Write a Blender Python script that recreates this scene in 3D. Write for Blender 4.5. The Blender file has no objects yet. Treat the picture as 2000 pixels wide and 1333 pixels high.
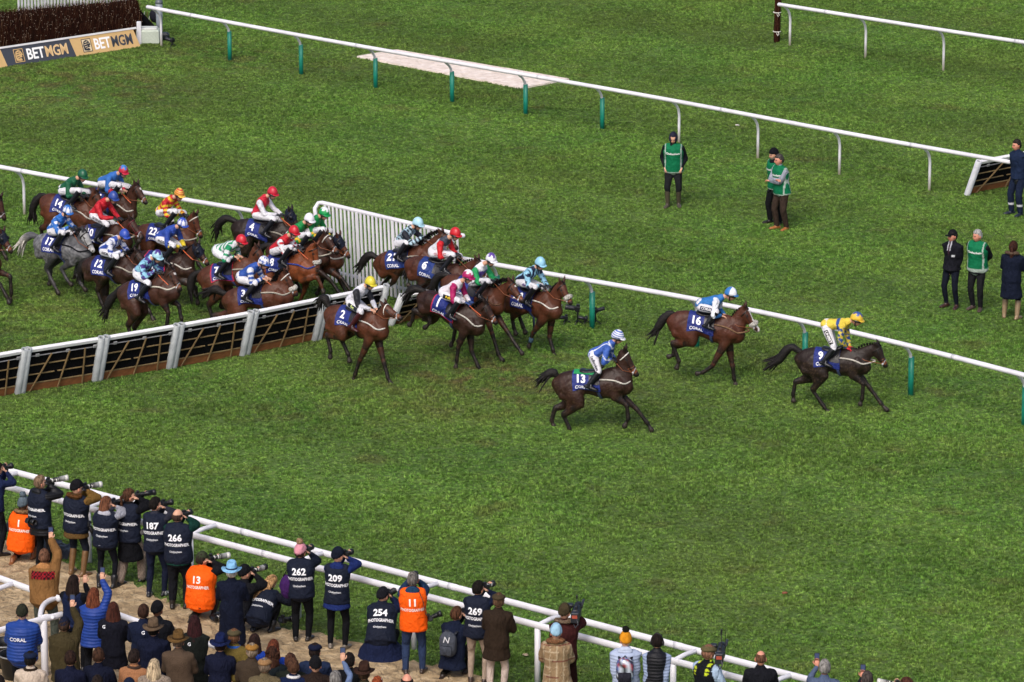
import bpy, bmesh, math, random
import numpy as np
from mathutils import Vector, Matrix
from mathutils.bvhtree import BVHTree
R = math.radians
random.seed(5); RNG = np.random.default_rng(11)

# ------------------------------------------------------------ camera, sky, sun, exposure
SC = bpy.context.scene
COL = SC.collection
CAM_H, PITCH, FPX = 26.8, R(15.7), 9300.0
cd = bpy.data.cameras.new('camera'); cam = bpy.data.objects.new('camera', cd); COL.objects.link(cam)
cam.location = (0, 0, CAM_H); cam.rotation_euler = (R(90) - PITCH, 0, 0)
cd.sensor_width = 36; cd.lens = FPX / 2000 * 36; cd.clip_start = 1; cd.clip_end = 2000
SC.camera = cam
wd = bpy.data.worlds.new('World'); SC.world = wd; wd.use_nodes = True
nt = wd.node_tree; bg = nt.nodes['Background']; sky = nt.nodes.new('ShaderNodeTexSky')
sky.sky_type = 'NISHITA'; sky.sun_disc = False; sky.sun_elevation = R(48); sky.sun_rotation = R(200)
sky.air_density = 0.55; sky.dust_density = 5.0; sky.ozone_density = 1.0
nt.links.new(sky.outputs[0], bg.inputs[0]); bg.inputs[1].default_value = 0.15
sd = bpy.data.lights.new('sun', 'SUN'); sun = bpy.data.objects.new('sun', sd); COL.objects.link(sun)
sd.energy = 1.15; sd.angle = R(28); sd.color = (1, .965, .91)
sun.rotation_euler = (R(42), 0, R(-20 + 0))
SC.view_settings.view_transform = 'Standard'; SC.view_settings.look = 'None'
SC.view_settings.exposure = 0.3; SC.view_settings.gamma = 1.0
SC.render.engine = 'CYCLES'

# ------------------------------------------------------------ photo pixel -> place in the world
_F = np.array([0, math.cos(PITCH), -math.sin(PITCH)]); _U = np.array([0, math.sin(PITCH), math.cos(PITCH)])
_X = np.array([1., 0, 0]); _C = np.array([0, 0, CAM_H])
def ray(u, v):
    return _F + _X * (u - 1000) / FPX - _U * (v - 666.5) / FPX
def at(u, v, z=0.0):
    d = ray(u, v); t = (z - CAM_H) / d[2]; return _C + d * t
class Frame:
    """upright frame: origin on the ground, local x = heading phi (deg, clockwise from image right towards camera)"""
    def __init__(s, o, phi):
        s.o = np.array([o[0], o[1], 0.]); a = R(phi)
        s.fx = np.array([math.cos(a), -math.sin(a), 0]); s.fy = np.array([math.sin(a), math.cos(a), 0]); s.phi = a
    def loc(s, u, v, y=0.0):
        d = ray(u, v); t = (y - np.dot(_C - s.o, s.fy)) / np.dot(d, s.fy); p = _C + d * t - s.o
        return np.array([np.dot(p, s.fx), y, p[2]])

# ------------------------------------------------------------ materials
def lin(c):
    if isinstance(c, str):
        c = c.lstrip('#'); c = [int(c[i:i+2], 16) / 255 for i in (0, 2, 4)]
        return tuple(x / 12.92 if x <= .04045 else ((x + .055) / 1.055) ** 2.4 for x in c)
    return tuple(c)
MATS = {}
def mat(name, rough=.7, bump=0.0, bscale=20, var=.25, vscale=8, stretch=(1, 1, 1), spec=.4, metal=0, sheen=0, coat=0, wave=0, emit=0, bdist=.02):
    if name in MATS: return MATS[name]
    m = bpy.data.materials.new(name); m.use_nodes = True; n = m.node_tree.nodes; l = m.node_tree.links
    b = n['Principled BSDF']; at_ = n.new('ShaderNodeAttribute'); at_.attribute_name = 'Col'
    tc = n.new('ShaderNodeTexCoord'); mp = n.new('ShaderNodeMapping'); mp.inputs['Scale'].default_value = stretch
    l.new(tc.outputs['Object'], mp.inputs['Vector'])
    nz = n.new('ShaderNodeTexNoise'); nz.inputs['Scale'].default_value = vscale; nz.inputs['Detail'].default_value = 5
    l.new(mp.outputs[0], nz.inputs['Vector'])
    mr = n.new('ShaderNodeMapRange'); mr.inputs[1].default_value = .3; mr.inputs[2].default_value = .7
    mr.inputs[3].default_value = 1 - var; mr.inputs[4].default_value = 1 + var * .6
    l.new(nz.outputs[0], mr.inputs[0])
    mx = n.new('ShaderNodeVectorMath'); mx.operation = 'SCALE'
    l.new(at_.outputs['Color'], mx.inputs[0]); l.new(mr.outputs[0], mx.inputs['Scale']); l.new(mx.outputs[0], b.inputs['Base Color'])
    b.inputs['Roughness'].default_value = rough; b.inputs['Specular IOR Level'].default_value = spec
    b.inputs['Metallic'].default_value = metal
    if sheen: b.inputs['Sheen Weight'].default_value = sheen
    if coat: b.inputs['Coat Weight'].default_value = coat; b.inputs['Coat Roughness'].default_value = .15
    if emit: l.new(mx.outputs[0], b.inputs['Emission Color']); b.inputs['Emission Strength'].default_value = emit
    if bump or wave:
        n2 = n.new('ShaderNodeTexNoise'); n2.inputs['Scale'].default_value = bscale; n2.inputs['Detail'].default_value = 4
        n2.inputs['Distortion'].default_value = .6
        l.new(mp.outputs[0], n2.inputs['Vector']); h = n2.outputs[0]
        if wave:
            w = n.new('ShaderNodeTexWave'); w.bands_direction = 'Z'; w.inputs['Scale'].default_value = wave; w.inputs['Distortion'].default_value = 2.0
            l.new(tc.outputs['Object'], w.inputs['Vector'])
            ad = n.new('ShaderNodeMath'); ad.operation = 'MULTIPLY_ADD'; ad.inputs[1].default_value = 1.2
            l.new(w.outputs[1], ad.inputs[0]); l.new(h, ad.inputs[2]); h = ad.outputs[0]
        bp = n.new('ShaderNodeBump'); bp.inputs['Strength'].default_value = bump or .6; bp.inputs['Distance'].default_value = bdist
        l.new(h, bp.inputs['Height']); l.new(bp.outputs[0], b.inputs['Normal'])
    MATS[name] = m; return m
M_COAT = mat('horse_coat', .5, .55, 11, .34, 7, spec=.33, bdist=.028)
M_HAIR = mat('hair', .75, 1.0, 45, .75, 38, stretch=(1, 1, .22), spec=.15, bdist=.03)
M_HORSEHAIR = mat('horse_hair', .6, .9, 50, .4, 25, stretch=(.3, 1, 1), spec=.35)
M_SKIN = mat('skin', .5, .1, 60, .08, 12, spec=.4)
M_CLOTH = mat('cloth', .9, 1.0, 9, .18, 6, stretch=(1.6, 1.6, .8), spec=.12, bdist=.05)
M_TWEED = mat('tweed', .95, .5, 12, .35, 70, spec=.15)
M_SILK = mat('silk', .55, 1.0, 11, .08, 6, spec=.3, bdist=.045)
M_PUFFER = mat('puffer', .55, .6, 12, .12, 10, spec=.25, wave=6.0, bdist=.008)
M_FUR = mat('fur', .95, 1.0, 90, .6, 45, spec=.1, bdist=.04)
M_LEATHER = mat('leather', .35, .3, 30, .2, 20, spec=.5)
M_PLASTIC = mat('plastic', .4, .1, 30, .1, 20, spec=.5)
M_GLOSS = mat('gloss', .2, .0, 30, .05, 20, spec=.6, coat=.5)
M_PAINT = mat('rail_plastic', .36, .05, 10, .14, 2.2, spec=.45)
M_WOOD = mat('wood', .7, .3, 40, .3, 12, stretch=(.3, 1, 1))
M_PRINT = mat('print', .7, .0, 10, .04, 10)
M_SCREEN = mat('screen', .15, .0, 10, .0, 10, emit=.25)
M_HELMET = mat('helmet_silk', .35, .1, 12, .05, 8, spec=.5)

# ------------------------------------------------------------ mesh collecting
OBJS = []
class MB:
    def __init__(s): s.v = []; s.f = []; s.c = []; s.m = []; s.mats = []; s.n = 0
    def add(s, V, F, col, m):
        V = np.asarray(V, float)
        if len(V) == 0: return s
        c = np.asarray(col, float)
        if c.ndim == 1: c = np.tile(c[:3], (len(V), 1))
        if m not in s.mats: s.mats.append(m)
        s.v.append(V); s.c.append(c[:, :3]); s.f += [tuple(int(i) + s.n for i in q) for q in F]
        s.m += [s.mats.index(m)] * len(F); s.n += len(V); return s
    def build(s, name, parent=None, smooth=True, **props):
        me = bpy.data.meshes.new(name)
        V = np.concatenate(s.v) if s.v else np.zeros((0, 3))
        me.from_pydata(V.tolist(), [], s.f)
        for m in s.mats: me.materials.append(m)
        me.polygons.foreach_set('material_index', s.m)
        me.polygons.foreach_set('use_smooth', [smooth] * len(s.f))
        a = me.color_attributes.new('Col', 'FLOAT_COLOR', 'POINT')
        C = np.concatenate(s.c) if s.c else np.zeros((0, 3))
        a.data.foreach_set('color', np.hstack([C, np.ones((len(C), 1))]).ravel())
        me.update()
        o = bpy.data.objects.new(name, me); o.parent = parent
        for k, w in props.items(): o[k] = w
        OBJS.append(o); return o
def empty(name, loc=(0, 0, 0), rz=0, **props):
    o = bpy.data.objects.new(name, None); o.location = loc; o.rotation_euler = (0, 0, rz); o.empty_display_size = .2
    for k, w in props.items(): o[k] = w
    OBJS.append(o); return o
def nrm(a):
    a = np.asarray(a, float); return a / (np.linalg.norm(a) + 1e-12)
def loft(P, Rr, side=(0, 1, 0), n=12, cap=True):
    """closed tube through points P; radii (ra across `side`, rb the other way)"""
    P = np.asarray(P, float); k = len(P)
    Rr = np.array([(r, r) if np.isscalar(r) else r for r in Rr], float)
    if len(Rr) == 1: Rr = np.repeat(Rr, k, 0)
    T = np.gradient(P, axis=0); side = np.asarray(side, float)
    ang = np.arange(n) * 2 * math.pi / n; V = []
    fr = []
    for i in range(k):
        t = nrm(T[i]); a = side - np.dot(side, t) * t
        if np.linalg.norm(a) < .05: a = np.array([t[1], -t[0], .3]) ; a = a - np.dot(a, t) * t
        a = nrm(a); fr.append((t, a, np.cross(t, a)))
    rings = [(P[i], Rr[i], fr[i]) for i in range(k)]
    if cap:
        r0 = Rr[0].min(); r1 = Rr[-1].min()
        rings = [(P[0] - fr[0][0] * r0 * .55, Rr[0] * .6, fr[0])] + rings + [(P[-1] + fr[-1][0] * r1 * .55, Rr[-1] * .6, fr[-1])]
    for p, r, (t, a, b) in rings:
        V.append(p + np.outer(np.cos(ang), a) * r[0] + np.outer(np.sin(ang), b) * r[1])
    V = np.concatenate(V); m = len(rings); F = []
    for i in range(m - 1):
        for j in range(n):
            j2 = (j + 1) % n; F.append((i*n + j, i*n + j2, (i+1)*n + j2, (i+1)*n + j))
    a0, a1 = rings[0][0], rings[-1][0]
    e0 = Rr[0].min() * .25 if cap else 0; e1 = Rr[-1].min() * .25 if cap else 0
    V = np.vstack([V, a0 - fr[0][0] * e0, a1 + fr[-1][0] * e1]); c0 = m * n; c1 = c0 + 1
    for j in range(n):
        j2 = (j + 1) % n; F.append((c0, j2, j)); F.append((c1, (m-1)*n + j, (m-1)*n + j2))
    return V, F
def ellipsoid(c, r, nu=10, nv=14, rot=None):
    V = []; F = []
    for i in range(1, nu):
        th = math.pi * i / nu
        for j in range(nv):
            ph = 2 * math.pi * j / nv; V.append((math.sin(th)*math.cos(ph), math.sin(th)*math.sin(ph), math.cos(th)))
    V += [(0, 0, 1), (0, 0, -1)]; V = np.array(V) * np.asarray(r, float)
    for i in range(nu - 2):
        for j in range(nv):
            j2 = (j + 1) % nv; F.append((i*nv + j, (i+1)*nv + j, (i+1)*nv + j2, i*nv + j2))
    t = (nu - 1) * nv
    for j in range(nv):
        j2 = (j + 1) % nv; F.append((t, j, j2)); F.append((t + 1, (nu-2)*nv + j2, (nu-2)*nv + j))
    if rot is not None: V = V @ np.asarray(rot).T
    return V + np.asarray(c, float), F
def box(c, s, ax=None, bev=.0):
    """box with centre c, full sizes s, axes rows ax; chamfered when bev"""
    h = np.asarray(s, float) / 2
    if bev <= 0:
        V = np.array([(x, y, z) for x in (-1, 1) for y in (-1, 1) for z in (-1, 1)]) * h
        F = [(0, 1, 3, 2), (4, 6, 7, 5), (0, 4, 5, 1), (2, 3, 7, 6), (0, 2, 6, 4), (1, 5, 7, 3)]
    else:
        b = min(bev, min(h) * .9); q = []
        for z, k in ((-h[2], b), (-h[2] + b, 0), (h[2] - b, 0), (h[2], b)):
            x, y = h[0] - k, h[1] - k; c2 = b * .6
            q += [(x - c2, y, z), (-x + c2, y, z), (-x, y - c2, z), (-x, -y + c2, z), (-x + c2, -y, z), (x - c2, -y, z), (x, -y + c2, z), (x, y - c2, z)]
        V = np.array(q); F = []
        for i in range(3):
            for j in range(8):
                j2 = (j + 1) % 8; F.append((i*8 + j, i*8 + j2, (i+1)*8 + j2, (i+1)*8 + j))
        F.append(tuple(range(7, -1, -1))); F.append(tuple(range(24, 32)))
    if ax is not None: V = V @ np.asarray(ax, float)
    return V + np.asarray(c, float), F
def xform(geo, M):
    V, F = geo; M = np.asarray(M); return V @ M[:3, :3].T + M[:3, 3], F
def axes_from(fwd, up=(0, 0, 1)):
    """rows x(right), y(forward), z(up)"""
    f = nrm(fwd); r = nrm(np.cross(f, up)); return np.array([r, f, np.cross(r, f)])
# one temporary object that turns overlapping closed lofts into one continuous smooth skin
_tm = bpy.data.meshes.new('tmp'); _to = bpy.data.objects.new('tmp', _tm); COL.objects.link(_to)
_mr = _to.modifiers.new('r', 'REMESH'); _mr.mode = 'VOXEL'; _ms = _to.modifiers.new('s', 'SMOOTH'); _ms.factor = .5
def fuse(geos, voxel=.022, it=3):
    V = []; F = []; n = 0
    for v, f in geos:
        V.append(v); F += [tuple(i + n for i in q) for q in f]; n += len(v)
    me = bpy.data.meshes.new('tmp'); me.from_pydata(np.concatenate(V).tolist(), [], F); me.update()
    old = _to.data; _to.data = me; bpy.data.meshes.remove(old)
    _mr.voxel_size = voxel; _ms.iterations = it
    dg = bpy.context.evaluated_depsgraph_get(); dg.update(); ev = _to.evaluated_get(dg); m = ev.to_mesh()
    V = np.empty(len(m.vertices) * 3); m.vertices.foreach_get('co', V); V = V.reshape(-1, 3)
    F = [tuple(p.vertices) for p in m.polygons]; ev.to_mesh_clear(); return V, F
def wrinkle(V, seed, amp, f0=14, f1=42, k=8, axis=(0, 0, 1)):
    rg = np.random.default_rng(seed); d = np.zeros((len(V), 3)); c = V.mean(0); out = (V - c) * [1, 1, .3]; out /= np.linalg.norm(out, axis=1)[:, None] + 1e-9
    for _ in range(k):
        n_ = nrm(rg.normal(0, 1, 3) * .8 + np.array(axis) * rg.choice([-1, 1]) * 1.2); f = rg.uniform(f0, f1); w = np.sin(V @ n_ * f + rg.uniform(0, 6.28) + 1.5 * np.sin(V @ rg.normal(0, 1, 3) * 9)); d += out * (np.sign(w) * np.abs(w) ** .7 * amp * 12 / f)[:, None]
    return V + d / math.sqrt(k)
def nearest(V, segs):
    """segs: list of (p0,p1,r0,r1); returns index of nearest capsule and t along it"""
    best = np.full(len(V), 1e9); idx = np.zeros(len(V), int); tt = np.zeros(len(V))
    for i, (a, b, r0, r1) in enumerate(segs):
        a = np.asarray(a, float); ab = np.asarray(b, float) - a; t = np.clip(((V - a) @ ab) / (ab @ ab + 1e-9), 0, 1)
        d = np.linalg.norm(V - a - np.outer(t, ab), axis=1) - (r0 + (r1 - r0) * t)
        k = d < best; best[k] = d[k]; idx[k] = i; tt[k] = t[k]
    return idx, tt
def bvh(V, F): return BVHTree.FromPolygons([tuple(v) for v in V], [tuple(f) for f in F])
_font_cache = {}
def text_geo(s, size=1.0, bold=.0, align='CENTER', shear=0, space=1.0):
    key = (s, bold, align, shear, space)
    if key not in _font_cache:
        c = bpy.data.curves.new('t', 'FONT'); c.body = s; c.size = 1; c.align_x = align; c.align_y = 'CENTER'; c.offset = bold; c.shear = shear
        c.space_character = space; c.resolution_u = 2
        o = bpy.data.objects.new('t', c); COL.objects.link(o); dg = bpy.context.evaluated_depsgraph_get(); dg.update()
        m = bpy.data.meshes.new_from_object(o.evaluated_get(dg)); V = np.array([v.co[:] for v in m.vertices]); F = [tuple(p.vertices) for p in m.polygons]
        bm = bmesh.new(); bm.from_mesh(m); bmesh.ops.remove_doubles(bm, verts=bm.verts, dist=1e-5)
        for k in range(-6, 7): bmesh.ops.bisect_plane(bm, geom=bm.verts[:] + bm.edges[:] + bm.faces[:], plane_co=(0, k * .09, 0), plane_no=(0, 1, 0))
        xm = max(abs(V[:, 0])) if len(V) else 0
        for k in range(-int(xm / .2), int(xm / .2) + 1): bmesh.ops.bisect_plane(bm, geom=bm.verts[:] + bm.edges[:] + bm.faces[:], plane_co=(k * .2, 0, 0), plane_no=(1, 0, 0))
        bm.verts.index_update(); V = np.array([v.co[:] for v in bm.verts]); F = [tuple(v.index for v in f.verts) for f in bm.faces]; bm.free()
        bpy.data.objects.remove(o); bpy.data.curves.remove(c); bpy.data.meshes.remove(m)
        _font_cache[key] = (V, F)
    V, F = _font_cache[key]; return V * size, F
def project(geo, org, right, up, tree, off=.006, back=.6):
    """lay flat writing onto a surface: cast along -normal"""
    V, F = geo; right = nrm(right); up = nrm(up); nn = np.cross(right, up); out = []; miss = set()
    for v in V:
        p = org + right * v[0] + up * v[1] + nn * back
        h = tree.ray_cast(Vector(p), Vector(-nn), back * 1.3)
        if h[0] is None: miss.add(len(out))
        out.append(np.array(h[0]) + nn * off if h[0] is not None else org + right * v[0] + up * v[1])
    return np.array(out), [f for f in F if not any(i in miss for i in f)]
def ik(a, b, l1, l2, hint):
    a = np.asarray(a, float); b = np.asarray(b, float); d = b - a; L = np.linalg.norm(d)
    L2 = min(max(L, abs(l1 - l2) + .01), l1 + l2 - .005); x = (l1*l1 - l2*l2 + L2*L2) / (2 * L2)
    h = math.sqrt(max(l1*l1 - x*x, 1e-6)); t = d / (L + 1e-9); hint = np.asarray(hint, float); q = hint - np.dot(hint, t) * t
    return a + t * x * (L / L2 if L > l1 + l2 else 1) + nrm(q) * h
GRASS_DENSITY = 400
# ------------------------------------------------------------ ground, path, mat
def noise_node(n, l, vec, scale, detail=4, dist=0):
    z = n.new('ShaderNodeTexNoise'); z.inputs['Scale'].default_value = scale; z.inputs['Detail'].default_value = detail; z.inputs['Distortion'].default_value = dist
    l.new(vec, z.inputs['Vector']); return z.outputs[0]
def ramp(n, l, src, stops):
    r = n.new('ShaderNodeValToRGB'); l.new(src, r.inputs[0]); e = r.color_ramp.elements
    while len(e) < len(stops): e.new(.5)
    for k, (p, c) in zip(e, stops): k.position = p; k.color = (*lin(c), 1)
    return r.outputs[0]
WORN = [(at(960, 742), 3.6, 1.8, .85), (at(150, 165), 5.0, 2.6, .7), (at(420, 112), 3.0, 1.6, .55), (at(700, 600), 3.5, 2, .4), (at(900, 690), 2.8, 1.8, .55),
        (at(255, 640), 6, 3.5, .45), (at(590, 805), 2.0, .8, .45), (at(760, 790), 2.2, 1.1, .4), (at(1290, 760), 3.0, 1.6, .25), (at(640, 130), 2.2, 1.3, .3), (at(110, 600), 4, 3, .4),
        (at(1990, 870), 2, 1, .2), (at(1540, 700), 3, 1.6, .25)]
def turf_color(n, l, blade):
    g = n.new('ShaderNodeNewGeometry'); P = g.outputs['Position']
    big = noise_node(n, l, P, .35, 4, .4); mid = noise_node(n, l, P, 2.3, 5, .8); fine = noise_node(n, l, P, 9, 5, .5)
    c1 = ramp(n, l, mid, [(.3, '#3f6420'), (.5, '#5c8630'), (.68, '#7f9a4a')])
    c2 = ramp(n, l, fine, [(.34, '#2f4e18'), (.5, '#588530'), (.66, '#8da05a')])
    m = n.new('ShaderNodeMix'); m.data_type = 'RGBA'; m.inputs[0].default_value = .5; l.new(c1, m.inputs[6]); l.new(c2, m.inputs[7])
    c3 = ramp(n, l, big, [(.3, '#4f7c2e'), (.7, '#78923a')])
    m2 = n.new('ShaderNodeMix'); m2.data_type = 'RGBA'; m2.inputs[0].default_value = .35; l.new(m.outputs[2], m2.inputs[6]); l.new(c3, m2.inputs[7])
    sep = n.new('ShaderNodeSeparateXYZ'); l.new(P, sep.inputs[0])   # faint mowing bands along the course
    ma = n.new('ShaderNodeMath'); ma.operation = 'MULTIPLY_ADD'; l.new(sep.outputs[0], ma.inputs[0]); ma.inputs[1].default_value = .78; mb_ = n.new('ShaderNodeMath'); mb_.operation = 'MULTIPLY'; l.new(sep.outputs[1], mb_.inputs[0]); mb_.inputs[1].default_value = 1.0; l.new(mb_.outputs[0], ma.inputs[2])
    sn = n.new('ShaderNodeMath'); sn.operation = 'SINE'; l.new(ma.outputs[0], sn.inputs[0]); bm_ = n.new('ShaderNodeMapRange'); bm_.inputs[1].default_value = -.4; bm_.inputs[2].default_value = .4; bm_.inputs[3].default_value = .90; bm_.inputs[4].default_value = 1.05; l.new(sn.outputs[0], bm_.inputs[0])
    dry = noise_node(n, l, P, .17, 5, .3); dr = n.new('ShaderNodeMapRange'); dr.inputs[1].default_value = .42; dr.inputs[2].default_value = .66; dr.inputs[4].default_value = .6; l.new(dry, dr.inputs[0])
    m4 = n.new('ShaderNodeMix'); m4.data_type = 'RGBA'; l.new(dr.outputs[0], m4.inputs[0]); l.new(m2.outputs[2], m4.inputs[6]); m4.inputs[7].default_value = (*lin('#5f7433'), 1)
    hb_ = n.new('ShaderNodeHueSaturation'); hb_.inputs['Saturation'].default_value = .99; l.new(bm_.outputs[0], hb_.inputs['Value']); l.new(m4.outputs[2], hb_.inputs['Color'])
    out = hb_.outputs[0]
    # worn, muddied places (true marks on the turf)
    tot = None
    nz = noise_node(n, l, P, 1.6, 5, .5)
    for (c, rx, ry, s) in WORN:
        vm = n.new('ShaderNodeVectorMath'); vm.operation = 'SUBTRACT'; l.new(P, vm.inputs[0]); vm.inputs[1].default_value = (c[0], c[1], 0)
        v2 = n.new('ShaderNodeVectorMath'); v2.operation = 'DIVIDE'; l.new(vm.outputs[0], v2.inputs[0]); v2.inputs[1].default_value = (rx, ry * 2.2, 5)
        ln = n.new('ShaderNodeVectorMath'); ln.operation = 'LENGTH'; l.new(v2.outputs[0], ln.inputs[0])
        mr = n.new('ShaderNodeMapRange'); mr.inputs[1].default_value = 1; mr.inputs[2].default_value = .1; mr.inputs[3].default_value = 0; mr.inputs[4].default_value = s; l.new(ln.outputs['Value'], mr.inputs[0])
        if tot is None: tot = mr.outputs[0]
        else:
            mm = n.new('ShaderNodeMath'); mm.operation = 'MAXIMUM'; l.new(tot, mm.inputs[0]); l.new(mr.outputs[0], mm.inputs[1]); tot = mm.outputs[0]
    ns = n.new('ShaderNodeMapRange'); ns.inputs[1].default_value = .45; ns.inputs[2].default_value = .62; l.new(nz, ns.inputs[0])
    base = n.new('ShaderNodeMath'); base.operation = 'MULTIPLY'; l.new(tot, base.inputs[0]); l.new(ns.outputs[0], base.inputs[1])
    spots = noise_node(n, l, P, .9, 6, .3); sp = n.new('ShaderNodeMapRange'); sp.inputs[1].default_value = .6; sp.inputs[2].default_value = .72; sp.inputs[4].default_value = .38; l.new(spots, sp.inputs[0])
    mxx = n.new('ShaderNodeMath'); mxx.operation = 'MAXIMUM'; l.new(base.outputs[0], mxx.inputs[0]); l.new(sp.outputs[0], mxx.inputs[1])
    hoof = noise_node(n, l, P, 3.4, 3, .2); hp_ = n.new('ShaderNodeMapRange'); hp_.inputs[1].default_value = .63; hp_.inputs[2].default_value = .68; l.new(hoof, hp_.inputs[0])   # hoof cuts inside the worn ground
    hm = n.new('ShaderNodeMath'); hm.operation = 'MULTIPLY'; l.new(hp_.outputs[0], hm.inputs[0]); l.new(tot, hm.inputs[1]); mx2 = n.new('ShaderNodeMath'); mx2.operation = 'MAXIMUM'; l.new(mxx.outputs[0], mx2.inputs[0]); l.new(hm.outputs[0], mx2.inputs[1]); mxx = mx2
    m3 = n.new('ShaderNodeMix'); m3.data_type = 'RGBA'; l.new(mxx.outputs[0], m3.inputs[0]); l.new(out, m3.inputs[6]); m3.inputs[7].default_value = (*lin('#6b5f3c' if blade else '#5e4f36'), 1)
    return m3.outputs[2], P
def plain(name):
    m = bpy.data.materials.new(name); m.use_nodes = True; return m, m.node_tree.nodes, m.node_tree.links, m.node_tree.nodes['Principled BSDF']
M_TURF, n, l, b = plain('turf'); c, P = turf_color(n, l, False)
hs = n.new('ShaderNodeHueSaturation'); hs.inputs['Value'].default_value = .6; l.new(c, hs.inputs['Color']); l.new(hs.outputs[0], b.inputs['Base Color']); b.inputs['Roughness'].default_value = .95
bp = n.new('ShaderNodeBump'); bp.inputs['Distance'].default_value = .08; l.new(noise_node(n, l, P, 7, 6, .5), bp.inputs['Height']); l.new(bp.outputs[0], b.inputs['Normal'])
M_BLADE, n, l, b = plain('grass_blade'); c, P = turf_color(n, l, True)
oi = n.new('ShaderNodeObjectInfo'); mr = n.new('ShaderNodeMapRange'); mr.inputs[3].default_value = .58; mr.inputs[4].default_value = 1.95
pw = n.new('ShaderNodeMath'); pw.operation = 'POWER'; pw.inputs[1].default_value = 2.6; l.new(oi.outputs['Random'], pw.inputs[0]); l.new(pw.outputs[0], mr.inputs[0])
hs = n.new('ShaderNodeHueSaturation'); l.new(mr.outputs[0], hs.inputs['Value']); l.new(c, hs.inputs['Color']); l.new(hs.outputs[0], b.inputs['Base Color'])
b.inputs['Roughness'].default_value = .6; b.inputs['Specular IOR Level'].default_value = .25; b.inputs['Subsurface Weight'].default_value = 0
M_SAND, n, l, b = plain('sand'); g = n.new('ShaderNodeNewGeometry'); P = g.outputs['Position']
l.new(ramp(n, l, noise_node(n, l, P, 3.2, 7, .8), [(.3, '#7e6b50'), (.5, '#a28c6a'), (.68, '#bea886')]), b.inputs['Base Color']); b.inputs['Roughness'].default_value = .95
mp = n.new('ShaderNodeMapping'); mp.inputs['Scale'].default_value = (1, .7, 1); l.new(P, mp.inputs[0])
bp = n.new('ShaderNodeBump'); bp.inputs['Distance'].default_value = .13; bp.inputs['Strength'].default_value = 1; l.new(noise_node(n, l, mp.outputs[0], 7, 9, .6), bp.inputs['Height']); l.new(bp.outputs[0], b.inputs['Normal'])
M_MAT, n, l, b = plain('pale_matting'); g = n.new('ShaderNodeNewGeometry'); P = g.outputs['Position']
l.new(ramp(n, l, noise_node(n, l, P, 5, 7, .5), [(.3, '#d3c3b6'), (.55, '#e6d9cf'), (.7, '#efe6de')]), b.inputs['Base Color']); b.inputs['Roughness'].default_value = .9
bp = n.new('ShaderNodeBump'); bp.inputs['Distance'].default_value = .06; l.new(noise_node(n, l, P, 7, 5, 1), bp.inputs['Height']); l.new(bp.outputs[0], b.inputs['Normal'])

mb = MB(); S = 500
mb.add([(-S, -100, 0), (S, -100, 0), (S, 900, 0), (-S, 900, 0)], [(0, 1, 2, 3)], (0, 0, 0), M_TURF)
mb.build('ground', kind='structure')
def inside(px, py, poly):
    r = np.zeros(len(px), bool); m = len(poly)
    for i in range(m):
        x0, y0 = poly[i][:2]; x1, y1 = poly[(i + 1) % m][:2]
        c = ((y0 > py) != (y1 > py)) & (px < (x1 - x0) * (py - y0) / (y1 - y0 + 1e-12) + x0); r ^= c
    return r
SANDPX = [(-60, 1040), (60, 1066), (120, 1100), (170, 1116), (225, 1128), (300, 1160), (345, 1186), (420, 1190), (500, 1205), (560, 1228), (640, 1246), (720, 1262), (800, 1292), (880, 1306), (985, 1336), (1100, 1395)]
sp = [at(u, v)[:2] for u, v in SANDPX]; edge = []
for i in range(len(sp) - 1):
    for k in range(8):
        p = sp[i] + (sp[i+1] - sp[i]) * k / 8; edge.append(p + RNG.normal(0, .07, 2))
SAND = edge + [np.array(at(1200, 1420)[:2]), np.array([4, 60.]), np.array([-14, 60.]), np.array(at(-200, 1000)[:2])]
es = sorted([tuple(p) for p in edge]); V = []
for x_, y_ in es: V += [(x_, y_, .012), (x_, 62., .012)]
mb = MB(); mb.add(V, [(2*i, 2*i + 1, 2*i + 3, 2*i + 2) for i in range(len(es) - 1)], (0, 0, 0), M_SAND); mb.build('path', kind='structure')
MATP = [at(u, v)[:2] for u, v in ((697, 113), (775, 100), (1112, 157), (1018, 175))]
mb = MB(); ring = []
for i in range(4):
    a, b2 = MATP[i], MATP[(i + 1) % 4]
    for k in range(14): ring.append(a + (b2 - a) * k / 14 + RNG.normal(0, .008, 2))
k = len(ring); V = [(p[0], p[1], .045) for p in ring] + [(p[0], p[1], -.02) for p in ring]
mb.add(V, [tuple(range(k))] + [(i, (i+1) % k, (i+1) % k + k, i + k) for i in range(k)], (0, 0, 0), M_MAT)
mb.build('ground_mat', smooth=False, label='long pale pinkish mat lying on the turf behind the far running rail', category='mat')

# grass: tufts scattered by geometry nodes over the visible turf
tv = []; tf = []
rg = random.Random(3)
for i in range(11):
    a = rg.uniform(0, 6.28); r = rg.uniform(0, .035); x, y = r * math.cos(a), r * math.sin(a); w = rg.uniform(.003, .0065); h = rg.uniform(.026, .05)
    d = rg.uniform(0, 6.28); lx, ly = math.cos(d) * h * rg.uniform(.2, .75), math.sin(d) * h * rg.uniform(.2, .75); nx, ny = -math.sin(d) * w, math.cos(d) * w
    j = len(tv); tv += [(x - nx, y - ny, -.005), (x + nx, y + ny, -.005), (x + nx*.8 + lx*.35, y + ny*.8 + ly*.35, h*.6), (x - nx*.8 + lx*.35, y - ny*.8 + ly*.35, h*.6), (x + lx, y + ly, h)]
    tf += [(j, j+1, j+2, j+3), (j+3, j+2, j+4)]
tm = bpy.data.meshes.new('grass_tuft'); tm.from_pydata(tv, [], tf); tm.materials.append(M_BLADE)
x0, x1, y0, y1 = -23, 21, 68, 146; st = .25
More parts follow.
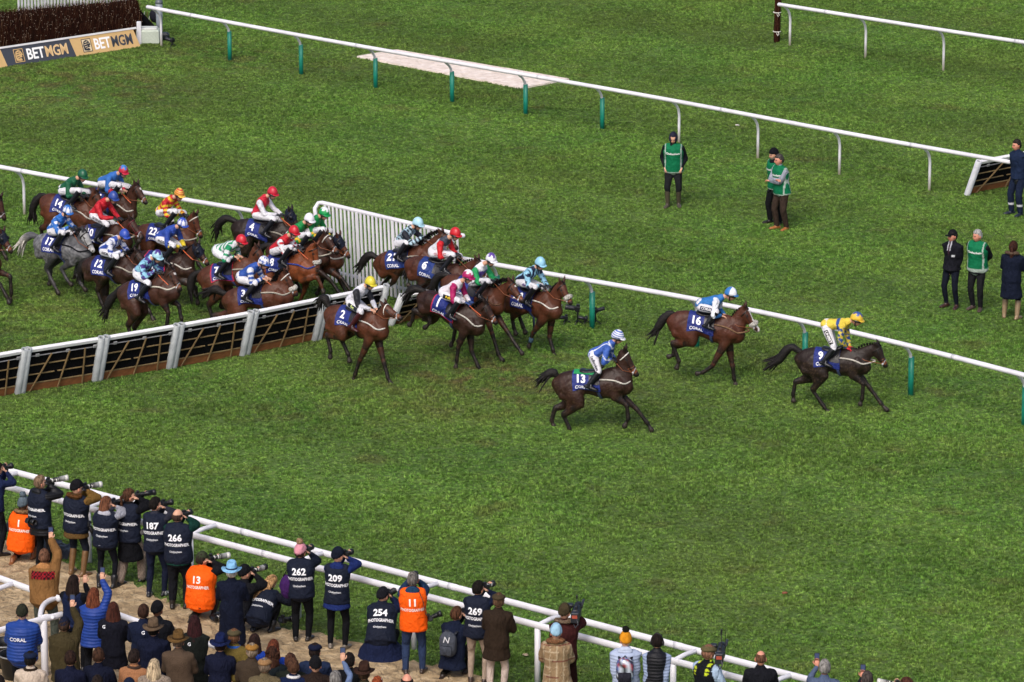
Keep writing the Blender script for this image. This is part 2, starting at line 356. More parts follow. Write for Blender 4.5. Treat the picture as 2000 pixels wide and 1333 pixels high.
gx, gy = np.meshgrid(np.arange(x0, x1, st), np.arange(y0, y1, st)); gx = gx.ravel(); gy = gy.ravel(); cx = gx + st/2; cy = gy + st/2
MC = sum(MATP) / 4; MATG = [MC + (p - MC) * np.array([1.03, 1.035]) + np.sign(p - MC) * .1 for p in MATP]
keep = ~inside(cx, cy, SAND) & ~inside(cx, cy, MATG) & ((cx < cy * .135 + .6) & (cx > -cy * .155 - .6))
Q = np.where(keep)[0]; V = np.zeros((len(Q) * 4, 3)); V[0::4, :2] = np.c_[gx[Q], gy[Q]]; V[1::4, :2] = np.c_[gx[Q] + st, gy[Q]]; V[2::4, :2] = np.c_[gx[Q] + st, gy[Q] + st]; V[3::4, :2] = np.c_[gx[Q], gy[Q] + st]
gm = bpy.data.meshes.new('grass'); gm.from_pydata(V.tolist(), [], [(4*i, 4*i+1, 4*i+2, 4*i+3) for i in range(len(Q))])
# tall and short patches
hgt = np.zeros(len(V)); 
for fq, am in ((.5, .25), (1.3, .25), (3.1, .25), (6.0, .3)):
    for _ in range(5):
        th = RNG.uniform(0, 6.28); f2 = fq * RNG.uniform(.7, 1.4); hgt += am * np.sin(f2 * (V[:, 0] * math.cos(th) + V[:, 1] * math.sin(th)) * 2 + RNG.uniform(0, 6.28)) / 1.6
at_ = gm.attributes.new('tall', 'FLOAT', 'POINT'); at_.data.foreach_set('value', np.clip(.85 + hgt * .38, .3, 1.7))
go = bpy.data.objects.new('grass', gm); OBJS.append(go); go['kind'] = 'stuff'; go['label'] = 'short green racecourse turf grass covering the course'; go['category'] = 'grass'
tuft = bpy.data.objects.new('grass_tuft', tm)
ng = bpy.data.node_groups.new('scatter', 'GeometryNodeTree')
ng.interface.new_socket('Geometry', in_out='INPUT', socket_type='NodeSocketGeometry'); ng.interface.new_socket('Geometry', in_out='OUTPUT', socket_type='NodeSocketGeometry')
N = ng.nodes; L = ng.links; gi = N.new('NodeGroupInput'); gout = N.new('NodeGroupOutput')
dp = N.new('GeometryNodeDistributePointsOnFaces'); dp.inputs['Density'].default_value = GRASS_DENSITY
ip = N.new('GeometryNodeInstanceOnPoints')
msh = N.new('GeometryNodeObjectInfo'); msh.inputs['Object'].default_value = tuft
rv = N.new('FunctionNodeRandomValue'); rv.data_type = 'FLOAT_VECTOR'; rv.inputs[0].default_value = (-.25, -.25, 0); rv.inputs[1].default_value = (.25, .25, 6.283)
rs = N.new('FunctionNodeRandomValue'); rs.data_type = 'FLOAT'; rs.inputs[2].default_value = .55; rs.inputs[3].default_value = 1.25
na = N.new('GeometryNodeInputNamedAttribute'); na.data_type = 'FLOAT'; na.inputs['Name'].default_value = 'tall'
mu = N.new('ShaderNodeMath'); mu.operation = 'MULTIPLY'
cs = N.new('ShaderNodeCombineXYZ')
L.new(gi.outputs[0], dp.inputs['Mesh']); L.new(dp.outputs['Points'], ip.inputs['Points']); L.new(msh.outputs['Geometry'], ip.inputs['Instance'])
tn = N.new('ShaderNodeTexNoise'); tn.inputs['Scale'].default_value = 3.0; tn.inputs['Detail'].default_value = 3; ps = N.new('GeometryNodeInputPosition'); L.new(ps.outputs[0], tn.inputs['Vector'])
tr_ = N.new('ShaderNodeMapRange'); tr_.inputs[1].default_value = .36; tr_.inputs[2].default_value = .62; tr_.inputs[3].default_value = .43; tr_.inputs[4].default_value = 1.25; L.new(tn.outputs[0], tr_.inputs[0])
m0 = N.new('ShaderNodeMath'); m0.operation = 'MULTIPLY'; L.new(na.outputs['Attribute'], m0.inputs[0]); L.new(tr_.outputs[0], m0.inputs[1])
L.new(rv.outputs[0], ip.inputs['Rotation']); L.new(rs.outputs[1], mu.inputs[0]); L.new(m0.outputs[0], mu.inputs[1])
cs.inputs[0].default_value = 1.0; cs.inputs[1].default_value = 1.0; L.new(mu.outputs[0], cs.inputs[2]); L.new(cs.outputs[0], ip.inputs['Scale'])
L.new(ip.outputs[0], gout.inputs[0])
gmod = go.modifiers.new('scatter', 'NODES'); gmod.node_group = ng

# ------------------------------------------------------------ rails
M_PADS = mat('pad_vinyl', .45, .3, 20, .15, 6, spec=.5)
M_TUBE = mat('tube_vinyl', .5, .6, 10, .15, 5, spec=.4, bdist=.03)
WHITE = lin('#dcdce2'); GREENPAD = lin('#0f7a66'); GREY = lin('#a0a6a8')
def polyline(pts, step):
    P = [np.array(p, float) for p in pts]; out = [P[0]]
    for a, b in zip(P[:-1], P[1:]):
        k = max(1, int(np.linalg.norm(b - a) / step))
        for i in range(1, k + 1): out.append(a + (b - a) * i / k)
    return np.array(out)
def smooth_path(P, it=30):
    P = P.copy()
    for _ in range(it): P[1:-1] = (P[:-2] + 2 * P[1:-1] + P[2:]) / 4
    return P
def running_rail(name, railpx, posts, h, label, pads=(), rr=.052, off=.3, group=None):
    """railpx: pixels of the rail's centre line; posts: u pixels of the post tops; racing side faces the viewer"""
    path = smooth_path(polyline([at(u, v, h) for u, v in railpx], .5))
    root = empty(name, (path[0][0], path[0][1], 0), label=label, category='rail')
    if group: root['group'] = group
    o = np.array([path[0][0], path[0][1], 0])
    mb = MB(); mb.add(*loft(path - o, [(rr, rr * 1.12)], (0, 0, 1), 12), WHITE, M_PAINT); mb.build('rail', root)
    for k in range(3, len(path) - 2, 11):
        t = nrm(path[k+1] - path[k]); MB().add(*loft([path[k] - o - t * .07, path[k] - o + t * .07], [(rr * 1.05, rr * 1.17)], (0, 0, 1), 12, cap=False), tuple(np.array(WHITE) * .9), M_PAINT).build('joint_sleeve', root)
    T = np.gradient(path, axis=0)
    us = np.array([1000 + FPX * p[0] / np.dot(p - _C, _F) for p in path])
    for i, u in enumerate(posts):
        x = np.interp(u, us, np.arange(len(path))); k = int(np.clip(round(x), 0, len(path) - 1)); kk = int(x); fr = x - kk
        p = path[kk] * (1 - fr) + path[min(kk + 1, len(path) - 1)] * fr
        t = nrm(T[k] * [1, 1, 0]); away = np.array([-t[1], t[0], 0]); q = p - o; b = q + away * off; b[2] = 0
        pts = [b + [0, 0, -.05], b + [0, 0, h * .4], b + [0, 0, h * .62], b + [0, 0, h * .76] - away * off * .12, b + [0, 0, h * .86] - away * off * .38, b + [0, 0, h * .94] - away * off * .78, q - [0, 0, .02]]
        Vp, Fp = loft(pts, [(.036, .03)], t, 10); Cp = np.tile(WHITE, (len(Vp), 1)); Cp[Vp[:, 2] < .1] = lin('#8a8468'); mb = MB(); mb.add(Vp, Fp, Cp, M_PAINT); po = mb.build('post', root)
        if pads == 'all' or i in pads:
            mb = MB(); mb.add(*loft([b + [0, 0, -.03], b + [0, 0, h * .3], b + [0, 0, h * .71]], [(.062, .05)], t, 14, cap=False), GREENPAD, M_PADS); mb.build('pad', po)
    return root
running_rail('running_rail', [(288, 14), (440, 43), (725, 95), (1024, 146), (1320, 197), (1640, 259), (1815, 290), (1972, 317)],
             [298, 432, 572, 718, 868, 1012, 1162, 1312, 1466, 1626, 1803], 1.12, 'long white running rail crossing the far turf with green padded posts at its left half', pads=(1, 2, 3, 4, 5, 6))
running_rail('running_rail', [(1521, 9), (1680, 34), (1840, 60), (2060, 92)], [1531, 1679, 1832, 1995], 1.15, 'short white running rail at top right starting from the birch bundle')
running_rail('running_rail', [(-60, 315), (0, 329), (200, 363), (350, 389), (520, 417)], [28, 180, 320, 458], 1.12, 'white running rail behind the galloping pack, left of the slatted wing')
running_rail('running_rail', [(820, 490), (960, 520), (1140, 545), (1340, 580), (1480, 606), (1700, 655), (1860, 696), (2000, 733), (2090, 757)], [955, 1142, 1346, 1556, 1762, 1984], 1.12,
             'white running rail with green padded posts beside the three leading horses', pads='all')
# double crowd rail in front of the photographers
def crowd_rail():
    h = 1.02
    up = smooth_path(polyline([at(u, v, h) for u, v in ((-60, 899), (0, 915), (520, 1051), (1075, 1197), (1640, 1344), (1900, 1412))], .5), 10)
    lo = smooth_path(polyline([at(u, v, h) for u, v in ((-60, 932), (0, 948), (520, 1083), (1050, 1222), (1520, 1345), (1800, 1418))], .5), 10)
    o = np.array([up[0][0], up[0][1], 0]); root = empty('crowd_rail', o, label='white double crowd rail running in front of the photographers', category='rail')
    for nm, p in (('rail', up), ('rail', lo)):
        mb = MB(); mb.add(*loft(p - o, [(.06, .04)], (0, 0, 1), 14), WHITE, M_PAINT); mb.build(nm, root)
        L_ = len(p)
        for k in range(4, L_ - 2, 9):
            t = nrm(p[k+1] - p[k]); MB().add(*loft([p[k] - o - t * .09, p[k] - o + t * .09], [(.063, .043)], (0, 0, 1), 14, cap=False), WHITE, M_PAINT).build('joint_sleeve', root)
    us = np.array([1000 + FPX * p[0] / np.dot(p - _C, _F) for p in lo]); T = np.gradient(lo, axis=0)
    for u in (-20, 172, 372, 582, 808, 1050, 1315, 1500):
        x = np.interp(u, us, np.arange(len(lo))); kk = min(int(x), len(lo) - 2); p = lo[kk] * (1 - x + kk) + lo[kk+1] * (x - kk) - o; t = nrm(T[kk]); away = np.array([-t[1], t[0], 0])
        mb = MB(); mb.add(*loft([p * [1, 1, 0] - [0, 0, .05], p - [0, 0, .06]], [(.052, .05)], t, 12, cap=False), WHITE, M_PAINT); po = mb.build('post', root)
        d = up - o - p; j = np.argmin(np.abs(d @ t)); e = p + away * (d[j] @ away)
        mb = MB(); mb.add(*loft([p + [0, 0, .0], p + (e - p) * .5 + [0, 0, .02], e], [(.042, .042)], t, 10), WHITE, M_PAINT); mb.build('arm', po)
crowd_rail()
def tube_px(pts, r, root, o, name='rail', side=(0, 0, 1), it=2, n=12):
    P = smooth_path(polyline([at(u, v, z) for u, v, z in pts], .12), it); mb = MB(); mb.add(*loft(P - o, [r], side, n), WHITE, M_PAINT); return mb.build(name, root)
def pen_rail():
    o = np.array([*at(85, 1300)[:2], 0]); root = empty('pen_rail', o, label='white curved-end rails and post behind the man in the blue coat', category='rail')
    tube_px([(-60, 1110, 1.0), (0, 1130, 1.0), (60, 1152, 1.0), (116, 1170, 1.0)], (.06, .04), root, o)
    tube_px([(-60, 1248, 1.0), (0, 1232, 1.0), (60, 1216, 1.0), (121, 1201, 1.0)], (.058, .04), root, o)
    tube_px([(79, 1220, .9), (78, 1195, 1.0), (84, 1178, 1.0), (97, 1169, 1.0), (113, 1167, 1.0)], (.045, .045), root, o, 'end_bend', it=6)
    tube_px([(83, 1206, 1.0), (90, 1202, 1.02), (98, 1201, 1.02), (104, 1207, 1.0)], (.04, .04), root, o, 'end_bend', it=3)
    tube_px([(-30, 1160, 1.0), (0, 1150, 1.0), (14, 1142, 1.0), (24, 1141, 1.0)], (.045, .045), root, o, 'end_bend', it=4)
    p = at(85, 1212, .98) - o
    mb = MB(); mb.add(*loft([p * [1, 1, 0] - [0, 0, .05], p - [0, 0, .02]], [(.06, .06)], (1, 0, 0), 14), WHITE, M_PAINT); mb.build('post', root)
    o = np.array([*at(240, 1310)[:2], 0]); root = empty('pen_rail', o, label='white low rail glimpsed between the spectators at lower left', category='rail')
    tube_px([(225, 1199, 1.0), (270, 1215, 1.0), (335, 1237, 1.0), (420, 1262, 1.0), (620, 1320, 1.0), (760, 1360, 1.0)], (.055, .04), root, o)
    for u, v in ((345, 1238), (560, 1302)):
        p = at(u, v, 1.0) - o; mb = MB(); mb.add(*loft([p * [1, 1, 0], p - [0, 0, .04]], [(.05, .05)], (1, 0, 0), 12), WHITE, M_PAINT); mb.build('post', root)
pen_rail()

# ------------------------------------------------------------ hurdle panels
TAN = lin('#806a48'); ORANGE = lin('#8f5c38'); BLACKM = lin('#131316')
def rotz(a): c, s = math.cos(a), math.sin(a); return np.array([[c, -s, 0], [s, c, 0], [0, 0, 1]])
def hurdle(pL, pR, lean, label, tubeL=True, tubeR=True, group='hurdle panels set in a line across the course', tubecol=GREY, H=.98, tip=0):
    a = np.array([*pL[:2], 0.]); b = np.array([*pR[:2], 0.]); e = nrm(b - a); nrm_ = np.array([e[1], -e[0], 0]); W_ = np.linalg.norm(b - a)
    up = nrm(np.array([0, 0, 1.]) + nrm_ * lean); th = np.cross(e, up); L_ = H / up[2]
    root = empty('hurdle_panel', a, label=label, category='hurdle', group=group)
    def bar(s0, h0, s1, h1, w, d, off=0.0):
        p = e * s0 + up * h0 + th * off; q = e * s1 + up * h1 + th * off; ax = nrm(q - p); return box((p + q) / 2, (np.linalg.norm(q - p), d, w), np.array([ax, th, np.cross(ax, th)]), bev=.008)
    s0, s1 = .1, W_ - .1
    mb = MB(); mb.add(*bar(s0, L_ - .02, s1, L_ - .02, .075, .09), lin('#e6e6ea'), M_PAINT); mb.build('top_rail', root, False)
    mb = MB(); mb.add(*bar(s0, L_ * .545, s1, L_ * .545, L_ * .87, .02, -.03), BLACKM, M_CLOTH); mb.build('black_backing', root, False)
    mb = MB(); mb.add(*bar(s0, .09, s1, .09, .17, .03, .0), ORANGE, M_WOOD); mb.build('kick_board', root, False)
    for k, hh in enumerate((L_ * .84, L_ * .62, L_ * .4, .2)):
        mb = MB(); cuts = {0: [(s0, s1)], 1: [(s0, W_*.3), (W_*.33, W_*.58), (W_*.61, s1)], 2: [(s0, W_*.42), (W_*.46, W_*.78), (W_*.82, s1)], 3: [(s0, s1)]}[k]
        for c0, c1 in cuts: mb.add(*bar(c0, hh, c1, hh, (.026 if k else .018), .03, .012 if k else .02), lin('#87734f') if k else lin('#8f8f92'), M_WOOD)
        mb.build('slat', root, False)
    for f0, f1 in ((.12, .34), (.48, .57), (.80, .77)):
        mb = MB(); mb.add(*bar(W_ * f0, .02, W_ * f1, L_ * .86, .032, .035, .048), TAN, M_WOOD); mb.build('upright', root, False)
    for f in (.16, .55, .9): MB().add(*bar(W_ * f - .04, L_ * .86, W_ * f + .04, L_ * .86, .07, .03, .035), lin('#9a9a9e'), M_PLASTIC).build('clip', root, False)
    for on, s in ((tubeL, .05), (tubeR, W_ - .05)):
        if not on: continue
        p = e * s + th * .03; q = p + up * (L_ + .05)
        mb = MB(); ang = np.arange(14) * 2 * math.pi / 14; V = []
        for (c, r) in ((p - up * .02, .075), (q, .075), (q, .05), (q - up * .07, .045)):
            V.append(c + np.outer(np.cos(ang), e) * r + np.outer(np.sin(ang), th) * r)
        V = np.concatenate(V); F = [(i*14 + j, i*14 + (j+1) % 14, (i+1)*14 + (j+1) % 14, (i+1)*14 + j) for i in range(3) for j in range(14)] + [tuple(range(42, 56))]
        C_ = np.tile(tubecol, (56, 1)); C_[42:] = lin('#22222a'); mb.add(V, F, C_, M_TUBE); mb.build('padded_tube', root)
    return root
J = [(-112, 795), (37, 768), (188, 744), (333, 719), (476, 693), (616, 664), (738, 640)]
names = ['leftmost white-topped hurdle panel, cut by the left edge of the photo', 'second hurdle panel from the left edge, in front of empty turf', 'third hurdle panel from the left edge, left of the horse numbered 19',
         'hurdle panel directly in front of the jumping horse numbered 19', 'hurdle panel in front of the horse numbered 3 taking off', 'hurdle panel just behind the tail of the horse numbered 2']
for i in range(6): hurdle(at(*J[i]), at(*J[i+1]), .36, names[i])
hurdle(at(757, 637), at(905, 606), .55, 'leaning end hurdle panel beneath the hind legs of the horse numbered 1', tubecol=lin('#c3c7ca'), H=.72)
hurdle(at(1884, 381), at(2040, 350), .42, 'detached hurdle panel leaning behind the far rail near the medic', tubecol=lin('#cfd2d8'), group='', H=.85)

# ------------------------------------------------------------ slatted wings
def wing(top, bot, npk, label, ht, curve=True, fw=.052):
    """top/bot: pairs of ground-projected pixel endpoints; pickets stand between two rails"""
    a, b = at(*bot[0]), at(*bot[1]); o = np.array([*a[:2], 0]); e = nrm(b - a); W_ = np.linalg.norm(b - a); nn = np.array([-e[1], e[0], 0]); up = nrm(np.array([0, 0, 1.]) + (top[0] * e + top[1] * nn))
    root = empty('slatted_wing', o, label=label, category='wing fence'); L_ = ht
    P = [up * L_ + e * s for s in np.linspace(-.05, W_ + .1, 20)]
    if curve: P = [up * (L_ - .35) - e * .12 - nn * .15, up * (L_ - .12) - e * .17 - nn * .12, up * (L_ - .01) - e * .12 - nn * .05] + P
    mb = MB(); mb.add(*loft(P, [(.05, .05)], (0, 0, 1), 10), WHITE, M_PAINT); mb.build('top_rail', root)
    mb = MB(); mb.add(*loft([up * .22 + nn * .07, up * .22 + nn * .07 + e * W_], [(.04, .03)], (0, 0, 1), 8), WHITE, M_PAINT); mb.build('bottom_rail', root)
    for i in range(npk):
        s = W_ * (i + .5) / npk; wide = (i % 9 == 8)
        w = .08 if wide else fw; mb = MB()
        mb.add(*box(e * s + up * (L_ / 2) - nn * .03, (w, .03, L_ - .03), np.array([e, nn, up]), bev=.006), WHITE, M_PAINT); mb.build('picket', root, False)
    return root
wing((-.07, .02), [(640, 549), (905, 615)], 34, 'white slatted wing fence running beside the hurdle to the running rail', 1.72)
wing((0, .0), [(34, 78), (262, 46)], 36, 'white slatted wing fence behind the brown birch fence', 1.8, False)

# ------------------------------------------------------------ birch fence with boards
def birch():
    a, b = at(-40, 100), at(268, 70); o = np.array([*a[:2], 0]); e = nrm(b - a); W_ = np.linalg.norm(b - a); nn = np.array([-e[1], e[0], 0])
    root = empty('birch_fence', o, label='dark brown birch steeplechase fence at top left behind its advertising boards', category='fence')
    Z = np.array([0, 0, 1.]); core = MB(); V = []; F = []; rg = np.random.default_rng(2)
    nx_, nz_ = 90, 12; prof = [(-.35, .0), (-.32, .3), (-.27, .6), (-.2, .84), (-.1, .93), (.05, .96), (.2, .93), (.3, .84), (.34, .4), (.35, 0)]
    for i in range(nx_ + 1):
        for (d, z) in prof: V.append(e * (W_ * i / nx_) + nn * (d + rg.normal(0, .015)) + Z * (z + rg.normal(0, .02)))
    m = len(prof)
    for i in range(nx_):
        for j in range(m - 1): F.append((i*m + j, (i+1)*m + j, (i+1)*m + j + 1, i*m + j + 1))
    F.append(tuple(range(m))); F.append(tuple(range(nx_*m + m - 1, nx_*m - 1, -1)))
    core.add(V, F, lin('#24130d'), M_FUR); core.build('brush_core', root)
    tw = MB()
    for k in range(4600):
        s = rg.uniform(0, W_); q = rg.uniform(0, 1)
        if rg.random() < .62: z0 = rg.uniform(.1, .82); d0 = -.37 + z0 * .16; base = e * s + nn * d0 + Z * z0; tip = base + Z * rg.uniform(.12, .3) + e * rg.normal(0, .05) - nn * rg.uniform(-.03, .07)
        else: base = e * s + nn * rg.uniform(-.22, .3) + Z * .86; tip = base + Z * rg.uniform(.08, .22) + e * rg.normal(0, .05) + nn * rg.normal(0, .05)
        w = e * rg.uniform(.003, .007); c = [lin('#3a1f16'), lin('#52301f'), lin('#2a1610'), lin('#9a7a62')][0 if q < .4 else 1 if q < .7 else 2 if q < .95 else 3]
        tw.add([base - w, base + w, tip + w * .4, tip - w * .4], [(0, 1, 2, 3)], c, M_FUR)
        if q > .9: tw.add(*box(tip, (.013, .013, .013)), lin('#c9b7a4'), M_FUR)
    tw.build('birch_twigs', root)
    # boards
    lean = nrm(Z + nn * .25)
    pa, pb = at(-30, 138), at(274, 92); eb = nrm(pb - pa); Wb = np.linalg.norm(pb - pa); nb = np.array([-eb[1], eb[0], 0]); up = nrm(Z + nb * .45); fr = np.cross(eb, up)
    fr = fr if fr[1] < 0 else -fr
    p0 = at(54, 128); 
    def sof(u, v): return np.dot(at(u, v) - pa, eb)
    secs = [(0, sof(14, 131), '#caa873', None), (sof(14, 131), sof(146, 110), '#3c414c', 'w/t'), (sof(146, 110), Wb, '#caa873', 'w/d')]
    hb = .5; sk = .1
    mbw = MB(); mbw.add(*box(pa - o + eb * Wb / 2 + up * (hb + .02), (Wb, .08, .05), np.array([eb, fr, up])), lin('#d8d8da'), M_PAINT); mbw.build('board_cap', root, False)
    for k, (s0, s1, c, tx) in enumerate(secs):
        w0, w1 = pa - o + eb * s0, pa - o + eb * s1; off = fr * .02
        k0 = -sk if k else 0; k1 = -sk
        V = [w0 - off, w1 - off, w1 + eb * k1 + up * hb - off, w0 + eb * k0 + up * hb - off, w0 + off, w1 + off, w1 + eb * k1 + up * hb + off, w0 + eb * k0 + up * hb + off]
        mb = MB(); mb.add(V, [(4, 5, 6, 7), (3, 2, 1, 0), (0, 1, 5, 4), (2, 3, 7, 6), (0, 4, 7, 3), (1, 2, 6, 5)], lin(c), M_PRINT)
        if tx:
            mid = (s0 + s1) / 2; H_ = .42
            def put(s, wid, cx, cz, color, bold=.022):
                g, f = text_geo(s, 1, bold, 'LEFT', 0, .95); g = g.copy(); g[:, 0] *= wid / g[:, 0].max(); g[:, 1] *= .30 / (g[:, 1].max() - g[:, 1].min())
                P_ = pa - o + np.outer(g[:, 0] + cx, eb) + np.outer(g[:, 1] + cz, up) + fr * .028; mb.add(P_, f, lin(color), M_PRINT); return g[:, 0].max()
            x0 = s0 + (s1 - s0) * .30; sc_ = (s1 - s0)
            w1_ = put('BET', sc_ * .26, x0, hb * .47, '#f2f2f2'); put('MGM', sc_ * .33, x0 + w1_ + .02, hb * .47, '#d9b988' if tx == 'w/t' else '#3c414c')
            lx = s0 + sc_ * .20; dk, lt = ('#caa873', '#2d3038') if tx == 'w/t' else ('#2d3038', '#d9c7a4')
            def quad(x0_, z0_, x1_, z1_, col, of):
                mb.add([pa - o + eb * x0_ + up * z0_ + fr * of, pa - o + eb * x1_ + up * z0_ + fr * of, pa - o + eb * x1_ + up * z1_ + fr * of, pa - o + eb * x0_ + up * z1_ + fr * of], [(0, 1, 2, 3)], lin(col), M_PRINT)
            quad(lx - .16, .07, lx + .13, .43, dk, .026); quad(lx - .14, .09, lx + .11, .41, lt, .028)
            # maned head emblem: dark silhouette of a roaring head in profile with pale mane slits
            def poly(pts, col, of): mb.add([pa - o + eb * (lx + x_) + up * z_ + fr * of for x_, z_ in pts], [tuple(range(len(pts)))], lin(col), M_PRINT)
            poly([(-.12, .12), (-.13, .25), (-.10, .36), (-.02, .40), (.05, .37), (.08, .31), (.10, .26), (.06, .235), (.075, .20), (.02, .19), (.05, .15), (.06, .11), (.0, .10)], dk, .031)
            for x_, z_ in ((-.09, .2), (-.095, .26), (-.07, .32), (-.05, .16)): poly([(x_, z_), (x_ + .09, z_ + .02), (x_ + .09, z_ + .035), (x_, z_ + .02)], lt, .034)
            poly([(.02, .29), (.05, .295), (.045, .31), (.02, .305)], lt, .034)
        mb.build('board', root, False)
    # white end upright and dark end flap
    c = at(268, 88) - o
    mb = MB(); mb.add(*box(c + [0.05, 0.1, .3], (.12, .12, .62), bev=.01), WHITE, M_PAINT); mb.build('end_post', root, False)
    c = at(282, 72) - o
    mb = MB(); mb.add([c + [-.2, 0, .85], c + [-.3, .2, .2], c + [.12, .15, .2], c + [.3, .1, .25]], [(0, 1, 2), (0, 2, 3), (0, 3, 1), (1, 3, 2)], lin('#15151a'), M_CLOTH); mb.build('end_flap', root, False)
birch()
# gear at the end of the birch fence
mb = MB(); c = at(290, 84); mb.add(*box([0, 0, .19], (.62, .4, .38), bev=.03), lin('#b9c3b6'), M_PLASTIC); mb.add(*box([0, 0, .4], (.5, .34, .05), bev=.02), lin('#cfd2cc'), M_PLASTIC)
mb.build('equipment_crate', None, False, label='pale grey-green crate beside the end of the birch fence', category='crate').location = (c[0], c[1], 0)
mb = MB(); c = at(286, 66)
for q in range(5): mb.add(*loft([(q * .06 - .1, 0, 0), (q * .07 - .14, .02, .35), (q * .08 - .12, 0, .6)], [.018, .015, .01], n=6), lin(['#cdbb96', '#e6e6e6', '#6d5a3a', '#dadada', '#8b7346'][q]), M_CLOTH)
mb.add(*ellipsoid((.25, 0, .5), (.16, .14, .2)), lin('#23242e'), M_CLOTH)
mb.build('tool_bundle', None, label='jumble of sticks and cloth leaning behind the pale crate', category='bundle').location = (c[0], c[1], 0)
c = at(312, 78); root = empty('flag_bin', (c[0], c[1], 0), label='grey upright canister on a black foot behind the rail end post', category='bin')
mb = MB(); mb.add(*loft([(0, 0, .2), (0, 0, .5), (0, 0, 1.0)], [.085, .09, .095], n=14, cap=False), lin('#7c858c'), M_PLASTIC); mb.add(*loft([(0, 0, 1.0), (0, 0, 1.04)], [.105, .105], n=14), lin('#555c63'), M_PLASTIC); mb.build('canister', root)
mb = MB(); mb.add(*box((.06, 0, .1), (.4, .24, .2), bev=.05), lin('#1d2227'), M_PLASTIC); mb.build('foot', root, False)
# tied birch bundle
c = at(1517, 83); root = empty('birch_bundle', (c[0], c[1], 0), label='upright bundle of brown birch tied with white rope at the rail end', category='bundle')
mb = MB(); rg = np.random.default_rng(4)
mb.add(*loft([(0, 0, 0), (.01, 0, .6), (.02, 0, 1.2)], [.085, .08, .09], n=12), lin('#3a2118'), M_FUR)
for k in range(260):
    a = rg.uniform(0, 6.28); r = rg.uniform(.06, .095); z0 = rg.uniform(0, .8); p = np.array([math.cos(a) * r, math.sin(a) * r, z0]); q = p + [rg.normal(0, .012) + .01, rg.normal(0, .012), rg.uniform(.25, .5)]
    w = np.array([-math.sin(a), math.cos(a), 0]) * .005; mb.add([p - w, p + w, q + w * .5, q - w * .5], [(0, 1, 2, 3)], lin(['#4a2a1e', '#2f1a13', '#6b4634'][k % 3]), M_FUR)
mb.build('birch_twigs', root)
for z in (.3, .82):
    a = np.linspace(0, 2 * math.pi, 15); mb = MB(); mb.add(*loft(np.c_[np.cos(a) * .1, np.sin(a) * .1, z + a * 0], [.013], (0, 0, 1), 6), lin('#dcd8d0'), M_CLOTH)
    mb.add(*loft([(.03, -.1, z), (.05, -.13, z - .05), (.02, -.13, z - .1), (-.01, -.11, z - .04)], [.01], (0, 0, 1), 6), lin('#dcd8d0'), M_CLOTH); mb.build('rope_tie', root)
# buckets
for i, (u, v, lb) in enumerate(((10, 1295, 'black round tub at the left edge, left of its twin'), (30, 1318, 'black round tub in front, beside the man in the cream coat'))):
    c = at(u, v + 6); mb = MB(); ang = np.arange(24) * 2 * math.pi / 24; V = []
    for z, r in ((0, .2), (.1, .215), (.3, .245), (.4, .26), (.41, .275), (.43, .275), (.43, .255), (.3, .235), (.02, .19)): V.append(np.c_[np.cos(ang) * r, np.sin(ang) * r, z + ang * 0])
    F = [(k*24 + j, k*24 + (j+1) % 24, (k+1)*24 + (j+1) % 24, (k+1)*24 + j) for k in range(8) for j in range(24)] + [tuple(range(8*24, 9*24)), tuple(range(23, -1, -1))]
    C_ = np.tile(lin('#0d0f10'), (9*24, 1)); C_[4*24:6*24] = lin('#8a8c8e')
    mb.add(np.concatenate(V), F, C_, M_PLASTIC); mb.build('tub', None, label=lb, category='tub', group='black tubs').location = (c[0], c[1], 0)
# black tarp strip by the path
mb = MB(); V = []; F = []; A, B = at(20, 1030), at(140, 1088); rg = np.random.default_rng(8)
for i in range(25):
    for j in range(6):
        p = A + (B - A) * i / 24 + np.array([.3, .9, 0]) * (j / 5 - .5) * .5; V.append((p[0] + rg.normal(0, .03), p[1] + rg.normal(0, .03), .03 + (.07 + rg.uniform(0, .06)) * (0 < j < 5)))
F = [(i*6 + j, (i+1)*6 + j, (i+1)*6 + j + 1, i*6 + j + 1) for i in range(24) for j in range(5)]
mb.add(V, F, lin('#17191c'), mat('tarp', .35, .5, 12, .2, 8)); mb.build('tarpaulin', None, label='crumpled black plastic tarpaulin on the ground behind the orange photographer', category='tarpaulin')
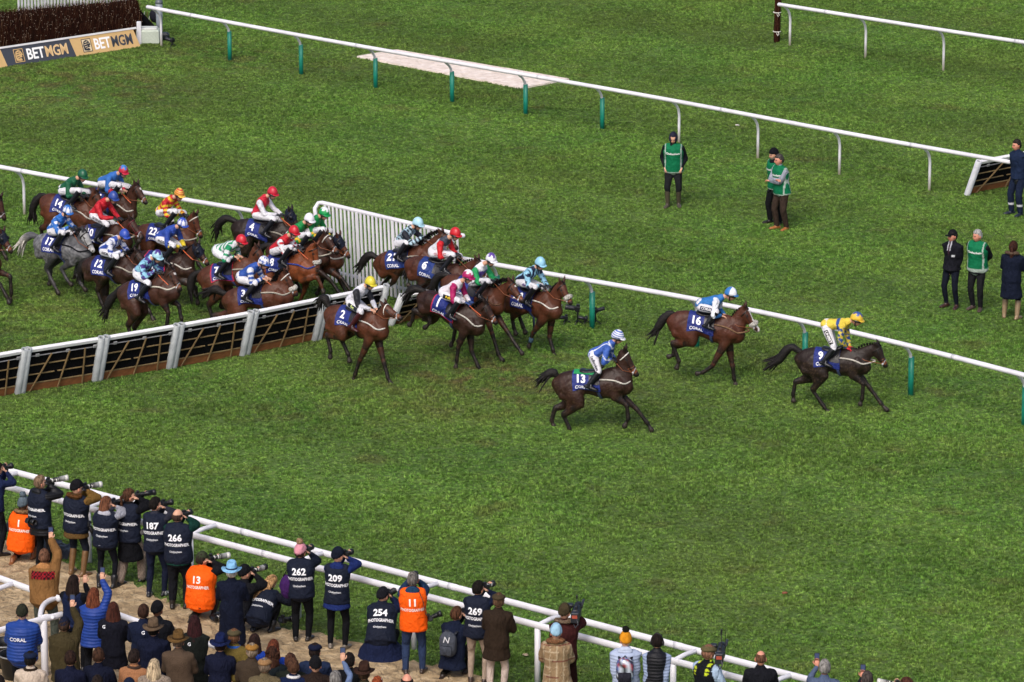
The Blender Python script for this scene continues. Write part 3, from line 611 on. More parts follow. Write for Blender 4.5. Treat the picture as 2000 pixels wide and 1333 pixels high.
# ------------------------------------------------------------ people
def _grid(nu=22, nv=26):
    D = []; F = []
    for i in range(nu + 1):
        th = math.pi * min(max(i, .02), nu - .02) / nu
        for j in range(nv):
            ph = 2 * math.pi * j / nv; D.append((math.sin(th)*math.sin(ph), math.sin(th)*math.cos(ph), math.cos(th)))
    for i in range(nu):
        for j in range(nv):
            j2 = (j + 1) % nv; F.append((i*nv + j, i*nv + j2, (i+1)*nv + j2, (i+1)*nv + j))
    F.append(tuple(range(nv - 1, -1, -1))); F.append(tuple(nu*nv + j for j in range(nv)))
    return np.array(D), F
GD, GF = _grid()
def headsurf(D, nose=True):
    x, y, z = D.T; P = D * np.array([.074, .094, .115])
    lo = np.clip(-z, 0, 1); P[:, 0] *= 1 - .32 * lo ** 1.3; back = np.clip(-y, 0, 1); P[:, 1] *= 1 - .3 * lo * back
    P[:, 1] += .012 * lo * np.clip(y, 0, 1)
    if nose:
        f = np.clip(y, 0, 1)
        P[:, 1] += f * (.026 * np.exp(-(x / .13) ** 2 - ((z + .22) / .16) ** 2) + .012 * np.exp(-(x / .1) ** 2 - ((z + .02) / .16) ** 2)
                    - .009 * np.exp(-((np.abs(x) - .36) / .14) ** 2 - ((z - .03) / .1) ** 2) + .006 * np.exp(-(x / .3) ** 2 - ((z + .52) / .07) ** 2)
                    + .006 * np.exp(-((np.abs(x) - .33) / .2) ** 2 - ((z - .2) / .06) ** 2) - .004 * np.exp(-((z + .66) / .07) ** 2 - (x / .3) ** 2))
    return P
def head_geo(skin, beard=None):
    D = GD; x, y, z = D.T; P = headsurf(D); C = np.tile(np.array(skin), (len(D), 1)); f = y > 0
    red = f & (np.abs(x) < .55) & (z < 0); C[red] *= [1.06, .93, .93]
    def blob(m, c, k=1): C[m] = C[m] * (1 - k) + np.array(c) * k
    blob(f & (np.hypot((np.abs(x) - .36) / .14, (z - .02) / .075) < 1), (.03, .025, .02), .85)
    blob(f & (np.hypot((np.abs(x) - .36) / .2, (z - .17) / .06) < 1), (.06, .04, .03), .7)
    blob(f & (np.hypot(x / .25, (z + .53) / .07) < 1), (.25, .08, .07), .7)
    if beard is not None: blob(f & (z < -.38) & ~(np.hypot(x / .22, (z + .53) / .06) < 1), beard, .75)
    geo = [(P, GF, C)]
    for s in (-1, 1):
        V, F = ellipsoid((s * .076, -.005, -.012), (.011, .021, .034), 6, 8); geo.append((V, F, np.tile(np.array(skin) * [1.05, .85, .82], (len(V), 1))))
    return geo
def shell(mask, out=1.1, inn=.9, lift=(0, 0, 0), rough=0, seed=0):
    D = GD; P = headsurf(D, False); rg = np.random.default_rng(seed)
    k = np.where(mask(*D.T), out + rg.uniform(-rough, rough, len(D)), inn)[:, None]
    return P * k + np.array(lift) * (k > 1), GF
def hair_geos(kind, col, seed=0):
    """list of (V,F,colour,material,child name) in head space"""
    out = []; col = np.array(lin(col)); rg = np.random.default_rng(seed)
    short = lambda x, y, z: (z > .30 + .28 * np.clip(y, 0, 1)) | ((y < .12) & (z > -.42 + .35 * np.clip(y + .3, 0, 1)))
    if kind in ('short', 'long', 'pony', 'curly', 'balding', 'sides'):
        if kind == 'balding': m = lambda x, y, z: (y < .1) & (z > -.4) & (z < .72)
        elif kind == 'sides': m = lambda x, y, z: (y < .12) & (z > -.5) & (z < .3)
        else: m = short
        V, F = shell(m, 1.18 if kind != 'balding' else 1.05, .9, rough=.05 if kind in ('short', 'curly') else .03, seed=seed); out.append((V, F, col))
    if kind in ('long', 'curly'):
        for k in range(11):
            a = -1.25 + 2.5 * k / 10; L_ = rg.uniform(.30, .40); x = math.sin(a) * .075; y = -math.cos(a) * .085
            pts = [(x * .6, y * .7, .07), (x * 1.05, y * 1.05, -.01), (x * 1.25, y * 1.15 - .01, -.12), (x * 1.2 + rg.normal(0, .008), y * 1.2 - .035, -.22), (x * 1.1 + rg.normal(0, .015), y * 1.15 - .05, -.12 - L_ * .65)]
            out.append((*loft(pts, [.02, .026, .027, .024, .008], (1, 0, 0), 7), col * rg.uniform(.75, 1.3)))
    if kind == 'pony':
        for k in range(6):
            pts = [(rg.normal(0, .006), -.085, .03), (rg.normal(0, .01), -.13, -.0), (rg.normal(0, .016), -.145, -.1), (rg.normal(0, .02), -.13, -.2), (rg.normal(0, .018), -.125, -.3)]
            out.append((*loft(pts, [.02, .024, .024, .018, .006], (1, 0, 0), 7), col * rg.uniform(.8, 1.25)))
        out.append((*ellipsoid((0, -.1, .03), (.022, .018, .022), 6, 8), (.03, .02, .02)))
    if kind == 'curly':
        for k in range(60):
            a = rg.uniform(-1.4, 1.4); z = rg.uniform(-.35, .08); p = (math.sin(a) * .1, -math.cos(a) * .1 - max(0, -z) * .12, z); out.append((*ellipsoid(p, (.018, .018, .022), 4, 6), col * rg.uniform(.6, 1.4)))
    return out
def lathe(prof, n=24, sx=1, sy=1):
    a = np.arange(n) * 2 * math.pi / n; V = np.concatenate([np.c_[np.cos(a) * r * sx, np.sin(a) * r * sy, z + a * 0] for r, z in prof]); m = len(prof)
    F = [(i*n + j, i*n + (j+1) % n, (i+1)*n + (j+1) % n, (i+1)*n + j) for i in range(m - 1) for j in range(n)] + [tuple(range(n - 1, -1, -1)), tuple(range((m-1)*n, m*n))]
    return V, F
def hat_geos(kind, col, col2=None):
    """-> (child name, [(V,F,col,mat)])"""
    c = np.array(lin(col)); c2 = np.array(lin(col2)) if col2 else c * .5; rg = np.random.default_rng(3)
    if kind in ('beanie', 'pombeanie'):
        V, F = shell(lambda x, y, z: z > .12 - .42 * np.clip(-y, 0, 1) + .12 * np.clip(y, 0, 1), 1.27, .88, (0, -.004, .012))
        g = [(V, F, c, M_CLOTH)]
        a = np.arange(20) * 2 * math.pi / 20; ring = np.c_[np.cos(a) * .083, np.sin(a) * .103 - .004, .012 + .03 * np.sin(a)]
        g.append((*loft(np.vstack([ring, ring[:1]]), [(.012, .027)], (0, 0, 1), 8), c * .92, M_CLOTH)) if False else None
        g = [q for q in g if q]
        if kind == 'pombeanie':
            V, F = ellipsoid((0, -.02, .178), (.055, .055, .052), 9, 12); V = V + rg.normal(0, .005, V.shape); g.append((V, F, c2, M_FUR))
        return 'beanie', g
    if kind == 'cap':
        V, F = shell(lambda x, y, z: z > .2 - .25 * np.clip(-y, 0, 1), 1.14, .88, (0, 0, .01)); g = [(V, F, c, M_CLOTH)]
        V, F = ellipsoid((0, .115, .035), (.068, .075, .009), 6, 14); V[:, 2] -= (V[:, 0] / .07) ** 2 * .018; g.append((V, F, c * .9, M_CLOTH)); return 'cap', g
    if kind == 'flat':
        V, F = ellipsoid((0, .006, .072), (.102, .128, .052), 9, 18); V[:, 2] -= np.clip(V[:, 1], 0, 1) * .28; g = [(V, F, c, M_TWEED)]
        V, F = ellipsoid((0, .105, .032), (.07, .055, .011), 6, 14); g.append((V, F, c * .85, M_TWEED))
        V, F = shell(lambda x, y, z: (z > .15 - .3 * np.clip(-y, 0, 1)), 1.12, .88); g.append((V, F, c * .9, M_TWEED)); return 'flat_cap', g
    if kind == 'fedora':
        V, F = lathe([(.098, .01), (.175, .018), (.178, .024), (.10, .036), (.094, .05), (.088, .1), (.08, .135), (.068, .148), (.045, .138), (.012, .126)], 28, .88, 1.06)
        r = np.hypot(V[:, 0], V[:, 1]); br = r > .12; V[br, 2] += .13 * (V[br, 0] / .15) ** 2 * .16 - .015 * (V[br, 1] > .1); V[:, 2] += .012 * (V[:, 2] > .1) * (V[:, 1] / .08)
        g = [(V + [0, 0, .022], F, c, M_CLOTH)]; g.append((*loft(np.array([[math.cos(a) * .086, math.sin(a) * .103, .072] for a in np.linspace(0, 2*math.pi, 22)]), [(.013, .005)], (0, 0, 1), 6), c2, M_CLOTH)); return 'fedora', g
    if kind == 'helmet':
        return 'helmet', None
    if kind == 'hood':
        V, F = shell(lambda x, y, z: ~((y > .45) & (z < .55) & (np.abs(x) < .62)), 1.28, .9, (0, -.012, .006)); return 'hood', [(V, F, c, M_CLOTH)]
    if kind == 'headphones':
        a = np.linspace(-.2, math.pi + .2, 16); g = [(*loft(np.c_[np.cos(a) * .092, a * 0 - .01, np.sin(a) * .13], [(.012, .006)], (0, 1, 0), 6), lin('#16161a'), M_PLASTIC)]
        for s in (-1, 1): g.append((*ellipsoid((s * .088, -.005, -.012), (.018, .036, .042), 8, 12), lin('#1c1c20'), M_PLASTIC))
        return 'headphones', g
    if kind == 'band':
        a = np.linspace(-.1, math.pi + .1, 16); return 'hairband', [(*loft(np.c_[np.cos(a) * .084, a * 0 - .0, np.sin(a) * .13], [(.012, .005)], (0, 1, 0), 6), c, M_CLOTH)]
def hand_geo(w, d, col, curl=.9, spread=1, sgn=1, scale=1.0):
    """hand starting at the wrist w, pointing along d; unequal bent fingers and a side thumb"""
    d = nrm(d); up = np.array([0, 0, 1.]) if abs(d[2]) < .85 else np.array([0, 1., 0]); lat = nrm(np.cross(d, up)) * sgn; pn = nrm(np.cross(lat, d))
    if pn[2] > 0 and abs(d[2]) < .85: pn = -pn
    w = np.asarray(w, float); s = scale; geo = [loft([w - d * .02, w + d * .04 * s, w + d * .09 * s], [(.026, .019), (.04, .016), (.04, .014)], lat, 8)]
    for i, (o, L_) in enumerate(((-.03, .062), (-.01, .074), (.01, .07), (.029, .055))):
        b = w + d * .088 * s + lat * o * s; m = b + d * L_ * .5 * s + pn * .008; e = m + nrm(d * (1 - curl * .8) + pn * curl) * L_ * .55 * s; geo.append(loft([b, m, e], [.0095, .0088, .0075], lat, 6))
    b = w + d * .03 * s - lat * .03 * s; m = b + nrm(d * .7 - lat * .8) * .038 * s; e = m + nrm(d * .9 + pn * .4) * .032 * s; geo.append(loft([b, m, e], [.013, .0105, .008], lat, 6))
    return geo
SK = {'l': lin('#c99a80'), 'm': lin('#b98468'), 'd': lin('#6b4633'), 'r': lin('#cf8f78')}
def figure(J, st, loc, rz, label, category='person', group=None):
    """J: joints; st: style. The body is one mesh, clothing and hair are its children."""
    skin = np.array(SK[st.get('skin', 'l')]); sd = J['side']; chest, hip, neck = J['chest'], J['hip'], J['neck']; hax = J['hax']; hc = J['head']; hsc = hax * (1.02 if st.get('jname') == 'silks' else 1.1)
    rg = np.random.default_rng(abs(hash(label)) % 9999 if False else sum(map(ord, label)) % 9999)
    def torso(p, extra=None):
        t = chest - hip; pts = [hip - t * .12, hip + t * .1, hip + t * .45, hip + t * .85, chest + (neck - chest) * .3, chest + (neck - chest) * .75]
        rr = [(.165, .12), (.162, .118), (.145, .108), (.172, .122), (.162, .105), (.085, .075)]
        w = st.get('w', 1.0) * (1.09 if st.get('jname') != 'silks' else 1); f = [p, p, p, p, p * .8, p * .5]
        return loft(pts, [((a + q) * w, (b + q) * w) for (a, b), q in zip(rr, f)], sd, 16)
    def arm(i, p, cuff=1.0, grow=0):
        a, e, h = J['sh'][i], J['el'][i], J['ha'][i]; e2 = a + (h - a) * 0; w = e + (h - e) * cuff
        return [loft([a + (chest - a) * .25, a, a + (e - a) * .5, e], [.066 + p, .064 + p, .052 + p, .045 + p + grow], (0, 0, 1), 11), loft([e, e + (w - e) * .45, w], [.046 + p + grow, .042 + p, .032 + p * .8], (0, 0, 1), 10)]
    def leg(i, p, end=1.0, lo=None):
        a, k, n_ = J['hp'][i], J['kn'][i], J['an'][i]; e = k + (n_ - k) * end; lo = p if lo is None else lo
        return [loft([a, a + (k - a) * .3, a + (k - a) * .7, k], [.088 + p, .086 + p, .068 + p, .058 + p], sd, 12), loft([k, k + (e - k) * .35, k + (e - k) * .75, e], [.057 + p, .056 + lo, .045 + lo, .042 + lo], sd, 11)]
    # body
    mb = MB()
    g = [torso(-.02), loft([chest + (neck - chest) * .2, neck, neck + (hc - neck) * .55], [.07, .056, .052], sd, 12)]
    for i in (0, 1): g += arm(i, -.012) + leg(i, -.014); g.append(loft([J['hp'][i], hip], [.1, .1], sd, 10))
    V, F = fuse(g, .03, 2); mb.add(V, F, skin, M_SKIN)
    for V, F, C in head_geo(skin, lin(st['beard']) if st.get('beard') else None): mb.add(V @ hsc + hc, F, C, M_SKIN)
    hcol = np.array(lin(st['glove'])) if st.get('glove') else skin
    for i in (0, 1):
        d = J['hd'][i] if 'hd' in J and J['hd'][i] is not None else J['ha'][i] - J['el'][i]
        for V, F in hand_geo(J['ha'][i], d, hcol, st.get('curl', .9), sgn=1 if i else -1): mb.add(V, F, hcol, M_LEATHER if st.get('glove') else M_SKIN)
    body = mb.build('person', None, label=label, category=category); body.location = loc; body.rotation_euler = (0, 0, rz)
    if group: body['group'] = group
    # trousers / boots / shoes
    tp = st.get('loose', .008); tc = st.get('tr', '#14161c')
    g = [loft([hip + (chest - hip) * .12, hip, hip - (chest - hip) * .12], [(.155 + tp * .5, .118 + tp * .5)] * 3, sd, 14)]
    bh = st.get('boot', 0)
    for i in (0, 1): g += leg(i, tp, 1.0 - bh * .75, tp * st.get('flare', 1)); g.append(loft([J['hp'][i], J['hp'][i] * .4 + hip * .6], [.095 + tp, .1 + tp], sd, 10))
    V, F = fuse(g, st.get('vox', .024), 3); V = wrinkle(V, sum(map(ord, label)) + 1, .006, 18, 45) if tp > .006 else V; tm_ = st.get('tmat', M_CLOTH); C = np.tile(lin(tc), (len(V), 1))
    if st.get('tcheck'): k = (np.sin(V[:, 2] * 90) * np.sin((V[:, 0] + V[:, 1]) * 90)) > 0; C[k] *= .72
    if st.get('ankle'): C[np.abs(V[:, 2] - .26) < .03] = lin('#c9ccd2')
    mb = MB(); mb.add(V, F, C, tm_)
    if 'thigh_text' in st:
        s_, tcol, bgc = st['thigh_text']; i = st.get('text_leg', 1); a, k = J['hp'][i], J['kn'][i]; tr = bvh(V, F); cen = a * .5 + k * .5; r = nrm(k - a); nn = J['near']; nn = nrm(nn - np.dot(nn, r) * r); u_ = np.cross(nn, r)
        if bgc:
            q = np.array([(x, y, 0) for x in np.linspace(-.15, .15, 9) for y in np.linspace(-.042, .042, 4)]); qf = [(i_*4 + j, i_*4 + j + 1, (i_+1)*4 + j + 1, (i_+1)*4 + j) for i_ in range(8) for j in range(3)]
            Vq, _ = project((q, qf), cen, r, u_, tr, .004, .2); mb.add(Vq, qf, lin(bgc), M_PRINT)
        gt = text_geo(s_, .078, .02, 'CENTER', 0, .95); Vt, Ft = project(gt, cen, r, u_, tr, .009, .2); mb.add(Vt, Ft, lin(tcol), M_PRINT)
    mb.build('trousers', body)
    for i in (0, 1):
        an = J['an'][i]; td = nrm(J['ft'][i]); kn = J['kn'][i]; sh = nrm(kn - an); bc = np.array(lin(st.get('shoe', '#1b1614'))); lat = nrm(np.cross(td, [0, 0, 1.])) if abs(td[2]) < .9 else sd; dn = nrm(np.cross(lat, td)); dn = dn if dn[2] < 0 else -dn
        g = [loft([an + sh * .02, an + dn * .03 + td * .0], [.05, .048], sd, 10), loft([an + dn * .045 - td * .07, an + dn * .045 + td * .02, an + dn * .05 + td * .12, an + dn * .056 + td * .19], [(.042, .038), (.048, .042), (.053, .036), (.045, .026)], lat, 10)]
        if bh: g.append(loft([an, an + (kn - an) * bh * .5, an + (kn - an) * bh], [.05, .06, .066], sd, 11))
        V, F = fuse(g, .02, 2); C = np.tile(bc, (len(V), 1))
        if st.get('sole'): C[(V - an) @ dn > .066] = lin(st['sole'])
        if st.get('shoestripe'): k = (np.abs(((V - an) @ td) - .03) < .05) & (np.sin(((V - an) @ td) * 200) > 0); C[k] = lin('#dddddd')
        MB().add(V, F, C, M_LEATHER).build('boot' if bh else 'shoe', body)
    # jacket
    pf = st.get('puff', .018); jm = st.get('jmat', M_CLOTH); jc = np.array(lin(st.get('jk', '#1a1d26')))
    g = [torso(pf)]
    for i in (0, 1): g += arm(i, pf * st.get('armpuff', .8), .96)
    segs = [(hip - (chest - hip) * .1, chest, .15, .15)]; tags = ['torso']
    for i in (0, 1):
        segs += [(J['sh'][i], J['el'][i], .06, .05), (J['el'][i], J['ha'][i], .05, .04)]; tags += ['upper%d' % i, 'fore%d' % i]
    hem = st.get('hem', .06)
    if hem > 0:
        ax = nrm(hip - chest); dirn = nrm(ax * (1 if hem < .2 else .25) + np.array([0, 0, -1.]) * (0 if hem < .2 else .75)) if not st.get('spread') else nrm(ax * .4 + np.array([0, 0, -1.]))
        fl = st.get('hemflare', .03 if hem < .2 else .05); h0 = hip + ax * -.08
        m_ = (J['kn'][0] + J['kn'][1]) / 2; bend = (m_ - hip) * [1, 1, 0] * (hem > .2) * .5
        pts = [h0, hip + dirn * hem * .3 + bend * .3, hip + dirn * hem * .65 + bend * .6, hip + dirn * hem + bend * .8]; g.append(loft(pts, [(.16 + pf, .12 + pf), (.165 + pf + fl * .3, .13 + pf + fl * .3), (.165 + pf + fl * .7, .135 + pf + fl * .6), (.165 + pf + fl, .14 + pf + fl)], sd, 18, cap=False))
        segs[0] = (hip + dirn * hem, chest, .15, .15)
    if st.get('collar', 1): g.append(loft([chest + (neck - chest) * .5, neck + (hc - neck) * .18], [(.085 + pf * .6, .078 + pf * .6), (.07 + pf * .3, .068 + pf * .3)], sd, 12))
    V, F = fuse(g, st.get('vox', .022), st.get('sm', 2)); V = wrinkle(V, sum(map(ord, label)), .011 if jm is not M_SILK else .0085); idx, tt = nearest(V, segs); C = np.tile(jc, (len(V), 1))
    if st.get('sleeve'): C[idx > 0] = lin(st['sleeve'])
    if st.get('cuff'): C[((idx == 2) | (idx == 4)) & (tt > .82)] = lin(st['cuff'])
    if callable(st.get('pattern')):
        tdir = nrm(chest - hip); fwd = np.cross(tdir, sd)
        C = st['pattern'](C, V, idx, tt, (V - hip) @ sd, (V - hip) @ tdir, (V - hip) @ fwd, segs)
    if st.get('poncho'):
        h_ = (V - hip) @ nrm(chest - hip); s_ = (V - hip) @ sd; k = ((h_ % .13) < .012) | ((s_ % .11) < .012); C[k] = lin('#a8987e'); k = (((h_ + .03) % .26) < .012); C[k] = lin('#6a3a34')
    if st.get('yoke'):
        h_ = (V - hip) @ nrm(chest - hip); s_ = (V - hip) @ sd; k = (h_ > .36) & (h_ < .5) & (np.abs(s_) < .2); k2 = k & (((h_ * 16) % 1 < .5) ^ ((s_ * 16) % 1 < .5)); C[k] = lin(st['yoke'][0]); C[k2] = lin(st['yoke'][1])
    if st.get('yellow'):
        h_ = (V - hip) @ nrm(chest - hip); s_ = (V - hip) @ sd; k = (h_ > .36) & (np.abs(np.abs(s_) - .11) < .03) & (idx == 0); C[k] = lin('#b8c82c'); k = k & ((h_ * 16) % 1 < .4); C[k] = lin('#1a1c20')
    if st.get('shirt'):
        h_ = (V - hip) @ nrm(chest - hip); s_ = (V - hip) @ sd; f_ = (V - hip) @ np.cross(sd, nrm(chest - hip)) * -1; k = (np.abs(s_) < .045 * np.clip((h_ - .25) / .2, 0, 1)) & (V[:, 1] > hip[1] + .05); C[k] = lin('#b9bcc4'); C[k & (np.abs(s_) < .014)] = lin('#3a2430')
        k = (np.abs(s_ + .1) < .035) & (np.abs(h_ - .28) < .016) & (V[:, 1] > 0); C[k] = lin('#c9ccd2')
    mb = MB().add(V, F, C, jm)
    tdir = nrm(chest - hip); bk = -np.cross(tdir, sd); 
    if np.dot(bk, -hax[1]) < -.3: bk = -bk
    tree = bvh(V, F)
    bup = nrm(tdir); rt = nrm(np.cross(bup, bk))   # right as seen from behind
    def back_text(mbx, tr, s_, size, h, col, dx=0, bold=.02, shear=0, off=.008, sx=1.0):
        gt = text_geo(s_, size, bold, 'CENTER', shear); gt = (gt[0] * [sx, 1, 1], gt[1]); org = hip + bup * h + rt * dx; Vt, Ft = project(gt, org, rt, np.cross(bk, rt), tr, off, .45); mbx.add(Vt, Ft, lin(col), M_PRINT)
    for q in st.get('jtext', []): back_text(mb, tree, *q)
    if st.get('stripes_hi'):   # pale reflective trouser/jacket bands are separate small rings
        pass
    mb.build(st.get('jname', 'jacket'), body)
    if 'bib' in st:
        bc, num, tc2 = st['bib']; g = [torso(pf + .028)]; ax = nrm(hip - chest); bl = st.get('biblen', .11)
        g.append(loft([hip - ax * .2, hip, hip + ax * bl], [(.185 + pf, .15 + pf), (.20 + pf, .165 + pf), (.205 + pf + (.01 if not st.get('spread') else .05), .165 + pf)], sd, 16, cap=False))
        for i in (0, 1): g.append(loft([J['sh'][i] * .55 + neck * .45 , J['sh'][i] * .9 + chest * .1 + bup * .01], [.06 + pf, .066 + pf], (0, 0, 1), 10))
        V, F = fuse(g, .022, 2); V = wrinkle(V, sum(map(ord, label)) + 2, .006); C = np.tile(lin(bc), (len(V), 1)); side_ = np.abs((V - hip) @ sd); lo_ = (V - hip) @ bup
        if st.get('bibedge'): C[(lo_ < -bl + .03) | ((side_ > .17) & (side_ < .195))] = lin('#a3b3aa')
        mb = MB().add(V, F, C, M_BIB); tr = bvh(V, F); bf = st.get('bibface', -1)
        if num is not None:
            if num: back_text(mb, tr, num, .16 if len(num) > 2 else .17, .36, tc2, 0, .035)
            back_text(mb, tr, 'PHOTOGRAPHER', .075 if bc == '#151b2b' else .07, .235, tc2, 0, .03, sx=.74)
            if bc == '#151b2b': back_text(mb, tr, 'Cheltenham', .045, .12, '#cfd2d8', 0, .02); back_text(mb, tr, 'RACECOURSE', .012, .095, '#b9bcc4', 0, .0)
        if st.get('bibfront'):
            fw = -bk; r2 = -rt; org = hip + bup * .38; gt = text_geo('Cheltenham', .065, .03, 'CENTER'); Vt, Ft = project(gt, org, r2, np.cross(fw, r2), tr, .008, .45); mb.add(Vt, Ft, lin('#e8ecea'), M_PRINT)
        mb.build('bib', body)
    # hair and hat
    hs = st.get('hair', ('short', '#2a1d16'))
    if hs:
        mb = MB(); 
        for V, F, C in hair_geos(hs[0], hs[1], rg.integers(99)): mb.add(V @ hsc + hc, F, C, M_HAIR)
        if mb.n: mb.build('hair', body)
    for hk in (st.get('hats') or ([st['hat']] if st.get('hat') else [])):
        nm, gs = hat_geos(*hk); mb = MB()
        for V, F, C, m_ in gs: mb.add(V @ hsc + hc, F, C, m_)
        mb.build(nm, body)
    if st.get('hooddown'):
        c_ = np.array(lin(st['hooddown'])); o = neck + bk * .075 - bup * .015; mb = MB(); V, F = ellipsoid((0, 0, 0), (.125, .062, .085), 9, 16); M3 = np.array([rt, -bk, bup]); V = V @ M3 + o; mb.add(V, F, c_, jm if not st.get('furhood') else M_CLOTH)
        if st.get('furhood'):
            a = np.linspace(0, 2 * math.pi, 19); P = o + bup * .05 + np.outer(np.cos(a) * .125, rt) + np.outer(np.sin(a) * .07, bk) + np.outer(.0 * a, bup); V, F = loft(P, [(.032, .036)], (0, 0, 1), 8); V = V + rg.normal(0, .006, V.shape); mb.add(V, F, lin(st['furhood']), M_FUR)
        mb.build('hood', body)
    if 'scarf' in st:
        a = np.linspace(0, 2 * math.pi, 15); P = neck + np.outer(np.cos(a) * .085, rt) + np.outer(np.sin(a) * .08, bk); MB().add(*loft(P, [(.026, .03)], (0, 0, 1), 8), lin(st['scarf']), M_TWEED).build('scarf', body)
    return body
M_BIB = mat('bib_nylon', .75, 1.0, 8, .1, 6, spec=.15, bdist=.05)

# ---- posed standing / kneeling people, local frame x right, y forward
def pose(h=1.76, arms='down', legs='stand', lean=4, hy=0, hp=0, side=0, seed=0, **k):
    s = h / 1.76; rg = np.random.default_rng(seed); hz = {'stand': .93, 'stride': .91, 'kneel': .36, 'crouch': .33, 'squat': .38}[legs] * s
    if legs in ('crouch', 'squat', 'kneel'): lean = max(lean, {'crouch': 34, 'squat': 30, 'kneel': 12}[legs])
    A = lambda *v: np.array(v, float)
    L_ = R(lean); hip = A(0, -.12 * (legs == 'crouch'), hz); tv_ = A(R(side), math.sin(L_), math.cos(L_)); tv_ = nrm(tv_); chest = hip + tv_ * .46 * s; neck = chest + tv_ * .08 * s + A(0, .01, 0)
    hd = nrm(tv_ * .4 + A(0, .12, 1)); hc = neck + hd * .145 * s
    yaw, pit = R(hy), R(hp); f = A(math.sin(yaw) * math.cos(pit), math.cos(yaw) * math.cos(pit), -math.sin(pit)); hax = axes_from(f)
    side_ = A(1, 0, 0); shw = .175 * s * k.get('w', 1); sh = [chest + A(-shw, 0, .0), chest + A(shw, 0, .0)]
    hpj = [hip + A(-.088 * s, 0, -.02), hip + A(.088 * s, 0, -.02)]
    if legs == 'stand': w_ = rg.uniform(.10, .15); an = [A(-w_, rg.uniform(-.07, .05), .085), A(w_, rg.uniform(-.05, .1), .085)]; ft = [A(-.25, 1, 0), A(.25, 1, 0)]
    elif legs == 'stride': an = [A(-.1, -.16, .085), A(.12, .2, .085)]; ft = [A(-.1, 1, -.1), A(.3, 1, 0)]
    elif legs == 'kneel': an = [A(-.13, -.12, .07), A(.15, .20, .085)]; ft = [A(0, -.9, -.3), A(.2, 1, 0)]
    else: an = [A(-.14, -.05, .085), A(.14, .08, .085)]; ft = [A(-.3, 1, -.25), A(.3, 1, 0)]
    hint = [A(-.25, 1, .1), A(.25, 1, .1)]
    kn = [ik(hpj[i], an[i], .43 * s, .42 * s, hint[i]) for i in (0, 1)]
    if legs == 'kneel': kn[0] = A(-.15, .28, .07)
    u1, u2 = .29 * s, .255 * s; up = hax[2]; fr = hax[1]; rt = hax[0]
    al, ar = arms if isinstance(arms, tuple) else (arms, arms); tg = {}; hints = {}; hdn = [None, None]
    for i, a in ((0, al), (1, ar)):
        sg = -1 if i == 0 else 1
        if a == 'cam': t = hc + fr * .15 + rt * sg * .075 - up * .055 + (fr * .1 if i == 0 else 0); hi = A(sg * .6, .1, -1)
        elif a == 'phone': t = hc + fr * .36 + rt * sg * .1 - up * .1; hi = A(sg * .6, 0, -1); hdn[i] = A(0, .1, 1)
        elif a == 'phonehi': t = chest + nrm(fr * .25 + A(sg * .2, 0, .9)) * .52 * s; hi = A(sg * 1., 0, -.3); hdn[i] = A(0, .1, 1)
        elif a == 'phonelow': t = chest + fr * .34 + A(sg * .06, 0, .12); hi = A(sg * .5, 0, -1); hdn[i] = A(0, .2, 1)
        elif a == 'pocket': t = hip + A(sg * .19, .08, .02); hi = A(sg * .6, -1, 0)
        elif a == 'behind': t = hip + A(sg * .03, -.17, .06); hi = A(sg * 1, -.5, 0)
        elif a == 'crossed': t = chest + A(-sg * .1, .2, -.22 + .03 * sg); hi = A(sg * 1, .1, -.6)
        elif a == 'front': t = chest + A(sg * .05, .27, -.22); hi = A(sg * .8, -.2, -1)
        elif a == 'knee': t = kn[i] + A(0, 0, .09); hi = A(sg, 0, 0)
        elif a == 'out': t = chest + A(sg * .2, .3, -.35); hi = A(sg, -.5, -1)
        else: t = chest + A(sg * .10, .03, -.52) * s + A(rg.normal(0, .01), rg.normal(0, .03), 0); hi = A(sg * .35, -1, 0)
        tg[i] = t; hints[i] = hi
    el = [ik(sh[i], tg[i], u1, u2, hints[i]) for i in (0, 1)]
    ha = [el[i] + nrm(tg[i] - el[i]) * min(u2, np.linalg.norm(tg[i] - el[i])) for i in (0, 1)]
    return dict(hip=hip, chest=chest, neck=neck, head=hc, hax=hax, side=side_, sh=sh, el=el, ha=ha, hd=hdn, hp=hpj, kn=kn, an=an, ft=ft, near=A(1, 0, 0))
def world(body_loc, rz, p):
    c, s = math.cos(rz), math.sin(rz); return np.array([body_loc[0] + c * p[0] - s * p[1], body_loc[1] + s * p[0] + c * p[1], p[2]])
def wdir(rz, p): return world((0, 0), rz, p)

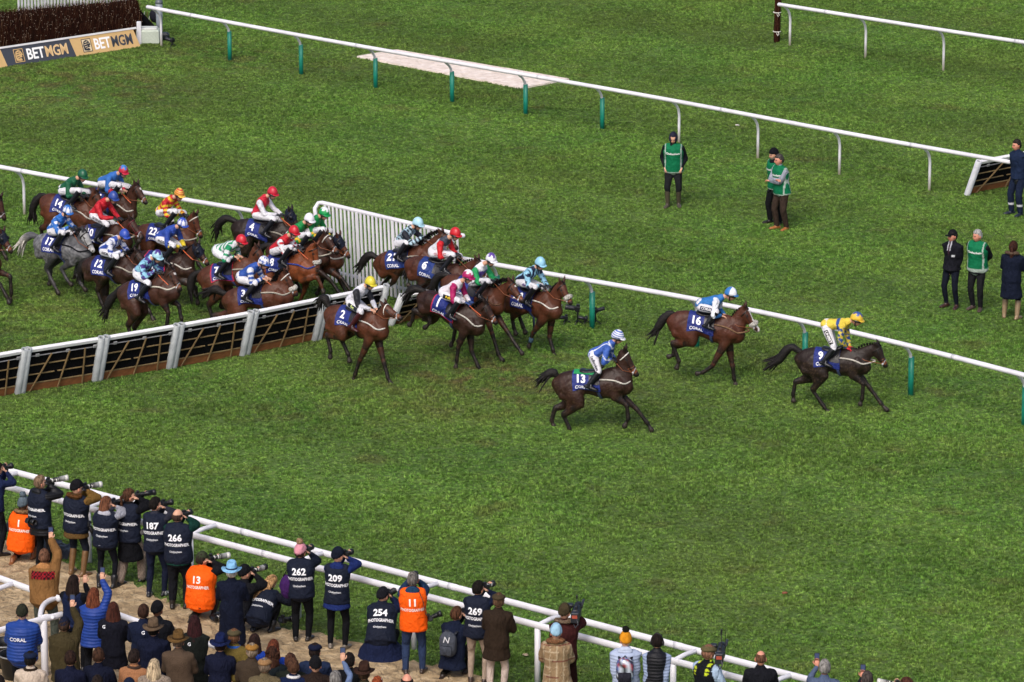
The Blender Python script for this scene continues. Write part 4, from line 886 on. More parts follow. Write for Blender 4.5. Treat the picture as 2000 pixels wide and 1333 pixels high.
# ---- cameras, phones and bags: things of their own
def camera_thing(pos, fwd, lens, white, label, hood=True, up=(0, 0, 1), category='camera', group=None):
    ax = axes_from(fwd, up); root = empty('camera', tuple(pos), label=label, category=category)
    if group: root['group'] = group
    bk = lin('#101114'); mb = MB()
    mb.add(*xf(box((0, 0, -.005), (.15, .07, .10), bev=.015), ax), bk, M_PLASTIC); mb.add(*xf(box((0, .005, .06), (.06, .06, .045), bev=.015), ax), bk, M_PLASTIC)
    mb.add(*xf(box((.055, .03, -.01), (.04, .035, .095), bev=.012), ax), bk, M_PLASTIC); mb.add(*xf(box((0, -.037, -.01), (.085, .006, .06), bev=.002), ax), lin('#23262d'), M_SCREEN); mb.build('camera_body', root, False)
    prof = [(.03, .03), (.036, .06), (.036, .08), (.033, .085), (.04, .12)] + ([(.04, lens * .55), (.047, lens * .6), (.05, lens)] if lens > .2 else [(.04, lens)])
    wc = np.array(lin('#c9c9c4')); mb = MB(); V, F = lathe([(r, y) for r, y in prof], 14); V = V[:, [0, 2, 1]]; C = np.tile(bk, (len(V), 1))
    if white: C[(V[:, 1] > .05)] = wc; C[(V[:, 1] > lens * .56) & (V[:, 1] < lens * .62)] = bk
    mb.add(*xf((V, F), ax), C, M_PLASTIC); 
    for y in ((.07, .1) if lens < .2 else (.08, lens * .35, lens * .5)): Vr, F = lathe([(.042, y), (.042, y + .02)], 14); mb.add(*xf((Vr[:, [0, 2, 1]], F), ax), bk, M_PLASTIC)
    mb.build('lens', root)
    if hood:
        V, F = lathe([(.05, lens), (.056, lens + .06), (.05, lens + .06), (.042, lens + .0)], 14); mb = MB(); mb.add(*xf((V[:, [0, 2, 1]], F), ax), lin('#15161a') if not white or lens < .25 else wc, M_PLASTIC); mb.build('lens_hood', root)
    return root
def xf(geo, ax, o=(0, 0, 0)): return geo[0] @ ax + np.array(o), geo[1]
def phone_thing(pos, fwd, label):
    ax = axes_from(fwd); mb = MB(); root = empty('phone', tuple(pos), label=label, category='phone'); mb.add(*xf(box((0, 0, 0), (.085, .012, .17), bev=.006), ax), lin('#17181c'), M_PLASTIC); mb.build('case', root, False)
    MB().add(*xf(box((0, -.0075, 0), (.07, .002, .148)), ax), lin('#3a4460'), M_SCREEN).build('screen', root, False); return root
def tv_camera(pos, fwd, label, mast):
    ax = axes_from(fwd) * .88; root = empty('broadcast_camera', tuple(pos), label=label, category='video camera'); bk = lin('#17181c')
    def part(nm, *gs, sm=False):
        mb = MB(); [mb.add(*xf(g, ax), c, M_PLASTIC) for g, c in gs]; return mb.build(nm, root, sm)
    part('camera_body', (box((0, 0, 0), (.14, .34, .2), bev=.02), bk), (box((0, .02, .13), (.05, .22, .03), bev=.01), bk), (box((0, .12, .115), (.03, .03, .05)), bk), (box((0, -.06, .115), (.03, .03, .05)), bk), (box((.075, .0, 0), (.02, .2, .12), bev=.005), lin('#3a3c42')))
    part('battery', (box((0, -.24, -.01), (.15, .14, .2), bev=.015), lin('#22242a')), (box((0, -.315, .02), (.1, .01, .06)), lin('#a04a3a')))
    V, F = lathe([(.045, .17), (.06, .2), (.06, .3), (.075, .31), (.085, .4), (.07, .4), (.055, .33)], 16); part('lens', ((V[:, [0, 2, 1]], F), bk), sm=True)
    part('viewfinder', (box((-.13, .1, .1), (.12, .14, .07), bev=.015), bk)); part('microphone', (loft([(.1, .1, .13), (.1, .3, .15)], [.022, .026], n=10), lin('#2a2b30')), (loft([(.1, .02, .12), (.1, .1, .13)], [.012], n=8), bk), sm=True)
    part('antenna', (loft([(.03, -.2, .08), (.03, -.2, .1 + mast * .75)], [.008], n=7), lin('#2a2a2e')), (box((.03, -.2, .12 + mast * .85), (.035, .035, mast * .25), bev=.008), bk), (loft([(.1, -.24, .08), (.11, -.26, .1 + mast)], [.005], n=6), bk), sm=False)
    part('cable', (loft([(.04, -.3, -.02), (.07, -.37, -.1), (.02, -.34, -.18), (-.02, -.26, -.14)], [.01], n=7), lin('#3a3a40')), sm=True); return root
def backpack(pos, bk, label, kind):
    """bk: outward direction (away from the wearer's back)"""
    b = nrm(bk); ax = axes_from(-b); root = empty('backpack', tuple(pos), label=label, category='backpack'); c = np.array(lin('#454a54' if kind == 'N' else '#2a2a35'))
    V, F = ellipsoid((0, -.02, 0), (.155, .1, .225), 12, 16); V[:, 0] = np.sign(V[:, 0]) * np.minimum(np.abs(V[:, 0]) * 1.15, .14); V[:, 1] = np.maximum(V[:, 1] * 1.1, -.11); mb = MB(); C = np.tile(c, (len(V), 1))
    if kind != 'N':
        rg = np.random.default_rng(1); C = np.array([lin(x) for x in rg.choice(['#2b2f45', '#7a8699', '#8a2b35', '#b9c2d0', '#20222c', '#3a5a9a', '#15161c'], len(V))])
    mb.add(*xf((V, F), ax), C, M_GLOSS if kind != 'N' else M_CLOTH)
    if kind == 'N':
        g, f = text_geo('N', .15, .01, 'CENTER', .25); V = np.c_[-g[:, 0] * -1, g[:, 0] * 0 - .139, g[:, 1] + .1]; 
        V[:, 1] = -.126; mb.add(*xf((V, f), ax), lin('#c9ccd2'), M_PRINT)
    o = mb.build('bag', root); V, F = box((0, -.125, -.09), (.21, .035, .17), bev=.03); MB().add(*xf((V, F), ax), c * .85, M_CLOTH).build('front_pocket', root)
    mb = MB(); 
    for s in (-1, 1): mb.add(*xf(loft([(s * .09, .05, .16), (s * .1, .12, .19), (s * .11, .22, .1), (s * .11, .2, -.1)], [(.022, .006)], (1, 0, 0), 6), ax), c * .6, M_CLOTH)
    mb.build('straps', root); MB().add(*xf(loft([(-.04, -.02, .2), (0, -.03, .25), (.04, -.02, .2)], [.01], (0, 1, 0), 6), ax), c * .7, M_CLOTH).build('handle', root); return root
# ------------------------------------------------------------ horses
CWX, CWZ, CCX, CCZ = .42, 1.58, -.50, 1.555     # withers and croup of the standard horse
SECT = [(-.83, 1.30, .06, .10, .09), (-.76, 1.27, .13, .20, .19), (-.62, 1.28, .20, .25, .25), (-.45, 1.29, .215, .24, .275), (-.25, 1.295, .20, .215, .245), (-.05, 1.26, .22, .235, .255),
        (.15, 1.215, .24, .27, .28), (.32, 1.22, .225, .30, .33), (.46, 1.22, .19, .31, .35), (.60, 1.20, .17, .25, .29), (.73, 1.165, .15, .19, .20), (.80, 1.15, .09, .10, .11)]
# x, centre z, half width, half height (below), half height (above)
def section(x):
    a = np.array(SECT); return [np.interp(x, a[:, 0], a[:, k]) for k in (1, 2, 3, 4)]
BAY = dict(bay='#502c1c', dbay='#3d241a', brn='#301d16', blk='#241a16', ches='#743d20', grey='#4b4c50', rbay='#4a281b')
def cloth_on(S, x0, x1, a0, a1, nx, na, off, M4, sgn=-1, pts=None, tree=None):
    """surface patch over the barrel; angle from the top, sgn -1 = right side"""
    V = []
    P = pts if pts is not None else [(x, a) for x in np.linspace(x0, x1, nx) for a in np.linspace(a0, a1, na)]
    for x, a in P:
        zc, w, hb, ha = section(x); hh = ha if math.cos(a) > 0 else hb
        V.append((x, sgn * (w + off) * math.sin(a), zc + (hh + off) * math.cos(a)))
    V = np.array(V); V = V @ M4[:3, :3].T + M4[:3, 3]
    if tree is not None:
        for i, (x, a) in enumerate(P):
            c = M4[:3, :3] @ np.array([x, 0, section(x)[0]]) + M4[:3, 3]; dv = nrm(V[i] - c); h = tree.ray_cast(Vector(c + dv * .7), Vector(-dv), .7)
            if h[0] is not None: V[i] = np.array(h[0]) + dv * off
    F = [(i*na + j, (i+1)*na + j, (i+1)*na + j + 1, i*na + j + 1) for i in range(nx - 1) for j in range(na - 1)] if pts is None else None
    return V, F
def horse(d):
    g = d['g']; o = at(*g); Fm = Frame(o, d['phi']); W = Fm.loc(*d['W']); C = Fm.loc(*d['C'])
    S = d.get('s', .97); pit = math.atan2(W[2] - C[2], W[0] - C[0]) - math.atan2(CWZ - CCZ, CWX - CCX); pit = max(-.3, min(.3, pit)); c_, s_ = math.cos(pit) * S, math.sin(pit) * S
    M4 = np.eye(4); M4[0, 0] = c_; M4[0, 2] = -s_; M4[2, 0] = s_; M4[2, 2] = c_; M4[1, 1] = S
    M4[:3, 3] = np.array([W[0], 0, W[2]]) - M4[:3, :3] @ np.array([CWX, 0, CWZ])
    T = lambda x, y, z: M4[:3, :3] @ np.array([x, y, z]) + M4[:3, 3]
    TP = lambda P: np.asarray(P, float) @ M4[:3, :3].T + M4[:3, 3]
    coat = np.array(lin(BAY[d['coat']])); dark = np.array(lin('#171312')) if d['coat'] != 'grey' else np.array(lin('#38383c')); rg = np.random.default_rng(len(d['label']) * 7)
    if d['coat'] == 'ches': dark = coat * .35
    # torso
    n = 18; ang = np.arange(n) * 2 * math.pi / n; V = []
    for (x, zc, w, hb, ha) in [(-.86, 1.3, .02, .03, .03)] + SECT + [(.82, 1.14, .03, .04, .04)]:
        co, si = np.cos(ang), np.sin(ang); V.append(np.c_[np.full(n, x), si * w * (1 - .12 * (co > .3) * co), zc + co * np.where(co > 0, ha, hb)])
    m = len(V); V = np.concatenate(V); F = [(i*n + j, i*n + (j+1) % n, (i+1)*n + (j+1) % n, (i+1)*n + j) for i in range(m - 1) for j in range(n)] + [tuple(range(n - 1, -1, -1)), tuple(range((m-1)*n, m*n))]
    geos = [(TP(V), F)]; segs = [(T(-.6, 0, 1.27), T(.6, 0, 1.2), .2, .2)]; tags = ['body']
    def tube(P, Rr, tag, side=(0, 1, 0), n=12):
        geos.append(loft(P, Rr, side, n)); P = [np.asarray(p, float) for p in P]; Rr = [(r, r) if np.isscalar(r) else r for r in Rr]; Rr = Rr * len(P) if len(Rr) == 1 else Rr
        for a, b, ra, rb in zip(P[:-1], P[1:], Rr[:-1], Rr[1:]): segs.append((a, b, sum(ra) / 2, sum(rb) / 2)); tags.append(tag)
    # neck and head
    yaw = R(d.get('yaw', 0)); Pl = Fm.loc(*d['P']); Nl = Fm.loc(*d['N'])
    hv = Nl - Pl; L_ = np.linalg.norm(hv); LH = .60 * S; Nl = Pl + hv / L_ * min(max(L_, LH * .85), LH * 1.12); hv = nrm(hv); hn = np.array([hv[2], 0, -hv[0]]); hn = hn if hn[0] < 0 or hn[2] < 0 else -hn
    if hn[2] > 0: hn = -hn    # towards the throat
    if np.dot(hn, [-1, 0, -.3]) < 0: hn = -hn
    LL = np.linalg.norm(Nl - Pl); Q = lambda t, k: Pl + hv * LL * t + hn * k * S
    yv = np.array([0, 1., 0])
    nb0, nb1 = T(.50, 0, 1.27), T(.66, 0, 1.36); ne = Q(.12, .12)
    mid = (nb1 + ne) / 2 + np.array([-.02, 0, .05]) * S
    tube([nb0, nb1, nb1 * .45 + mid * .55, mid * .4 + ne * .6, ne], [(.14 * S, .25 * S), (.115 * S, .215 * S), (.085 * S, .16 * S), (.072 * S, .125 * S), (.068 * S, .105 * S)], 'neck')
    tube([Q(.0, .08), Q(.16, .105), Q(.34, .11), Q(.52, .09), Q(.70, .075), Q(.86, .065), Q(.97, .06)], [(.078 * S, .092 * S), (.094 * S, .125 * S), (.09 * S, .122 * S), (.068 * S, .09 * S), (.055 * S, .07 * S), (.054 * S, .062 * S), (.048 * S, .056 * S)], 'head')
    for sg in (-1, 1):
        e0 = Q(.02, .03) + yv * sg * .055 * S; dirE = nrm(-hv * .9 - hn * (.55 if not d.get('pinned') else -.2) + yv * sg * .28)
        tube([e0, e0 + dirE * .07 * S, e0 + dirE * .15 * S], [.036 * S, .034 * S, .012 * S], 'ear')
    # legs
    def leg(side, kind, px):
        sg = -1 if side == 'n' else 1
        if kind == 'h':
            top = T(-.50, sg * .10, 1.30); hp2 = T(-.62, sg * .12, 1.12)
            if px: pts = [Fm.loc(*p, y=sg * .12 * S) for p in px]
            else: q = DEF_H[side]; pts = [T(x, sg * .12, z) for x, z in q]
            hock, fet, hoof = pts; sti = ik(top, hock, .44 * S, .47 * S, T(1, 0, 0.1) - T(0, 0, 0))
            sti[1] = sg * .17 * S
            tube([top, top * .35 + sti * .65, sti], [(.16 * S, .25 * S), (.14 * S, .2 * S), (.10 * S, .115 * S)], 'body')
            tube([hp2, hp2 * .5 + sti * .5, sti * .4 + hock * .6], [(.12 * S, .14 * S), (.11 * S, .13 * S), (.06 * S, .085 * S)], 'body')
            tube([sti, sti * .55 + hock * .45, hock], [(.10 * S, .125 * S), (.072 * S, .096 * S), (.05 * S, .07 * S)], 'gaskin'); j = hock; r0 = .04
            tube([hock + (hock - fet) * .12, hock], [(.03 * S, .036 * S), (.042 * S, .058 * S)], 'gaskin')
        else:
            top = T(.50, sg * .12, 1.22); elb = T(.44, sg * .13, 1.0)
            if px: pts = [Fm.loc(*p, y=sg * .11 * S) for p in px]
            else: pts = [T(x, sg * .11, z) for x, z in DEF_F[side]]
            kne, fet, hoof = pts
            tube([T(.62, sg * .13, 1.16), top], [(.10 * S, .13 * S), (.12 * S, .2 * S)], 'body'); tube([top, elb], [(.10 * S, .19 * S), (.085 * S, .12 * S)], 'body')
            tube([elb, elb * .6 + kne * .4, elb * .15 + kne * .85, kne], [(.085 * S, .115 * S), (.066 * S, .086 * S), (.047 * S, .056 * S), (.05 * S, .056 * S)], 'forearm'); j = kne; r0 = .036
        tube([j, j * .8 + fet * .2, j * .3 + fet * .7, fet], [(.050 * S, .058 * S), (.040 * S, .047 * S), (.040 * S, .046 * S), (.047 * S, .054 * S)], 'cannon')
        pv = hoof - fet; Lp = np.linalg.norm(pv); hoof = fet + pv / Lp * min(max(Lp, .13 * S), .21 * S); pst = fet * .5 + hoof * .5
        tube([fet, pst], [(.036 * S, .04 * S), (.034 * S, .036 * S)], 'pastern'); tube([pst, hoof], [(.044 * S, .046 * S), (.058 * S, .064 * S)], 'hoof')
    lg = d.get('legs', {})
    DEF_H = {'n': [(-.78, .62), (-.95, .3), (-1.0, .15)], 'f': [(-.55, .62), (-.42, .28), (-.36, .1)]}
    DEF_F = {'n': [(.72, .72), (.62, .42), (.52, .32)], 'f': [(.66, .62), (.85, .28), (.93, .1)]}
    for kind in 'hf':
        for side in 'nf': leg(side, kind, lg.get(side + kind))
    V, F = fuse(geos, .0235, 2); V = wrinkle(V, len(d['label']), .0045, 9, 24, 7, (0, 0, 0)); V0_, F0_ = V, F; idx, tt = nearest(V, segs); tg = np.array(tags)[idx]; C = np.tile(coat, (len(V), 1))
    def blend(mask, c, k): kk = (k if np.ndim(k) else np.full(len(V), k))[mask][:, None]; C[mask] = C[mask] * (1 - kk) + np.array(c) * kk
    blend(tg == 'cannon', dark, 1.0); blend(tg == 'pastern', dark, 1.0); blend(tg == 'hoof', np.array(lin('#2a2522')), 1.0)
    k = tg == 'forearm'; blend(k, dark, np.clip(tt * 1.0, 0, 1)); k = tg == 'gaskin'; blend(k, dark, np.clip(tt * 1.1 - .1, 0, 1)); blend(tg == 'ear', dark, .45)
    # darker top line, paler flank: coat colouring
    inv = np.linalg.inv(M4); Vc = V @ inv[:3, :3].T + inv[:3, 3]; bd = (tg == 'body')
    if d['coat'] in ('bay', 'dbay', 'rbay', 'brn'): blend(bd, coat * .45, np.clip((Vc[:, 2] - 1.42) * 3.5, 0, .55)); blend(bd, coat * [1.45, 1.3, 1.15], np.clip(1 - np.hypot((Vc[:, 0] + .48) / .3, (Vc[:, 2] - 1.08) / .25), 0, 1) * .45)
    if d['coat'] == 'grey':
        sp_ = .5 + .5 * np.sin(Vc[:, 0] * 38 + 2 * np.sin(Vc[:, 2] * 21)) * np.sin(Vc[:, 2] * 41 + 2 * np.sin(Vc[:, 0] * 17)); blend(bd, np.array(lin('#a6a7aa')), sp_ * .45); blend(tg == 'head', np.array(lin('#b3b4b5')), .65); k = tg == 'gaskin'; blend(k, np.array(lin('#3d3e42')), .6)
    # mud kicked up on legs and belly
    mud = (np.sin(V[:, 0] * 61 + 3 * np.sin(V[:, 2] * 43)) * np.sin(V[:, 2] * 57 + 3 * np.sin(V[:, 0] * 37 + V[:, 1] * 50)) > .55) & (V[:, 2] < 1.0); blend(mud, np.array(lin('#5a4a38')), .35)
    # head: muzzle, eyes, marks
    hd_ = (tg == 'head'); ht = ((V - Pl) @ hv) / LL; hk = (V - Pl) @ hn / S
    muz = d.get('muzzle', '#1b1716'); blend(hd_ & (ht > .80), np.array(lin(muz)), np.clip((ht - .78) * 5, 0, .95))
    if d.get('tan'): blend(hd_ & (ht > .62) & (ht < .86), np.array(lin('#8a5230')), .6)
    ey = hd_ & (np.abs(ht - .30) < .045) & (np.abs(hk - .065) < .022) & (np.abs(V[:, 1]) > .05); blend(ey, (.008, .006, .005), 1.0)
    no = hd_ & (np.abs(ht - .95) < .03) & (np.abs(hk - .045) < .02) & (np.abs(V[:, 1]) > .025); blend(no, (.006, .005, .005), 1.0)
    fw = hk < .035 * 1.0
    if d.get('mark') == 'star': blend(hd_ & (np.abs(ht - .27) < .045) & (hk < .03) & (np.abs(V[:, 1]) < .03), (.7, .68, .65), 1.0)
    if d.get('mark') == 'blaze': blend(hd_ & (ht > .15) & (hk < .045) & (np.abs(V[:, 1]) < .035), (.72, .70, .67), .95); blend(hd_ & (ht > .88) & (np.abs(V[:, 1]) < .035), (.7, .62, .6), .8)
    if d.get('socks'):
        k = (tg == 'pastern') & (Vc[:, 0] < 0); blend(k, (.7, .68, .65), .9)
    root = MB().add(V, F, C, M_COAT).build('horse', None, label=d['label'], category='horse', group='racehorses galloping over the hurdles')
    rz = -Fm.phi; root.location = tuple(Fm.o); root.rotation_euler = (0, 0, rz)
    d['frame'] = Fm; d['root'] = root
    # mane and tail
    hc_ = lin('#14100f') if d['coat'] not in ('grey', 'ches') else lin('#2c2c30' if d['coat'] == 'grey' else '#3a1d12'); mb = MB()
    crest = [T(.52, 0, 1.52), nb1 + (mid - nb1) * .5 + np.array([-.10, 0, .19]) * S, mid * .4 + ne * .6 + np.array([-.06, 0, .125]) * S, Q(-.02, .03)]
    CP = smooth_path(polyline(crest, .05), 6)
    if d.get('plaits', True) and d['coat'] != 'grey' and not d.get('loose'):
        for p in CP[::1]: mb.add(*ellipsoid(p, (.024, .024, .03), 5, 7), hc_, M_HAIR)
    else:
        for p in CP:
            for q in range(4): mb.add(*loft([p + [0, 0, .01], p + [-.05, rg.normal(-.03, .03), .045 + rg.uniform(0, .03)], p + [-.1, -.05 + rg.normal(0, .04), rg.uniform(-.05, .06)]], [.02, .016, .005], n=6), hc_, M_HAIR)
    mb.add(*loft([Q(-.04, .02), Q(.08, -.004), Q(.2, .002)], [.03, .022, .006], n=7), hc_, M_HAIR); mb.build('mane', root)
    tl = [T(-.80, 0, 1.44)] + [Fm.loc(*p) for p in d['tail']] if d.get('tail') else [T(-.80, 0, 1.44), T(-.95, 0, 1.44), T(-1.05, 0, 1.25), T(-1.12, 0, 1.0)]
    mb = MB(); tcol = [hc_, hc_] if d['coat'] != 'grey' else [lin('#55565a'), lin('#c9c5bc')]
    TPp = smooth_path(polyline([T(-.70, 0, 1.46)] + tl, .06), 4); Lt = len(TPp)
    rad = np.interp(np.arange(Lt) / (Lt - 1), [0, .15, .5, .8, 1], [.05, .065, .095, .085, .03]); V, F = loft(TPp, [(r * .9, r) for r in rad], (0, 1, 0), 10); V = V + rg.normal(0, .004, V.shape)
    tc = np.clip(nearest(V, [(tl[0], tl[-1], 0, 0)])[1] * 1.6 - .3, 0, 1)[:, None]; mb.add(V, F, np.array(tcol[0]) * (1 - tc) + np.array(tcol[1]) * tc, M_HORSEHAIR)
    for q in range(22):
        i0 = int(Lt * rg.uniform(.25, .7)); seg = TPp[i0:].copy(); mm = len(seg)
        if mm < 3: continue
        dv = rg.normal(0, 1, 3) * [1, .8, 1] * .075; seg = seg + np.outer(np.linspace(0, 1, mm) ** 1.3, dv) + np.outer(np.linspace(0, 1, mm) ** 2, nrm(seg[-1] - seg[-2]) * rg.uniform(0, .12)); mb.add(*loft(seg, [(.016, .016)] * (mm - 1) + [(.003, .003)], n=5), tcol[1], M_HORSEHAIR)
    mb.build('tail', root)
    # saddle cloth
    TR = bvh(V0_, F0_)
    blue = lin(d.get('cloth', '#212e74')); mb = MB(); x0, x1 = -.36, .2
    for sg in (-1, 1):
        nx, na = 16, 20; V, F = cloth_on(S, x0, x1, 0, 1.86, nx, na, .022, M4, sg, None, TR); V2, _ = cloth_on(S, x0, x1, 0, 1.86, nx, na, .010, M4, sg, None, TR)
        C_ = np.tile(blue, (len(V), 1))
        if d.get('edge'):
            for i in range(nx):
                for j in range(na):
                    if i in (0, nx - 1) or j == na - 1: C_[i*na + j] = lin(d['edge'])
        F = F if sg < 0 else [q[::-1] for q in F]; mb.add(np.vstack([V, V2]), [tuple(q) for q in F] + [tuple(i + len(V) for i in q[::-1]) for q in F], np.vstack([C_, C_]), M_SILK)
    def wr(s, size, cx, ca, bold, extra=.0, sx=1.0):
        g_, f_ = text_geo(s, size, bold, 'CENTER', 0, 1.0); pts = [(cx + x * sx, ca - z / .27) for x, z, _ in g_]; V, _ = cloth_on(S, 0, 0, 0, 0, 0, 0, .029 + extra, M4, -1, pts, TR); mb.add(V, f_, lin('#eceef4'), M_PRINT)
    if d.get('num'): wr(d['num'], .25, -.19 if len(d['num']) > 1 else -.215, 1.02, .035, sx=.88); wr('CORAL', .085, -.17, 1.66, .02)
    mb.build('saddle_cloth', root)
    if d.get('pad'):
        V, F = cloth_on(S, -.33, .2, -.05, .62, 8, 6, .04, M4, -1, None, TR); MB().add(V, F, lin(d['pad']), M_SILK).build('saddle_pad', root)
    mb = MB(); blk = lin('#16151a')
    mb.add(*loft([T(-.2, 0, 1.555), T(-.1, 0, 1.52), T(.05, 0, 1.51), T(.2, 0, 1.56), T(.26, 0, 1.60)], [(.12, .035), (.13, .035), (.11, .035), (.08, .04), (.03, .03)], (0, 1, 0), 10), blk, M_LEATHER)
    for sg in (-1, 1):
        V, F = cloth_on(S, -.02, .2, .1, 1.35, 6, 8, .038, M4, sg, None, TR); mb.add(V, F if sg < 0 else [q[::-1] for q in F], blk, M_LEATHER)
    mb.build('saddle', root)
    def ringx(x0_, x1_, w_, col, nm, a0=0, off=.012, k=18):
        P = []
        for q in range(k + 1):
            a = a0 + (2 * math.pi - 2 * a0) * q / k; xx = x0_ + (x1_ - x0_) * (1 - math.cos(a)) / 2; zc, w, hb, ha = section(xx); hh = ha if math.cos(a) > 0 else hb; c0 = T(xx, 0, zc); pp = T(xx, -(w + off) * math.sin(a), zc + (hh + off) * math.cos(a)); dv = nrm(pp - c0); h_ = TR.ray_cast(Vector(c0 + dv * .7), Vector(-dv), .7)[0]; P.append(np.array(h_) + dv * off if h_ is not None else pp)
        MB().add(*loft(P, [(w_, .008)], (1, 0, 0), 6), lin(col), M_LEATHER).build(nm, root)
    ringx(.12, .16, .03, d.get('girth', '#3a4468'), 'girth', .5)
    # breast girth
    P = []
    for sg in (-1, 1):
        qq = np.linspace(0, 1, 26); kx = [.20, .36, .50, .62, .74]; ka = [1.0, 1.15, 1.25, 1.33, 1.42]; seq = list(zip(np.interp(qq, np.linspace(0, 1, 5), kx), np.interp(qq, np.linspace(0, 1, 5), ka)))
        q = cloth_on(S, 0, 0, 0, 0, 0, 0, .016, M4, sg, seq, TR)[0]
        if sg < 0:
            hq = [TR.ray_cast(Vector(T(1.4, y_, 1.27)), Vector(T(0, y_, 1.27) - T(1.4, y_, 1.27)), 1.6)[0] for y_ in np.linspace(-.12, .12, 9)]; q = list(q) + [np.array(h_) + [.016, 0, 0] for h_ in hq if h_ is not None]; P = list(q) + P if False else (P + list(q) if sg < 0 else P + list(q[::-1]))
    P = smooth_path(np.array(P), 16); MB().add(*loft(P, [(.017, .013)], (0, 0, 1), 7), tuple(np.array(lin(d.get('breast', '#b9b4a6'))) * .75), M_CLOTH).build('breast_strap', root)
    # bridle
    br = lin(d.get('bridle', '#1c1512')); mb = MB()
    def band(t, k0, rw, rh, r_, col=br, tilt=0.0, m_=M_LEATHER, mbx=None):
        a = np.linspace(0, 2 * math.pi, 17); c = Q(t, k0); P = c + np.outer(np.cos(a) * rh * S, hn) + np.outer(np.sin(a) * rw * S, yv) + np.outer(np.cos(a) * tilt, hv); (mbx or mb).add(*loft(P, [r_], hv, 7), col, m_)
    band(.17, .105, .10, .123, (.012, .006), lin(d.get('brow', d.get('bridle', '#1c1512'))), .03); band(.66, .078, .062, .076, (.013, .006)); band(.80, .070, .057, .064, (.010, .006), lin('#8f9094'), .05)
    for sg in (-1, 1): mb.add(*loft([Q(.17, .06) + yv * sg * .09 * S, Q(.45, .085) + yv * sg * .078 * S, Q(.80, .09) + yv * sg * .058 * S], [(.010, .005)], (0, 1, 0), 6), br, M_LEATHER); mb.add(*ellipsoid(Q(.80, .09) + yv * sg * .062 * S, (.022, .008, .022), 6, 8), lin('#c9cacc'), M_GLOSS)
    mb.build('bridle', root)
    if d.get('noseband'):
        mb = MB(); a = np.linspace(-.1, 2 * math.pi, 20); c = Q(.68, .06); P = c + np.outer(np.cos(a) * .075 * S, hn) + np.outer(np.sin(a) * .07 * S, yv); V, F = loft(P, [(.05, .03)], hv, 9); V = V + rg.normal(0, .004, V.shape); mb.add(V, F, lin('#d6d3ca'), M_FUR); mb.build('sheepskin_noseband', root)
    if d.get('hood'):
        gs = [loft([Q(-.02, .07), Q(.16, .10), Q(.34, .105), Q(.50, .085)], [(.085 * S, .10 * S), (.104 * S, .128 * S), (.1 * S, .125 * S), (.078 * S, .094 * S)], (0, 1, 0), 14)]; V, F = fuse(gs, .022, 2); MB().add(V, F, lin('#1d2230'), M_CLOTH).build('blinker_hood', root)
        mb = MB(); [mb.add(*ellipsoid(Q(.30, .06) + yv * sg * .108 * S, (.05, .018, .045), 7, 10), lin('#0f1016'), M_LEATHER) for sg in (-1, 1)]; mb.build('blinker_cups', root)
    hands = Fm.loc(*d['rider']['hand']) if d.get('rider') else T(.55, 0, 1.62)
    mb = MB()
    for sg in (-1, 1): bit = Q(.80, .09) + yv * sg * .062 * S; h_ = hands + [0.03, sg * .06, -.01]; mb.add(*loft([bit, bit * .5 + h_ * .5 + [0, sg * .05, -.06], h_], [(.011, .006)], (0, 1, 0), 6), lin(d.get('rein', '#7a4426')), M_LEATHER)
    mb.add(*loft([hands + [0.03, -.06, -.01], hands + [-.02, -.1, -.16], hands + [-.06, -.06, -.26]], [(.01, .005)], (0, 1, 0), 6), lin('#26201d'), M_LEATHER); mb.build('reins', root)
    if d.get('bandage'):
        mb = MB()
        for sd_ in d['bandage']:
            px = lg[sd_]; sg = -1 if sd_[0] == 'n' else 1; a, b_ = Fm.loc(*px[0], y=sg*.11*S), Fm.loc(*px[1], y=sg*.11*S); mb.add(*loft([a * .45 + b_ * .55, a * .05 + b_ * .95], [(.05, .052)], (0, 1, 0), 10), lin('#3f5566'), M_CLOTH)
        mb.build('leg_bandages', root)
    # stirrups
    r = d.get('rider')
    if r:
        for sg in (-1, 1):
            mb = MB(); ft = Fm.loc(*r['foot'], y=-.30); ft[1] = sg * .30; top = T(.04, sg * .16, 1.46); mb.add(*loft([top, ft + [.03, 0, .085]], [(.012, .006)], (1, 0, 0), 6), lin('#2b2422'), M_LEATHER)
            a = np.linspace(0, 2 * math.pi, 13); mb.add(*loft(np.c_[ft[0] + .03 + a * 0, ft[1] + np.cos(a) * .055, ft[2] + .03 + np.sin(a) * .06], [.006], (1, 0, 0), 6), lin('#77787c'), M_GLOSS); mb.build('stirrup', root)
        jockey(d, r, Fm, T, rz)
    return root
